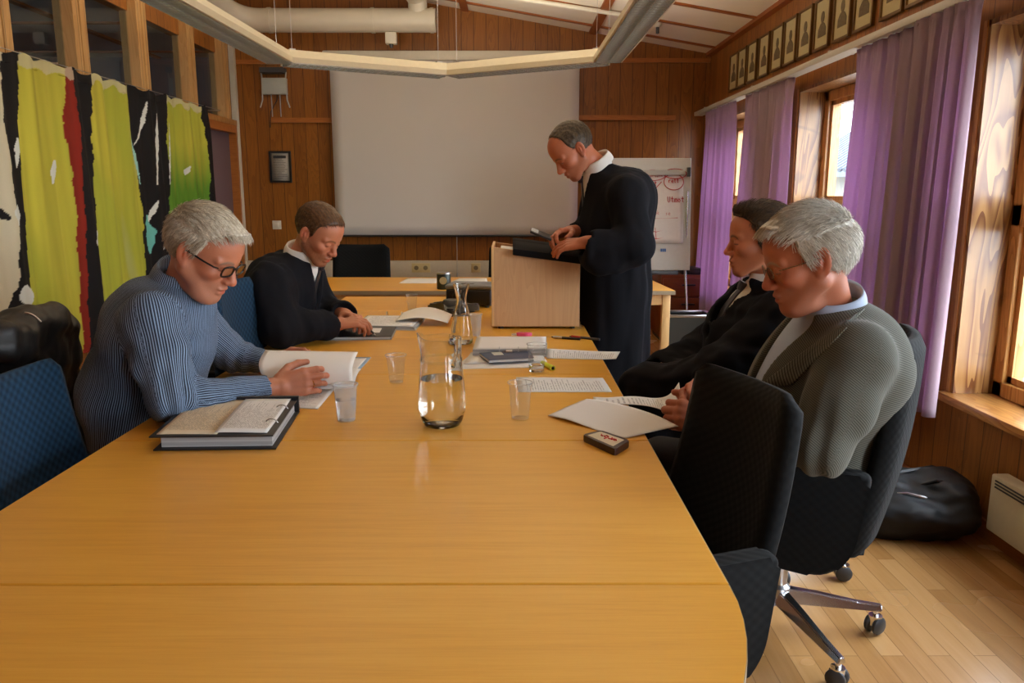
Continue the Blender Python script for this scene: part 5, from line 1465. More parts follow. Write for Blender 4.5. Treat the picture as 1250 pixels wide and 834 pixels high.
def relax(V, Q, it=2, lam=.5):
    n = len(V); e = np.concatenate([Q[:, [0,1]], Q[:, [1,2]], Q[:, [2,3]], Q[:, [3,0]]])
    cnt = np.bincount(e[:,0], minlength=n)+np.bincount(e[:,1], minlength=n)
    cnt = np.maximum(cnt, 1)
    for i in range(it*2):
        s = np.zeros_like(V)
        for k in range(3): s[:,k] = np.bincount(e[:,0], V[e[:,1],k], n)+np.bincount(e[:,1], V[e[:,0],k], n)
        l = lam if i % 2 == 0 else -lam*1.03
        V = V+l*(s/cnt[:, None]-V)
    return V
# ---------------------------------------------------------------- head
class Head:
    def __init__(s, c, heading, pitch, roll=0, sc=1.0):
        hd, pt, rl = math.radians(heading), math.radians(pitch), math.radians(roll)
        f = np.array([math.cos(hd)*math.cos(pt), math.sin(hd)*math.cos(pt), -math.sin(pt)])
        l = np.array([-math.sin(hd), math.cos(hd), 0]); u = np.cross(f, l)
        l2 = l*math.cos(rl)+u*math.sin(rl); u2 = -l*math.sin(rl)+u*math.cos(rl)
        s.M = np.stack([f, l2, u2], 1); s.c = A3(c); s.s = sc
    def w(s, p): return s.c+s.M@(np.array(p, float)*s.s)
    def loc(s, P_): return (P_-s.c)@s.M/s.s
    def rc(s, a, b, ra, rb, k=.01, op='u'): return Rc(s.w(a), s.w(b), ra*s.s, rb*s.s, k, op)
    def el(s, c, r, k=.01, op='u', R=None):
        return El(s.w(c), np.array(r)*s.s, s.M if R is None else s.M@R, k, op)
def RZ(a): a = math.radians(a); return np.array([[math.cos(a), -math.sin(a), 0], [math.sin(a), math.cos(a), 0], [0,0,1]])
def RYm(a): a = math.radians(a); return np.array([[math.cos(a), 0, math.sin(a)], [0,1,0], [-math.sin(a), 0, math.cos(a)]])
def head_prims(H, jowl=0.0, nose=1.0, chin=0.0, ear=1.0):
    P_ = []
    P_.append(H.el((-.010,0,.038), (.098,.075,.086), .02))
    P_.append(H.el((.034,0,.048), (.061,.062,.060), .03))
    P_.append(H.el((.036,0,-.018), (.052,.056+jowl*.4,.066), .03))
    for y in (-1, 1):
        P_.append(H.rc((.004,y*(.049+jowl*.5),-.040), (.066,y*.020,-.088), .021+jowl*.6, .019, .022))
        P_.append(H.el((.058,y*.043,-.016), (.027,.021,.019), .018))
    P_.append(H.el((.074+chin,0,-.090), (.020,.023,.018), .018))
    P_.append(H.el((.068,0,-.054), (.032,.033,.030), .018))
    if jowl > .003: P_.append(H.el((.040,0,-.098), (.045,.042,.022), .03))
    for y in (-1, 1):
        P_.append(H.el((.098,y*.032,.008), (.014,.016,.0115), .012, 's'))
        P_.append(H.rc((.0885,y*.010,.026), (.074,y*.050,.024), .0085, .0085, .012))
        P_.append(H.el((.079,y*.032,.007), (.0140,.0150,.0125), .004))
    P_.append(H.rc((.088,0,.018), (.109*1,0,-.022), .0075, .0105*nose, .010))
    P_.append(H.el((.110,0,-.027), (.0115*nose,.0115*nose,.0095*nose), .008))
    for y in (-1, 1): P_.append(H.el((.100,y*.0125,-.031), (.0115,.0085,.0080), .006))
    P_.append(H.el((.0955,0,-.0545), (.0085,.0230,.0060), .006))
    P_.append(H.el((.0935,0,-.0680), (.0090,.0190,.0068), .006))
    for y in (-1, 1): P_.append(H.rc((.1015,y*.0215,-.036), (.088,y*.0345,-.064), .0030, .0022, .009, 's'))
    P_.append(H.el((.1060,0,-.0612), (.0100,.0240,.0018), .003, 's'))
    for y in (-1, 1):
        R = RZ(-y*28)@RYm(-12)
        P_.append(H.el((-.006,y*.080,.003), (.0185*ear,.0070,.0315*ear), .006, 'u', R))
        P_.append(H.el((.000,y*.0885,.005), (.0115*ear,.0085,.0210*ear), .003, 's', R)); P_.append(H.el((-.001,y*.0825,-.001), (.0035,.0035,.012), .003, 'u', R))
        P_.append(H.el((.002,y*.076,-.025), (.009,.0065,.010), .006))
        P_.append(H.el((-.002,y*.080,.000), (.004,.004,.012), .004, 'u', R))
    return P_
HAND_J = []
def hand_prims(w, dirv, palm, right=True, curl=(25,35,20), sp=4, hs=1.0, thumb=(0,0), idx_curl=None):
    """palm and five fingers; returns prims and finger-tip points"""
    w = A3(w); f = nrm(dirv); n = np.asarray(palm, float); n = nrm(n-f*(n@f)); t = np.cross(f, n)*(1 if right else -1)
    g = lambda a, b, c: w+hs*(f*a+t*b+n*c)
    P_ = []; tips = []; HAND_J.clear()
    P_.append(Rc(w-f*.03, w+f*.02*hs, .027*hs, .026*hs, .01))
    P_.append(El(g(.052,.002,.002), (.050*hs,.037*hs,.0135*hs), np.stack([f, t, n], 1), .012))
    fd = [(.030,(.042,.026,.021),.0096,1.0), (.0105,(.046,.029,.022),.0098,.96), (-.0095,(.042,.027,.021),.0094,1.0), (-.0285,(.033,.021,.019),.0084,1.1)]
    for i, (y, Ls, r, cf) in enumerate(fd):
        kn = g(.090-.004*abs(i-1), y, -.001)
        P_.append(Rc(g(.02, y*.6, 0), kn, .0125*hs, .0108*hs, .008))
        ang = 0; p = kn; cl = idx_curl if (i == 0 and idx_curl) else curl
        sa = math.radians(sp*(1.2-i*.8))
        rr = r*hs
        for j in range(3):
            ang += math.radians(cl[j]*cf)
            dv = f*math.cos(ang)+n*math.sin(ang); dv = nrm(dv*math.cos(sa)+t*math.sin(sa)*math.cos(ang))
            q = p+dv*Ls[j]*hs; r2 = rr*.92
            P_.append(Rc(p, q, rr, r2, .003 if j else .006)); HAND_J.append((i, j, p, q, rr)); p = q; rr = r2
        tips.append(p)
    a0 = g(.022,.024,.008); a1 = a0+hs*.043*nrm(f*.62+t*.62+n*(.42+thumb[0]))
    a2 = a1+hs*.033*nrm(f*.86+t*.28+n*(.40+thumb[0])); a3 = a2+hs*.026*nrm(f*.97+t*(.02+thumb[1])+n*.30)
    P_ += [Rc(a0, a1, .0165*hs, .0125*hs, .010), Rc(a1, a2, .0115*hs, .0105*hs, .004), Rc(a2, a3, .0105*hs, .0085*hs, .004)]
    tips.append(a3)
    return P_, tips
def sn(P_, f, s=0.0):
    """cheap smooth noise from warped sines"""
    x, y, z = P_[:,0]*f[0]+s, P_[:,1]*f[1]+s*1.7, P_[:,2]*f[2]+s*2.3
    a = np.sin(x+1.3*np.sin(y*.7+s)+.8*np.sin(z*.9)); b = np.sin(y*1.3+1.1*np.sin(z*.8+s)+x*.5); c = np.sin(z*1.7+1.2*np.sin(x*.6)+y*.4)
    return (a+b+c)/3
SKIN = {}
def skin_mat(name):
    m = col_mat(name, .46, .12, 260, .42, .06, .12); return m
M['skin'] = skin_mat('skin')
def skin_colors(V, H, base, hairc, brow=True, beard=None, ruddy=1.0, bald_top=False):
    C = np.tile(np.array(base), (len(V), 1)).astype(float)
    C *= (1+.05*sn(V, (60, 60, 60), 2.0))[:, None]
    q = H.loc(V); inh = np.linalg.norm(q-np.array([.02,0,0]), axis=1) < .15
    def g(c, r): return np.exp(-(((q-np.array(c))/np.array(r))**2).sum(1))*inh
    red = np.array(base)*np.array([1.08, .62, .55]);
    for y in (-1, 1):
        w = g((.075,y*.045,-.022), (.03,.022,.022))[:, None]*.25*ruddy; C = C*(1-w)+red*w
        w = g((-.006,y*.080,.0), (.02,.012,.035))[:, None]*.6*ruddy; C = C*(1-w)+red*w
    w = g((.112,0,-.028), (.018,.016,.014))[:, None]*.6*ruddy; C = C*(1-w)+red*w
    lip = np.array(base)*np.array([.78, .42, .42])
    w = np.clip(g((.104,0,-.0612), (.016,.021,.0105))*1.8-.6, 0, 1)[:, None]; C = C*(1-w)+lip*w
    lash = np.array(hairc)*.35
    for y in (-1, 1):
        near = (np.abs(q[:,1]-y*.032) < .0145) & (q[:,0] > .075) & inh
        w = (near & (np.abs(q[:,2]-(.0015+.0*q[:,1])) < .0018))[:, None]*.75; C = C*(1-w)+lash*w
        if brow:
            bz = .0285-18*(q[:,1]-y*.028)**2*1.0
            w = np.clip(1.3-np.abs(q[:,2]-bz)/.0042, 0, 1)*(np.abs(q[:,1]-y*.031) < .021)*(q[:,0] > .06)*inh
            C = C*(1-w[:, None]*.8)+np.array(hairc)*w[:, None]*.8
    if beard is not None:
        bc, amt = beard
        zt = -.033+.035*np.clip((.055-q[:,0])/.05, 0, 1)
        w = np.clip((zt-q[:,2])/.012, 0, 1)*(q[:,0] > -.006)*np.clip((q[:,2]+.125)/.02, 0, 1)*inh
        w = w*np.clip(1-g((.104,0,-.0612), (.016,.018,.009))*1.6, 0, 1)*(.75+.25*sn(V, (700,700,700)))*amt
        C = C*(1-w[:, None])+np.array(bc)*w[:, None]
    return np.clip(C, 0, 1)
def hair_part(H, root, color, color2, zline, thick=.010, lift=.25, length=.022, n=5200, flow='crown', bald=None, width=.0011, part_name='hair', seed=1, qf=None, hres=.004, fringe=0.0):
    """zline: list of (x, zmin) pairs in head space, the lower edge of the hair"""
    zx = np.array(sorted(zline))
    class Cut:
        R = 1e9; k = .006; op = 'i'; c = H.c
        def d(s, P_):
            q = H.loc(P_); zm = np.interp(q[:,0], zx[:,0], zx[:,1]); d = (zm-q[:,2])*.75
            if bald is not None: d = np.maximum(d, bald(q)*.9)
            return d
    pr = [H.el((-.010,0,.040), (.099+thick,.0765+thick*.9,.088+thick), .01), H.el((.032,0,.050), (.062+thick,.063+thick*.7,.062+thick*.9), .02)]
    if fringe: pr.append(H.el((.075,.0,.098), (.035,.045,.016), .02))
    pr += [Cut()]
    for y in (-1, 1): pr.append(H.el((.0,y*.090,-.002), (.021,.026,.034), .006, 's'))
    rg = np.random.default_rng(seed)
    V, Q = surf(pr, hres, lambda P_: .0016*sn(H.loc(P_), (300, 170, 170), seed)+.001*sn(H.loc(P_), (700,420,420), seed+3))
    V = relax(V, Q, 1)
    q = H.loc(V)
    c1, c2 = np.array(color), np.array(color2)
    def shade(qq, r): 
        t = np.clip(.5+.5*np.sin(qq[:,1]*500+qq[:,2]*160+qq[:,0]*90)*.6+.25*r, 0, 1)[:, None]; return c1*(1-t)+c2*t
    C = shade(q, rg.normal(size=len(q)))*.8
    # strands
    gq = q/np.array([.105,.085,.098])
    nr = q-np.array([-.01,0,.03]); nr = nr/np.linalg.norm(nr, axis=1)[:, None]
    sel = rg.integers(0, len(V), n)
    p0 = q[sel]; nn = nr[sel]
    out = np.linalg.norm(p0/np.array([.1,.08,.09]), axis=1) > .9
    p0 = p0[out]; nn = nn[out]; m = len(p0)
    if flow == 'crown':
        wh = np.array([-.065,.0,.115]); fl = p0-wh
    elif flow == 'forward': fl = np.tile([1.0,0,-.15], (m, 1))+ (p0-np.array([-.07,0,.1]))*4
    elif flow == 'back': fl = np.tile([-1.0,0,.25], (m, 1))
    fl = fl+rg.normal(size=(m, 3))*.02*(1 if flow == 'crown' else 8)
    if flow != 'crown':
        side = (p0[:,2] < .07)[:, None]; fl = np.where(side, np.array([-.35,0,-1.0])+rg.normal(size=(m,3))*.15, fl)
    fl = fl/np.linalg.norm(fl, axis=1)[:, None]
    fl = fl-nn*(fl*nn).sum(1)[:, None]; fl = fl/np.maximum(np.linalg.norm(fl, axis=1), 1e-4)[:, None]
    ln = length*rg.uniform(.6, 1.3, m); lf = lift*rg.uniform(.3, 1.6, m)
    if qf is not None: lf = lf+qf(p0); 
    VS = []; FS = []; CS = []
    sd = np.cross(fl, nn)
    col = shade(p0, rg.normal(size=m)*1.2)*rg.uniform(.8, 1.25, m)[:, None]
    K = 4
    for j in range(K):
        t = j/(K-1); c = p0-nn*.002+fl*(ln*t)[:, None]+nn*(ln*lf*(t-.55*t*t))[:, None]
        wd = width*(1-.75*t)
        for a in (0, 2.094, 4.188): VS.append(c+sd*(wd*math.cos(a))+nn*(wd*math.sin(a))); CS.append(col)
    VS = np.stack(VS, 1).reshape(-1, 3); CS = np.stack(CS, 1).reshape(-1, 3)
    base = (np.arange(m)*K*3)[:, None]
    for j in range(K-1):
        for a in range(3):
            b = (a+1) % 3; FS.append(base+np.array([[j*3+a, j*3+b, (j+1)*3+b, (j+1)*3+a]]))
    FS = np.concatenate(FS)
    WV = H.c+(VS*H.s)@H.M.T
    V2 = np.concatenate([V, WV]); Q2 = np.concatenate([Q, FS+len(V)]); C2 = np.concatenate([C, CS])
    return np_mesh(part_name, V2-A3(root.location), Q2, M['hair'], root, True, np.clip(C2, 0, 1))
M['hair'] = col_mat('hair_strands', .45, 0, 300, .35, .1)
def collar_part(root, c, axis, front, r, h, mat, flap=.035, point=.03, rx=1.0, name='shirt_collar', gap=14, flare=.013):
    """shirt collar: stand plus turned-down flap, open at the front; local rings round the neck axis"""
    c = A3(c); ax = nrm(axis); f = np.asarray(front, float); f = nrm(f-ax*(f@ax)); s = np.cross(ax, f)
    def fn(u, v):
        th = math.radians(gap+(360-2*gap)*u); fr = .5+.5*math.cos(th)
        if v < .4: t = v/.4; rr = r*(1.0-.02*t); z = h*(t)*(1-.18*fr)
        else:
            t = (v-.4)/.6; rr = r+.004+flare*t**1.2; z = h*(1-.18*fr)-(flap+point*fr**4)*t; rr += .004*math.sin(t*PI)
        q = c+ax*z+f*rr*math.cos(th)*rx+s*rr*math.sin(th)
        return tuple(q-A3(root.location))
    return sheet(name, fn, 48, 12, mat, root, .0016)
def cloth_uv(V, segs):
    """stripe coordinates: s runs round the nearest limb axis (metres), t along it"""
    best = np.full(len(V), 1e9); S_ = np.zeros(len(V)); T_ = np.zeros(len(V))
    for (a, b, ref, rad) in segs:
        a, b = A3(a), A3(b); ax = nrm(b-a); ref = np.asarray(ref, float); e1 = nrm(ref-ax*(ref@ax)); e2 = np.cross(ax, e1)
        w = V-a; t = w@ax; tc = np.clip(t, 0, np.linalg.norm(b-a)); dd = np.linalg.norm(w-np.outer(tc, ax), axis=1)/rad
        an = np.arctan2(w@e2, w@e1); m = dd < best
        best[m] = dd[m]; S_[m] = (an*rad)[m]; T_[m] = t[m]
    return np.stack([S_, T_], 1)
# ================================================================== PEOPLE
def stripe_mat(name, c1, c2, c3, pitch=.0055, duty=.42, rough=.75):
    m, nt, b = new_mat(name)
    tc = nt.nodes.new('ShaderNodeTexCoord'); sp = nt.nodes.new('ShaderNodeSeparateXYZ'); L(nt, tc.outputs['UV'], sp.inputs[0])
    fr = math_n(nt, 'FRACT', math_n(nt, 'DIVIDE', math_n(nt, 'ADD', sp.outputs[0], 5.0), pitch))
    st = math_n(nt, 'LESS_THAN', fr, duty)
    fr2 = math_n(nt, 'FRACT', math_n(nt, 'DIVIDE', math_n(nt, 'ADD', sp.outputs[0], 5.0), pitch*3)); st2 = math_n(nt, 'LESS_THAN', fr2, .03)
    col = mixc(nt, st, c1, c2); col = mixc(nt, st2, col, c3)
    v = noise(nt, mapped(nt, (1,1,1)), 350, 3)
    L(nt, mixc(nt, 1.0, col, mixc(nt, v, (.85,)*3, (1.1,)*3), 'MULTIPLY'), b.inputs['Base Color'])
    b.inputs['Roughness'].default_value = rough; b.inputs['Specular IOR Level'].default_value = .2; bump(nt, b, v, .15, .001); return m
def tweed_mat(name, c1, c2, pitch=.0065):
    m, nt, b = new_mat(name)
    tc = nt.nodes.new('ShaderNodeTexCoord'); sp = nt.nodes.new('ShaderNodeSeparateXYZ'); L(nt, tc.outputs['UV'], sp.inputs[0])
    a = math_n(nt, 'ADD', sp.outputs[1], 5.0); fr = math_n(nt, 'FRACT', math_n(nt, 'DIVIDE', math_n(nt, 'ADD', a, math_n(nt, 'MULTIPLY', sp.outputs[0], .35)), pitch))
    st = math_n(nt, 'LESS_THAN', fr, .5)
    v = noise(nt, mapped(nt, (1,1,1)), 500, 3); v2 = noise(nt, mapped(nt, (1,1,1)), 9, 3)
    f = math_n(nt, 'ADD', math_n(nt, 'MULTIPLY', st, .8), math_n(nt, 'MULTIPLY', v, .3)); f.node.use_clamp = True
    col = mixc(nt, f, c1, c2)
    L(nt, col, b.inputs['Base Color']); b.inputs['Roughness'].default_value = .9; b.inputs['Specular IOR Level'].default_value = .15; b.inputs['Sheen Weight'].default_value = .1; bump(nt, b, v, .3, .001); return m
M['shirt_stripe'] = stripe_mat('blue_striped_shirt_cotton', srgb(42,50,66), srgb(134,156,184), srgb(36,42,54), .0064, .46)
M['tweed'] = tweed_mat('grey_ribbed_jacket_wool', srgb(60,60,54), srgb(106,106,96), .0052)
M['white_shirt'] = plain('white_shirt_cotton', srgb(228,226,220), .8, var=.03, nscale=200, bmp=.1)
M['blue_shirt'] = plain('pale_blue_shirt_cotton', srgb(172,186,208), .8, var=.04, nscale=200, bmp=.1)
def robe_mat():
    m, nt, b = new_mat('black_robe_wool'); v = noise(nt, mapped(nt, (1,1,1)), 420, 3)
    L(nt, mixc(nt, v, (.006,.006,.008), (.012,.012,.015)), b.inputs['Base Color']); b.inputs['Roughness'].default_value = .85
    b.inputs['Specular IOR Level'].default_value = .12; b.inputs['Sheen Weight'].default_value = .02; b.inputs['Sheen Roughness'].default_value = .4; b.inputs['Sheen Tint'].default_value = (.5,.65,1,1)
    bump(nt, b, v, .2, .001); return m
M['robe'] = robe_mat()
M['satin'] = plain('black_satin_facing', (.010,.012,.016), .38, spec=.5)
M['tie_dark'] = plain('dark_maroon_tie_silk', srgb(40,18,28), .4); M['tie_grey'] = plain('dark_grey_tie_silk', srgb(62,62,70), .4); M['tie_black'] = plain('black_tie_silk', (.012,.013,.018), .4)
M['trousers'] = plain('charcoal_trouser_wool', (.018,.018,.022), .85, nscale=300)
M['shoe'] = leather('black_shoe_leather', (.012,.011,.010), .3)
M['gold_ring'] = plain('gold', srgb(214,160,70), .2, 1.0)
def put(name, prims, h, mat, root, disp=None, relax_n=1, colf=None, uvf=None):
    V, Q = surf(prims, h, disp); V = relax(V, Q, relax_n)
    col = colf(V) if colf else None; uv = uvf(V) if uvf else None
    return np_mesh(name, V-A3(root.location), Q, mat, root, True, col, 'Col', uv)
def pt(px, py, D): return A3(P(px, py, y=D))
def mid(a, b, t=.5): return A3(a)*(1-t)+A3(b)*t
def legs(hips, knees, ankles, r=(.085,.06,.048)):
    P_ = []
    for h_, k_, a_ in zip(hips, knees, ankles): P_ += [Rc(h_, k_, r[0], r[1], .03), Rc(k_, a_, r[1]*.95, r[2], .02)]
    P_.append(Rc(hips[0], hips[1], r[0]*1.15, r[0]*1.15, .05)); return P_
def shoes(root, ankles, heading):
    hd = math.radians(heading); f = np.array([math.cos(hd), math.sin(hd), 0])
    for a in ankles:
        a = A3(a); g_ = np.array([a[0], a[1], 0])
        Mx = np.stack([f, np.cross([0,0,1], f), [0,0,1]], 1)
        P_ = [El(g_+f*.075+[0,0,.038], (.135,.046,.038), Mx, .02), El(g_+f*.0+[0,0,.06], (.06,.04,.055), Mx, .03), Hs(g_+[0,0,.004], (0,0,-1), .002)]
        put('shoe', P_, .008, M['shoe'], root)
def glasses(root, H, mat, w=.0022, lens=True, round_=.8, frame_r=None):
    bm = bmesh.new(); fx = .104; R0 = A3(root.location)
    rx, rz = (.0255, .0150) if w > .002 else (.023, .0145)
    for y in (-1, 1):
        ring = [H.w((fx-.25*abs(y*.033+rx*math.cos(a))**1.5*1.3, y*.033+rx*math.copysign(abs(math.cos(a))**round_, math.cos(a)), .006+rz*math.copysign(abs(math.sin(a))**round_, math.sin(a))))-R0 for a in np.linspace(0, 2*PI, 29)]
        tube(bm, ring, w*H.s, 8)
        tube(bm, [H.w(p)-R0 for p in ((fx-.018, y*.060, .010), (fx-.024, y*.073, .012), (.05, y*.077, .012), (.0, y*.081, .014), (-.012, y*.082, .008), (-.026, y*.079, -.008))], w*H.s*.95, 8)
    tube(bm, [H.w((fx-.001, yy, .010+.003*math.cos(yy*200)))-R0 for yy in np.linspace(-.009, .009, 6)], w*H.s, 8)
    o = bm_obj('glasses', bm, mat, root, True)
    for y in (-1, 1):
        bm = bmesh.new(); vs = [bm.verts.new(H.w((fx-.25*abs(y*.033+rx*.95*math.cos(a))**1.5*1.3, y*.033+rx*.95*math.cos(a), .006+rz*.95*math.sin(a)))-R0) for a in np.linspace(0, 2*PI, 24, endpoint=False)]
        bm.faces.new(vs); rr_ = bmesh.ops.extrude_face_region(bm, geom=list(bm.faces)); off_ = H.M@np.array([.0012,0,0])
        for v in [g_ for g_ in rr_['geom'] if isinstance(g_, bmesh.types.BMVert)]: v.co += Vector(off_)
        bm_obj('lens', bm, M['pane'], o)
    return o
def surface_strip(root, name, path, normals, widths, mat, thick=.004, lift=.004):
    """band following a path on the chest (ties, robe facings, lapels)"""
    R0 = A3(root.location); n_ = len(path)-1
    path = [A3(p) for p in path]
    def smp(arr, u):
        u = u*(len(arr)-1); k = min(int(u), len(arr)-2); f_ = u-k; return arr[k]*(1-f_)+arr[k+1]*f_
    W = [np.array(w, float) for w in widths]; Nn = [nrm(x) for x in normals]
    def fn(u, v):
        p = smp(path, u); d = nrm(path[min(int(u*n_)+1, n_)]-path[min(int(u*n_), n_-1)]); nn = nrm(smp(Nn, u)); s = np.cross(d, nn); s = nrm(s)
        w = smp(W, u); return tuple(p+s*(w[0]+(w[1]-w[0])*v)+nn*lift-R0)
    return sheet(name, fn, 24, 6, mat, root, thick)
def project_out(prims, p, dirv, maxd=.25, disp=None):
    """march from inside point p along dirv to the surface of prims"""
    d_ = nrm(dirv); t = np.linspace(0, maxd, 120); Q_ = A3(p)+np.outer(t, d_); v = ev(prims, Q_, disp, False)
    k = np.flatnonzero(v > 0); return Q_[k[0]] if len(k) else Q_[-1]
def tie_on(root, prims, NB, chest, fdir, mat):
    f = nrm(fdir); pr = [p for p in prims if p.op == 'u']
    path = [project_out(pr, mid(NB+np.array([0,0,-.02]), chest, t), f) for t in np.linspace(0, 1.05, 9)]
    up = nrm(path[0]-path[-1]); nn = nrm(f-up*(f@up))
    surface_strip(root, 'tie', path, [nn]*9, [(-.017,.017), (-.014,.014)]+[(-.016-.002*k, .016+.002*k) for k in range(7)], mat, .005, .003)
    R0 = A3(root.location); bm = bmesh.new(); c = path[0]+nn*.004-R0
    tube(bm, [c+up*.014, c, c-up*.016], [.018, .017, .012], 8); bm_obj('tie_knot', bm, mat, root, True)
def proj_view(prims, px, py, D0, disp=None):
    """first point of the surface met along the photo's sight line"""
    a = A3((0,0,CAM_H)); b = pt(px, py, D0); d_ = nrm(b-a); L0 = np.linalg.norm(b-a); t = np.linspace(L0-.5, L0+.4, 500)
    Q_ = a+np.outer(t, d_); v = ev(prims, Q_, disp, False); k = np.flatnonzero(v < 0); return Q_[k[0]] if len(k) else b
def patch_view(root, name, prims, pxs, D0, mat, off=.005, nu=20, nv=12, disp=None, thick=.004):
    """cloth piece lying on a body surface, bounded by four photo points"""
    R0 = A3(root.location); c = [np.array(p, float) for p in pxs]
    def fn(u, v):
        q = c[0]*(1-u)*(1-v)+c[1]*u*(1-v)+c[2]*u*v+c[3]*(1-u)*v
        p = proj_view(prims, q[0], q[1], D0, disp); d_ = nrm(A3((0,0,CAM_H))-p); return tuple(p+d_*off-R0)
    return sheet(name, fn, nu, nv, mat, root, -thick)
def body_core(NB, SHn, SHf, chest, pelv, H, k=.03):
    return [Rc(H.w((-.020,0,-.035)), NB, .050*H.s, .055, .03), Rc(SHn-np.array([0,0,.03]), SHf-np.array([0,0,.03]), .04, .04, .02), Rc(NB, chest, .045, .09, .02), Rc(chest, pelv, .12, .12, .05)]
# ------------------------------------------------------------------ 1: striped shirt man
SK1 = srgb(188,120,90); 
def man1():
    H = Head(pt(247, 309, 2.22), -10, 31, 0, 1.03)
    root = thing('person', 'grey-haired person in a blue striped shirt and black glasses reading pages at the left', 'person', (-1.10, 2.30, 0))
    NB = pt(223, 354, 2.28); SHn = pt(188, 392, 2.11); SHf = pt(228, 385, 2.47)
    chest = np.array([-1.04, 2.29, .93]); pelv = np.array([-1.16, 2.32, .60])
    ELn = np.array([-.905, 2.02, .795]); WRn = pt(330, 474, 2.24); ELf = np.array([-.94, 2.60, .80]); WRf = pt(330, 443, 2.60)
    hn, tn_ = hand_prims(WRn+nrm(WRn-ELn)*.01, pt(372, 466, 2.27)-WRn, (-.05,.95,-.3), True, (22,38,20), 2, 1.06)
    ringj = [h_ for h_ in HAND_J if h_[0] == 2 and h_[1] == 0][0]
    hf, tf_ = hand_prims(WRf, pt(372, 427, 2.62)-WRf, (.1,-.55,-.8), False, (25,35,20), 3, 1.0)
    P_ = head_prims(H, .006, 1.1, 0, 1.08)+body_core(NB, SHn, SHf, chest, pelv, H)
    P_ += [Rc(SHn, ELn, .05, .042, .02), Rc(ELn, WRn, .040, .029, .02)]+hn+[Rc(SHf, ELf, .05, .042, .02), Rc(ELf, WRf, .040, .029, .02)]+hf
    hair = srgb(176,164,144)
    put('body', P_, .0028, M['skin'], root, None, 1, lambda V: skin_colors(V, H, SK1, srgb(120,104,90), True, (srgb(170,140,120), .25)))
    hair_part(H, root, srgb(176,162,138), srgb(232,224,206), [(-.12,-.052),(-.04,-.045),(-.022,-.030),(.002,.026),(.012,.016),(.024,.020),(.034,.062),(.055,.088),(.075,.102),(.12,.118)], .009, .35, .022, 8500, 'forward', seed=3, fringe=1, width=.0010)
    # shirt
    S_ = [El(chest+[.0,0,-.02], (.15,.205,.19), None, .05), El(pelv+[.03,0,.13], (.172,.19,.20), None, .07), El(pelv+[.05,0,-.02], (.16,.18,.14), None, .06),
          Rc(SHn, SHf, .078, .078, .06), Rc(NB+[-.0,0,-.045], chest, .085, .13, .06), El(mid(SHn, SHf)+[-.05,0,-.05], (.11,.19,.13), None, .06),
          Rc(SHn, mid(SHn, ELn, .55), .078, .074, .03), Rc(mid(SHn, ELn, .55), ELn, .074, .058, .03), Rc(ELn, WRn, .059, .038, .02),
          Rc(SHf, ELf, .076, .058, .03), Rc(ELf, WRf, .058, .038, .02)]
    dn = nrm(WRn-ELn); df = nrm(WRf-ELf)
    S_ += [Rc(WRn-dn*.05, WRn-dn*.004, .0415, .0415, .004), Rc(WRf-df*.05, WRf-df*.004, .0415, .0415, .004), Rc(WRn+dn*.02, WRn+dn*.09, .05, .06, .003, 's'), Rc(WRf+df*.02, WRf+df*.09, .05, .06, .003, 's'), 
           Rc(NB+nrm(H.w((-.02,0,-.035))-NB)*.035, H.w((-.01,0,0)), .060, .07, .012, 's')]
    thr = NB+[.085,-.012,-.02]; S_.append(Rc(thr+[.02,0,.045], chest+[.16,-.01,.10], .040, .008, .006, 's'))
    def dsp(V):
        d = .005*sn(V, (26, 30, 22), 1.0)+.0022*sn(V, (60, 50, 38), 4.0)
        el = np.exp(-(np.linalg.norm(V-ELn, axis=1)/.11)**2); d += el*.006*np.sin(((V-ELn)@dn)*150+3*sn(V, (12,12,12)))
        w = V-SHn; d += np.exp(-(np.linalg.norm(V-SHn-[.04,0,-.09], axis=1)/.12)**2)*.006*np.sin(V[:,0]*60+V[:,2]*70)
        el = np.exp(-(np.linalg.norm(V-ELf, axis=1)/.10)**2); d += el*.005*np.sin(((V-ELf)@df)*150)
        return d
    segs = [(mid(SHn, SHf)+[0,0,.05], pelv+[0,0,-.1], (1,0,0), .19), (SHn, ELn, (0,1,0), .075), (ELn, WRn, (0,1,0), .055), (SHf, ELf, (0,1,0), .075), (ELf, WRf, (0,1,0), .055)]
    sh = put('shirt', S_, .006, M['shirt_stripe'], root, dsp, 2, None, lambda V: cloth_uv(V, segs))
    collar_part(root, NB+[.010,0,.036], H.w((-.03,0,-.03))-NB+[-.02,0,.03], (1,-.15,-.5), .068, .046, M['collar1'], .046, .036, 1.0, 'shirt_collar', 26, .026)
    glasses(root, H, plain('black_acetate_frame', (.010,.010,.011), .25), .0027, True, .62)
    hp = [np.array([-1.12, 2.22, .50]), np.array([-1.12, 2.42, .50])]; kn = [np.array([-.70, 2.16, .52]), np.array([-.70, 2.50, .52])]; an = [np.array([-.72, 2.14, .09]), np.array([-.72, 2.52, .09])]
    put('trousers', legs(hp, kn, an), .010, M['trousers'], root, None, 1); shoes(root, an, 0)
    a_, b_ = ringj[2], ringj[3]; d_ = nrm(b_-a_); c_ = a_*.5+b_*.5-A3(root.location); e1 = nrm(np.cross(d_, [0,0,1])); e2 = np.cross(d_, e1)
    bm = bmesh.new(); tube(bm, [tuple(c_+(e1*math.cos(q)+e2*math.sin(q))*(ringj[4]+.0004)) for q in np.linspace(0, 2*PI, 25)], .0014, 6); bm_obj('finger_ring', bm, M['gold_ring'], root, True)
    return root, H, tn_, tf_
M['collar1'] = M['shirt_stripe']
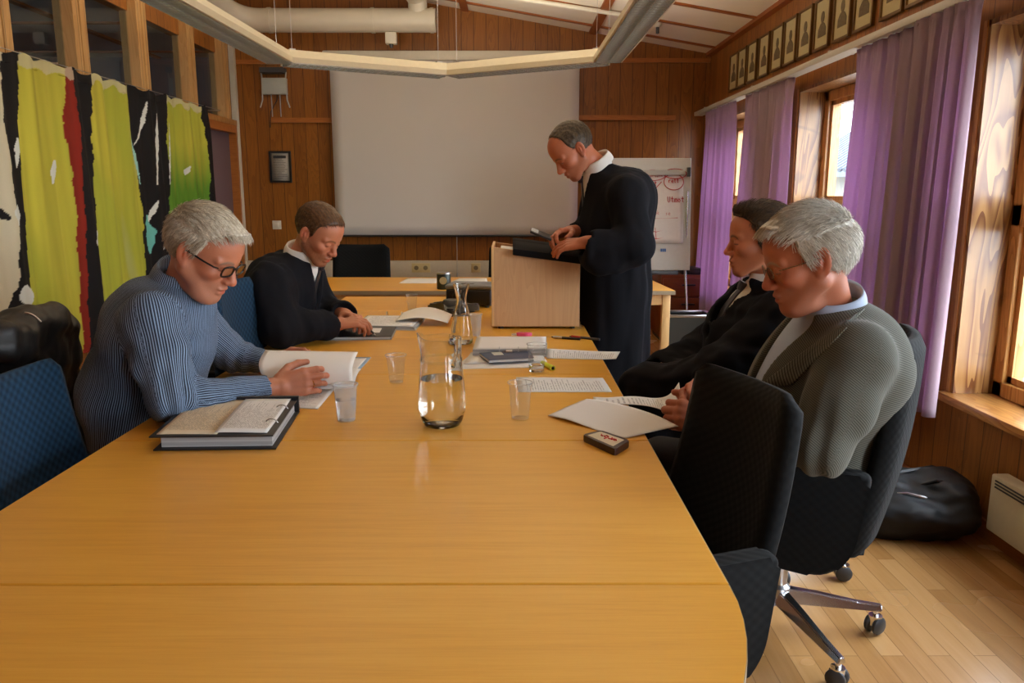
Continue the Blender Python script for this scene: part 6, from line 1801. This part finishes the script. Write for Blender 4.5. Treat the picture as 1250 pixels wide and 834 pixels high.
def collar_mat():
    m, nt, b = new_mat('striped_collar_cotton'); tc = nt.nodes.new('ShaderNodeTexCoord'); sp = nt.nodes.new('ShaderNodeSeparateXYZ'); L(nt, tc.outputs['UV'], sp.inputs[0])
    st = math_n(nt, 'LESS_THAN', math_n(nt, 'FRACT', math_n(nt, 'MULTIPLY', sp.outputs[0], 70.0)), .45)
    L(nt, mixc(nt, st, srgb(50,60,78), srgb(140,162,190)), b.inputs['Base Color']); b.inputs['Roughness'].default_value = .75; return m
M['collar1'] = collar_mat()
m1 = man1()
# the pages he holds: a sheaf folded over, standing on its lower edge
def held():
    t = thing('held_pages', 'white sheaf of pages folded over in the hands of the striped-shirt person', 'papers', tuple(T(378, 470)))
    lo = A3(t.location)
    bl, br = pt(331, 472, 2.315), pt(432, 476, 2.33); tl, tr = pt(324, 428, 2.47), pt(437, 430, 2.50)
    br = pt(431, 468, 2.36)
    def fn(u, v):
        p = (bl*(1-u)+br*u)*(1-v)+(tl*(1-u)+tr*u)*v
        b_ = math.sin(PI*v); p = p+np.array([-.014*b_*(1-u), -.045*b_, .012*b_]); return tuple(p-lo)
    sheet('turned_page', fn, 20, 18, M['paper'], t, .0012)
    def fn2(u, v):
        p = (bl*(1-u)+br*u)*(1-v)+(pt(345, 432, 2.60)*(1-u)+pt(440, 433, 2.62)*u)*v
        p[2] = TZ+.012+.012*math.sin(PI*v); return tuple(p-lo)
    sheet('pages_below', fn2, 16, 12, M['print'], t, .004)
held()
# ------------------------------------------------------------------ robes
def robe_folds(V, dirv=(0,0,1), amp=.006, f=55, s=0):
    d_ = nrm(dirv); w = V-np.outer(V@d_, d_)*.86
    return amp*(sn(w, (f, f, f), s)+.5*sn(w, (f*1.9, f*1.9, f*1.9), s+4))
def man2():
    H = Head(pt(387, 286, 3.26), -22, 33, 0, 1.0)
    root = thing('person', 'bearded person in a black robe and white collar writing at the far left', 'person', (-1.05, 3.32, 0))
    NB = pt(369, 314, 3.31); SHn = pt(330, 350, 3.12); SHf = pt(372, 338, 3.50); chest = np.array([-.98, 3.31, .88]); pelv = np.array([-1.08, 3.34, .58])
    ELn = pt(343, 401, 3.06); WRn = pt(411, 396, 3.22); ELf = pt(395, 384, 3.50); WRf = pt(420, 384, 3.36)
    ELn[2] = max(ELn[2], TZ+.075)
    hn, t1 = hand_prims(WRn, pt(442, 392, 3.25)-WRn, (.1,.35,-.9), True, (30,42,25), 1, .98, (0,0), (25,30,15))
    hf, t2 = hand_prims(WRf, pt(440, 388, 3.28)-WRf, (0,-.3,-.95), False, (25,40,20), 2, .95)
    P_ = head_prims(H, .002, 1.0)+body_core(NB, SHn, SHf, chest, pelv, H)
    P_ += [Rc(SHn, ELn, .05, .042, .02), Rc(ELn, WRn, .040, .027, .02)]+hn+[Rc(SHf, ELf, .05, .042, .02), Rc(ELf, WRf, .040, .027, .02)]+hf
    put('body', P_, .0032, M['skin'], root, None, 1, lambda V: skin_colors(V, H, srgb(190,122,90), srgb(84,52,30), True, (srgb(118,72,42), .8)))
    hair_part(H, root, srgb(66,42,24), srgb(112,78,48), [(-.12,-.045),(-.04,-.04),(-.022,-.03),(.002,.022),(.012,.006),(.026,.010),(.034,.055),(.06,.085),(.085,.098),(.12,.11)], .006, .25, .012, 5000, 'forward', seed=5, width=.001)
    dn = nrm(WRn-ELn); df = nrm(WRf-ELf)
    R_ = [El(chest, (.155,.215,.20), None, .05), El(pelv+[.0,0,.10], (.19,.22,.22), None, .07), El(pelv+[.06,0,-.05], (.24,.22,.14), None, .06), Rc(SHn, SHf, .085, .085, .06), Rc(NB+[-.0,0,-.05], chest, .085, .13, .06),
          El(mid(SHn, SHf)+[-.05,0,-.04], (.12,.20,.13), None, .06),
          Rc(SHn, ELn, .088, .078, .03), Rc(ELn, WRn-dn*.03, .080, .055, .03), Rc(SHf, ELf, .085, .075, .03), Rc(ELf, WRf-df*.02, .075, .06, .03),
          Rc(WRn+dn*.0, WRn+dn*.1, .045, .07, .003, 's'), Rc(WRf+df*.01, WRf+df*.1, .05, .07, .003, 's'), Rc(NB+nrm(H.w((-.02,0,-.035))-NB)*.035, H.w((-.01,0,0)), .060, .07, .012, 's')]
    thr = NB+[.075,-.02,-.035]
    cut = Rc(thr+[.02,0,.03], chest+[.15,-.02,-.02], .055, .012, .008, 's')
    Rr = R_+[cut]
    put('robe', Rr, .007, M['robe'], root, lambda V: robe_folds(V, SHn-ELn, .006, 42, 1)+robe_folds(V, (0,0,1), .004, 60, 3), 1)
    S_ = [El(chest, (.14,.18,.19), None, .05), Rc(NB+[.0,0,-.04], chest, .075, .12, .05), Rc(WRn-dn*.08, WRn-dn*.012, .036, .036, .01), Rc(WRn+dn*.008, WRn+dn*.1, .04, .05, .003, 's'), Rc(ELn, WRn-dn*.08, .03, .034, .02), Rc(SHn, ELn, .03, .03, .02)]
    put('shirt', S_, .007, M['white_shirt'], root, None, 1)
    collar_part(root, NB+[.002,0,.004], H.w((-.03,0,-.03))-NB+[-.02,0,.03], (1,-.3,-.5), .062, .052, M['white_shirt'], .038, .035)
    tie_on(root, S_, NB, chest, (1,-.12,-.25), M['tie_black'])
    hp = [pelv+[0,-.1,-.08], pelv+[0,.1,-.08]]; kn = [np.array([-.62, 3.20, .52]), np.array([-.62, 3.50, .52])]; an = [np.array([-.66, 3.2, .09]), np.array([-.66, 3.5, .09])]
    put('trousers', legs(hp, kn, an), .012, M['trousers'], root); shoes(root, an, 0)
    p0 = t1[0]*.5+t1[4]*.5; tip = pt(458, 398, 3.24); tip[2] = TZ+.022; d_ = nrm(p0-tip)
    t = thing('pen', 'dark pen in the writing hand of the bearded person', 'pen', tuple(tip))
    bm = bmesh.new(); tube(bm, [(0,0,0), tuple(d_*.012)], [.0008,.003], 8); bm_obj('tip', bm, M['steel'], t, True)
    bm = bmesh.new(); tube(bm, [tuple(d_*.012), tuple(d_*.14)], .0045, 10); bm_obj('barrel', bm, M['black_plastic'], t, True)
man2()
def man3():
    H = Head(pt(701, 184, 3.62), 194, 42, 0, 1.01)
    root = thing('person', 'balding person standing in a long black robe at the lectern, looking down', 'person', (.54, 3.70, 0))
    NB = pt(731, 206, 3.66); SHn = pt(765, 238, 3.47); SHf = pt(748, 232, 3.88); chest = pt(750, 275, 3.68); pelv = pt(752, 350, 3.72)
    ELn = pt(775, 300, 3.40); WRn = pt(716, 296, 3.40); ELf = pt(738, 285, 3.90); WRf = pt(697, 283, 3.60)
    hn, t1 = hand_prims(WRn, pt(700, 298, 3.42)-WRn, (.1,.5,-.85), False, (15,25,15), 2, 1.0)
    hf, t2 = hand_prims(WRf, pt(672, 287, 3.52)-WRf, (.1,-.5,-.8), True, (25,45,25), 2, 1.02)
    P_ = head_prims(H, .003, 1.1)+body_core(NB, SHn, SHf, chest, pelv, H)
    P_ += [Rc(SHn, ELn, .05, .042, .02), Rc(ELn, WRn, .040, .027, .02)]+hn+[Rc(SHf, ELf, .05, .042, .02), Rc(ELf, WRf, .040, .027, .02)]+hf
    put('body', P_, .0032, M['skin'], root, None, 1, lambda V: skin_colors(V, H, srgb(186,112,80), srgb(84,64,48), True, (srgb(150,110,90), .3)))
    bald = lambda q: np.minimum(q[:,0]-(.028-.35*np.abs(q[:,1])), .2)
    bald2 = lambda q: -np.maximum(-(q[:,0]-.030+.25*np.abs(q[:,1])), -1)
    hair_part(H, root, srgb(58,46,34), srgb(104,86,62), [(-.12,-.030),(-.04,-.03),(-.022,-.02),(.002,.022),(.012,.012),(.024,.030),(.034,.050),(.05,.070),(.12,.10)], .004, .15, .012, 4200, 'crown', bald=lambda q: (q[:,0]-.050+.25*np.abs(q[:,1])), seed=7, width=.0009)
    dn = nrm(WRn-ELn); df = nrm(WRf-ELf); base = np.array([.520, 3.74, .16])
    drp = pt(742, 312, 3.40)
    R_ = [El(chest, (.155,.225,.22), None, .05), Rc(chest+[0,0,-.05], pelv, .165, .165, .06), Rc(pelv+[-.015,-.05,0], base+[-.02,-.07,0], .155, .165, .05), Rc(pelv+[.0,.05,0], base+[0,.07,0], .155, .165, .05), Rc(SHn, SHf, .088, .088, .06), Rc(NB+[.01,0,-.05], chest, .085, .14, .06),
          El(mid(SHn, SHf)+[.05,0,-.03], (.12,.20,.14), None, .06),
          Rc(SHn, ELn, .074, .076, .03), Rc(ELn, WRn-dn*.03, .078, .052, .03), El(drp, (.13,.05,.085), None, .04), Rc(SHf, ELf, .085, .075, .03), Rc(ELf, WRf-df*.03, .075, .042, .03),
          Rc(WRn+dn*.0, WRn+dn*.1, .048, .07, .003, 's'), Rc(WRf+df*.01, WRf+df*.1, .05, .07, .003, 's'), Rc(NB+nrm(H.w((-.02,0,-.035))-NB)*.035, H.w((-.01,0,0)), .060, .07, .012, 's'), Hs((0,0,.16), (0,0,-1), .01)]
    thr = NB+[-.075,-.02,-.05]
    cut = Rc(thr+[-.02,0,.03], chest+[-.165,-.02,.06], .058, .015, .008, 's')
    put('robe', R_+[cut], .008, M['robe'], root, lambda V: robe_folds(V, (0,0,1), .013, 30, 2)*np.clip((1.35-V[:,2])/.4, .35, 1)+robe_folds(V, (0,0,1), .003, 70, 5), 1)
    S_ = [El(chest, (.14,.18,.20), None, .05), Rc(NB+[.0,0,-.05], chest, .078, .13, .05), Rc(WRn-dn*.05, WRn-dn*.012, .034, .033, .01), Rc(WRn+dn*.02, WRn+dn*.08, .05, .05, .003, 's')]
    put('shirt', S_, .008, M['white_shirt'], root, None, 1)
    collar_part(root, NB+[.0,0,.002], H.w((-.03,0,-.03))-NB+[.02,0,.03], (-1,-.25,-.6), .063, .060, M['white_shirt'], .042, .030)
    tie_on(root, S_, NB, chest, (-1,-.10,-.35), M['tie_dark'])
    an = [np.array([.53, 3.66, .09]), np.array([.56, 3.84, .09])]
    put('trousers', [Rc(pelv, an[0]+[0,0,.1], .09, .06, .03), Rc(an[0]+[0,0,.1], an[0], .06, .052, .02), Rc(pelv, an[1]+[0,0,.1], .09, .06, .03), Rc(an[1]+[0,0,.1], an[1], .06, .052, .02)], .012, M['trousers'], root); shoes(root, an, 190)
    c = pt(658, 285, 3.50); d_ = nrm(pt(668, 288.5, 3.50)-pt(649, 281, 3.50))
    t = thing('mobile_phone', 'small dark phone with a light screen in the hand above the lectern', 'phone', tuple(c))
    up = nrm(np.cross(d_, [0,1,.3])); sd = np.cross(up, d_)
    mx = Matrix(((d_[0], sd[0], up[0]), (d_[1], sd[1], up[1]), (d_[2], sd[2], up[2])))
    def bb(nm, x0, x1, y0, y1, z0, z1, mt): 
        bm = bmesh.new(); vs = box(bm, x0, x1, y0, y1, z0, z1, .002)
        for v in bm.verts: v.co = mx @ v.co
        bm_obj(nm, bm, mt, t, True)
    bb('body', -.04, .06, -.028, .028, -.005, .005, M['black_plastic'])
    bb('screen', -.038, -.005, -.025, .025, .0055 if up[2] > 0 else -.0065, .0065 if up[2] > 0 else -.0055, M['grey_plastic'])
man3()
def man4():
    H = Head(pt(929, 296, 2.60), 174, 4, 0, 1.0)
    root = thing('person', 'young dark-haired person leaning back in a black robe and grey tie on the right', 'person', (.90, 2.70, 0))
    NB = pt(935, 345, 2.65); SHn = pt(962, 386, 2.46); SHf = pt(928, 372, 2.86); chest = pt(925, 412, 2.68); pelv = np.array([.84, 2.72, .56])
    ELn = pt(880, 452, 2.44); WRn = np.array([.56, 2.56, .70]); ELf = pt(862, 428, 2.92); WRf = np.array([.56, 2.80, .70])
    hn, t1 = hand_prims(WRn, (-.8,.5,-.35), (0,.2,-1), False, (20,30,20), 2, 1.0)
    hf, t2 = hand_prims(WRf, (-.8,-.5,-.35), (0,-.2,-1), True, (20,30,20), 2, 1.0)
    P_ = head_prims(H, .001, .95)+body_core(NB, SHn, SHf, chest, pelv, H)
    P_ += [Rc(SHn, ELn, .05, .042, .02), Rc(ELn, WRn, .040, .027, .02)]+hn+[Rc(SHf, ELf, .05, .042, .02), Rc(ELf, WRf, .040, .027, .02)]+hf
    put('body', P_, .0032, M['skin'], root, None, 1, lambda V: skin_colors(V, H, srgb(188,116,82), srgb(54,36,26), True))
    hair_part(H, root, srgb(36,26,20), srgb(88,68,48), [(-.12,-.04),(-.04,-.035),(-.022,-.025),(.002,.022),(.012,-.006),(.022,.0),(.032,.055),(.055,.080),(.085,.094),(.12,.10)], .010, .3, .022, 5200, 'back', seed=9, qf=lambda p: np.clip((p[:,0]-.02)/.05, 0, 1)*1.0, fringe=0)
    dn = nrm(WRn-ELn); df = nrm(WRf-ELf)
    K1, K2 = pt(782, 476, 2.62), pt(800, 474, 2.86); K1 = np.array([max(K1[0], .47), K1[1], K1[2]]); K2 = np.array([max(K2[0], .50), K2[1], K2[2]])
    R_ = [El(chest, (.165,.215,.19), None, .05), Rc(chest, pelv, .17, .18, .07), Rc(SHn, SHf, .085, .085, .06), Rc(NB+[.0,0,-.05], chest, .085, .14, .06), El(mid(SHn, SHf)+[.04,0,-.04], (.12,.20,.13), None, .06),
          Rc(SHn, ELn, .088, .080, .03), Rc(ELn, WRn-dn*.03, .082, .07, .03), Rc(SHf, ELf, .085, .08, .03), Rc(ELf, WRf-df*.02, .08, .07, .03),
          Rc(pelv+[0,-.1,0], K1, .14, .095, .07), Rc(pelv+[0,.1,0], K2, .14, .095, .07), Rc(K1+[.01,0,-.02], (.50,2.60,.30), .09, .08, .04), Rc(K2+[.01,0,-.02], (.52,2.86,.30), .09, .08, .04), Rc(mid(K1,pelv,.4)+[0,0,.02], mid(K2,pelv,.4)+[0,0,.02], .10, .10, .08),
          Rc(WRn+dn*.01, WRn+dn*.1, .05, .07, .003, 's'), Rc(WRf+df*.01, WRf+df*.1, .05, .07, .003, 's'), Rc(NB+nrm(H.w((-.02,0,-.035))-NB)*.035, H.w((-.01,0,0)), .060, .07, .012, 's')]
    thr = NB+[-.075,-.01,-.045]
    cut = Rc(thr+[-.02,0,.03], chest+[-.17,-.02,.02], .055, .012, .008, 's')
    put('robe', R_+[cut], .008, M['robe'], root, lambda V: robe_folds(V, pelv-K1, .008, 38, 4)+robe_folds(V, (0,0,1), .003, 70, 5), 1)
    S_ = [El(chest, (.15,.18,.18), None, .05), Rc(NB+[.0,0,-.045], chest, .078, .13, .05)]
    put('shirt', S_, .008, M['white_shirt'], root, None, 1)
    collar_part(root, NB+[.0,0,.018], H.w((-.03,0,-.03))-NB+[.02,0,.03], (-1,-.1,-.3), .062, .058, M['white_shirt'], .042, .030)
    tie_on(root, S_, NB, chest, (-1,-.05,.1), M['tie_grey'])
    an = [np.array([.56, 2.62, .09]), np.array([.58, 2.88, .09])]
    put('trousers', [Rc(K1+[.02,0,-.1], an[0], .055, .048, .02), Rc(K2+[.02,0,-.1], an[1], .055, .048, .02), Rc(pelv, K1+[.02,0,-.1], .06, .055, .02), Rc(pelv, K2+[.02,0,-.1], .06, .055, .02)], .012, M['trousers'], root); shoes(root, an, 185)
man4()
def man5():
    H = Head(pt(989, 319, 1.985), 174, 19, 0, 1.06)
    root = thing('person', 'white-haired person in a ribbed grey jacket holding a document, seated at the right', 'person', (.84, 2.02, 0))
    NB = pt(1014, 378, 2.03); SHn = pt(1046, 436, 1.85); SHf = pt(1018, 405, 2.24); chest = pt(1013, 452, 2.05); pelv = np.array([.84, 2.10, .62])
    ELn = pt(1003, 548, 1.80); WRn = pt(872, 515, 1.98); ELf = pt(930, 500, 2.32); WRf = pt(872, 480, 2.12)
    hn, t1 = hand_prims(WRn, pt(835, 508, 1.99)-WRn, (.1,.9,-.35), False, (48,55,30), 1, 1.05)
    hf, t2 = hand_prims(WRf, pt(840, 476, 2.08)-WRf, (.1,-.8,-.5), True, (30,40,25), 2, 1.02)
    P_ = head_prims(H, .010, 1.1, 0, 1.18)+body_core(NB, SHn, SHf, chest, pelv, H)
    P_ += [Rc(SHn, ELn, .05, .042, .02), Rc(ELn, WRn, .040, .030, .02)]+hn+[Rc(SHf, ELf, .05, .042, .02), Rc(ELf, WRf, .040, .030, .02)]+hf
    put('body', P_, .0028, M['skin'], root, None, 1, lambda V: skin_colors(V, H, srgb(180,108,78), srgb(160,140,120), True, (srgb(170,130,110), .3)))
    hair_part(H, root, srgb(186,178,160), srgb(236,232,222), [(-.12,-.048),(-.04,-.044),(-.024,-.036),(.002,.030),(.012,.012),(.026,.018),(.036,.062),(.055,.090),(.075,.105),(.12,.12)], .010, .42, .026, 9000, 'forward', seed=12, width=.0010, fringe=1)
    dn = nrm(WRn-ELn); df = nrm(WRf-ELf)
    J_ = [El(chest+[0,0,-.01], (.165,.22,.19), None, .05), El(pelv+[-.02,0,.12], (.175,.20,.20), None, .07), El(pelv+[0,0,-.02], (.18,.21,.14), None, .06), Rc(SHn, SHf, .080, .080, .06), Rc(NB+[.0,0,-.05], chest, .082, .14, .06), El(mid(SHn, SHf)+[.04,0,-.05], (.11,.20,.14), None, .06),
          Rc(SHn, mid(SHn, ELn, .5), .084, .080, .03), Rc(mid(SHn, ELn, .5), ELn, .080, .066, .03), Rc(ELn, WRn-dn*.02, .066, .045, .02), Rc(SHf, ELf, .08, .064, .03), Rc(ELf, WRf-df*.02, .064, .045, .02),
          Rc(WRn+dn*.012, WRn+dn*.1, .05, .07, .003, 's'), Rc(WRf+df*.012, WRf+df*.1, .05, .07, .003, 's'), Rc(NB+nrm(H.w((-.02,0,-.035))-NB)*.035, H.w((-.01,0,0)), .060, .07, .012, 's')]
    thr = NB+[-.08,-.01,-.05]; but = pelv+[-.19,-.0,.14]
    cut = Rc(thr+[-.03,0,.03], but, .062, .020, .008, 's')
    base_ = list(J_)
    def dsp(V):
        d = .004*sn(V, (22, 24, 20), 2.0); d += np.exp(-(np.linalg.norm(V-ELn, axis=1)/.12)**2)*.006*np.sin(((V-ELn)@dn)*110); 
        d += np.exp(-(np.abs((V-SHn-[-.02,.03,0])@nrm(ELn-SHn)-.0)/.012)**2)*np.exp(-(np.linalg.norm(V-SHn, axis=1)/.12)**2)*.003; return d
    segs = [(mid(SHn, SHf)+[0,0,.05], pelv+[0,0,-.1], (-1,0,0), .19), (SHn, ELn, (0,1,0), .08), (ELn, WRn, (0,1,0), .06), (SHf, ELf, (0,1,0), .08), (ELf, WRf, (0,1,0), .06)]
    put('jacket', J_+[cut], .006, M['tweed'], root, dsp, 2, None, lambda V: cloth_uv(V, segs))
    S_ = [El(chest+[0,0,-.01], (.148,.19,.18), None, .05), El(pelv+[0,0,.13], (.175,.19,.19), None, .07), Rc(NB+[.0,0,-.045], chest, .078, .13, .05), Rc(ELn, WRn, .035, .035, .01), Rc(ELf, WRf, .035, .035, .01), Rc(SHn, ELn, .03, .03, .01), Rc(SHf, ELf, .03, .03, .01), Rc(WRn+dn*.02, WRn+dn*.1, .05, .06, .003, 's'), Rc(WRf+df*.02, WRf+df*.1, .05, .06, .003, 's')]
    put('shirt', S_, .007, M['blue_shirt'], root, None, 1)
    collar_part(root, NB+[.0,0,.004], H.w((-.03,0,-.03))-NB+[.02,0,.03], (-1,-.05,-.55), .070, .056, M['blue_shirt'], .040, .032)
    # lapel lying on the near side of the opening
    patch_view(root, 'lapel', base_, [(1056, 376), (1030, 392), (922, 474), (966, 470)], 1.95, M['tweed_lapel'], .006, 26, 8, dsp, .005)
    glasses(root, H, plain('thin_gold_rim', srgb(120,96,60), .25, .8), .0013, True, 1.0)
    hp = [pelv+[0,-.1,-.1], pelv+[0,.1,-.1]]; kn = [np.array([.48, 2.02, .54]), np.array([.46, 2.30, .54])]; an = [np.array([.50, 2.04, .09]), np.array([.47, 2.34, .09])]
    put('trousers', legs(hp, kn, an), .012, M['trousers'], root); shoes(root, an, 170)
M['tweed_lapel'] = tweed_mat('grey_ribbed_lapel_wool', srgb(58,58,54), srgb(122,122,110), .03)
man5()
# ------------------------------------------------------------------ leather jacket on chair, backpack
def jacket():
    c = pt(45, 405, 2.36)
    t = thing('leather_jacket', 'black leather jacket hung over the chair at the far left edge', 'jacket', (c[0], 2.42, .9))
    a = pt(78, 395, 2.55); b = pt(10, 405, 2.10)
    P_ = [Rc(a+[-.02,0,-.02], b+[-.02,0,-.03], .055, .06, .04), El(mid(a, b)+[-.05,0,-.12], (.07,.24,.17), None, .06), El(a+[-.03,-.02,-.12], (.055,.07,.16), None, .05), Rc(pt(70, 400, 2.5), pt(58, 450, 2.42), .035, .045, .03), El(mid(a, b)+[-.0,.02,.02], (.05,.15,.05), None, .04)]
    Rm = A3(t.location)
    put('shell', P_, .008, M['leather'], t, lambda V: .012*sn(V, (26, 30, 34), 3)+.005*sn(V, (70, 80, 60), 5), 1)
    tubeo('zip', [tuple(pt(30+4*k, 382+1.5*k*k*.3, 2.2)-Rm) for k in range(6)], .003, M['steel'], t)
jacket()
def backpack():
    c = P(1150, 612, y=3.20); c = np.array([1.64, 3.03, 0.0])
    t = thing('backpack', 'black backpack slumped on the floor against the window wall', 'backpack', tuple(c))
    P_ = [El(c+[-.04,0,.10], (.22,.24,.115), None, .05), El(c+[.08,-.05,.12], (.13,.20,.13), None, .05), El(c+[-.16,-.06,.075], (.11,.13,.08), None, .04), El(c+[.02,-.14,.08], (.15,.07,.08), None, .02), Hs(c+[0,0,.004], (0,0,-1), .01)]
    put('bag', P_, .008, plain('black_nylon', (.010,.011,.013), .6, nscale=300), t, lambda V: .016*sn(V, (22, 22, 30), 6)+.005*sn(V, (70,70,80), 2), 1)
    bm = bmesh.new(); tube(bm, [(-.17,-.10,.165), (-.10,-.15,.19), (0,-.17,.17), (.10,-.19,.13), (.14,-.20,.08)], .006, 8); bm_obj('zip', bm, M['steel'], t, True)
    bm = bmesh.new(); tube(bm, [(-.24,-.03,.10), (-.16,-.02,.20), (-.02,.0,.215), (.08,.02,.225), (.14,.04,.20)], .013, 8, True, 1.6); bm_obj('strap', bm, M['black_plastic'], t, True)
    bm = bmesh.new(); tube(bm, [(-.02,-.10,.205), (.02,-.13,.235), (.07,-.12,.225), (.10,-.09,.20)], .008, 8); bm_obj('handle', bm, M['black_plastic'], t, True)
    bm = bmesh.new(); box(bm, -.02, .02, -.226, -.214, .07, .105, .004); bm_obj('buckle', bm, M['grey_plastic'], t, True)
backpack()
# ------------------------------------------------------------------ view
SC.view_settings.view_transform = 'Standard'; SC.view_settings.look = 'None'; SC.view_settings.gamma = 1.0
SC.view_settings.use_curve_mapping = False; SC.view_settings.exposure = 1.55
SC.cycles.use_denoising = True
SC.cycles.max_bounces = 12; SC.cycles.diffuse_bounces = 6; SC.cycles.transparent_max_bounces = 16; SC.cycles.transmission_bounces = 10
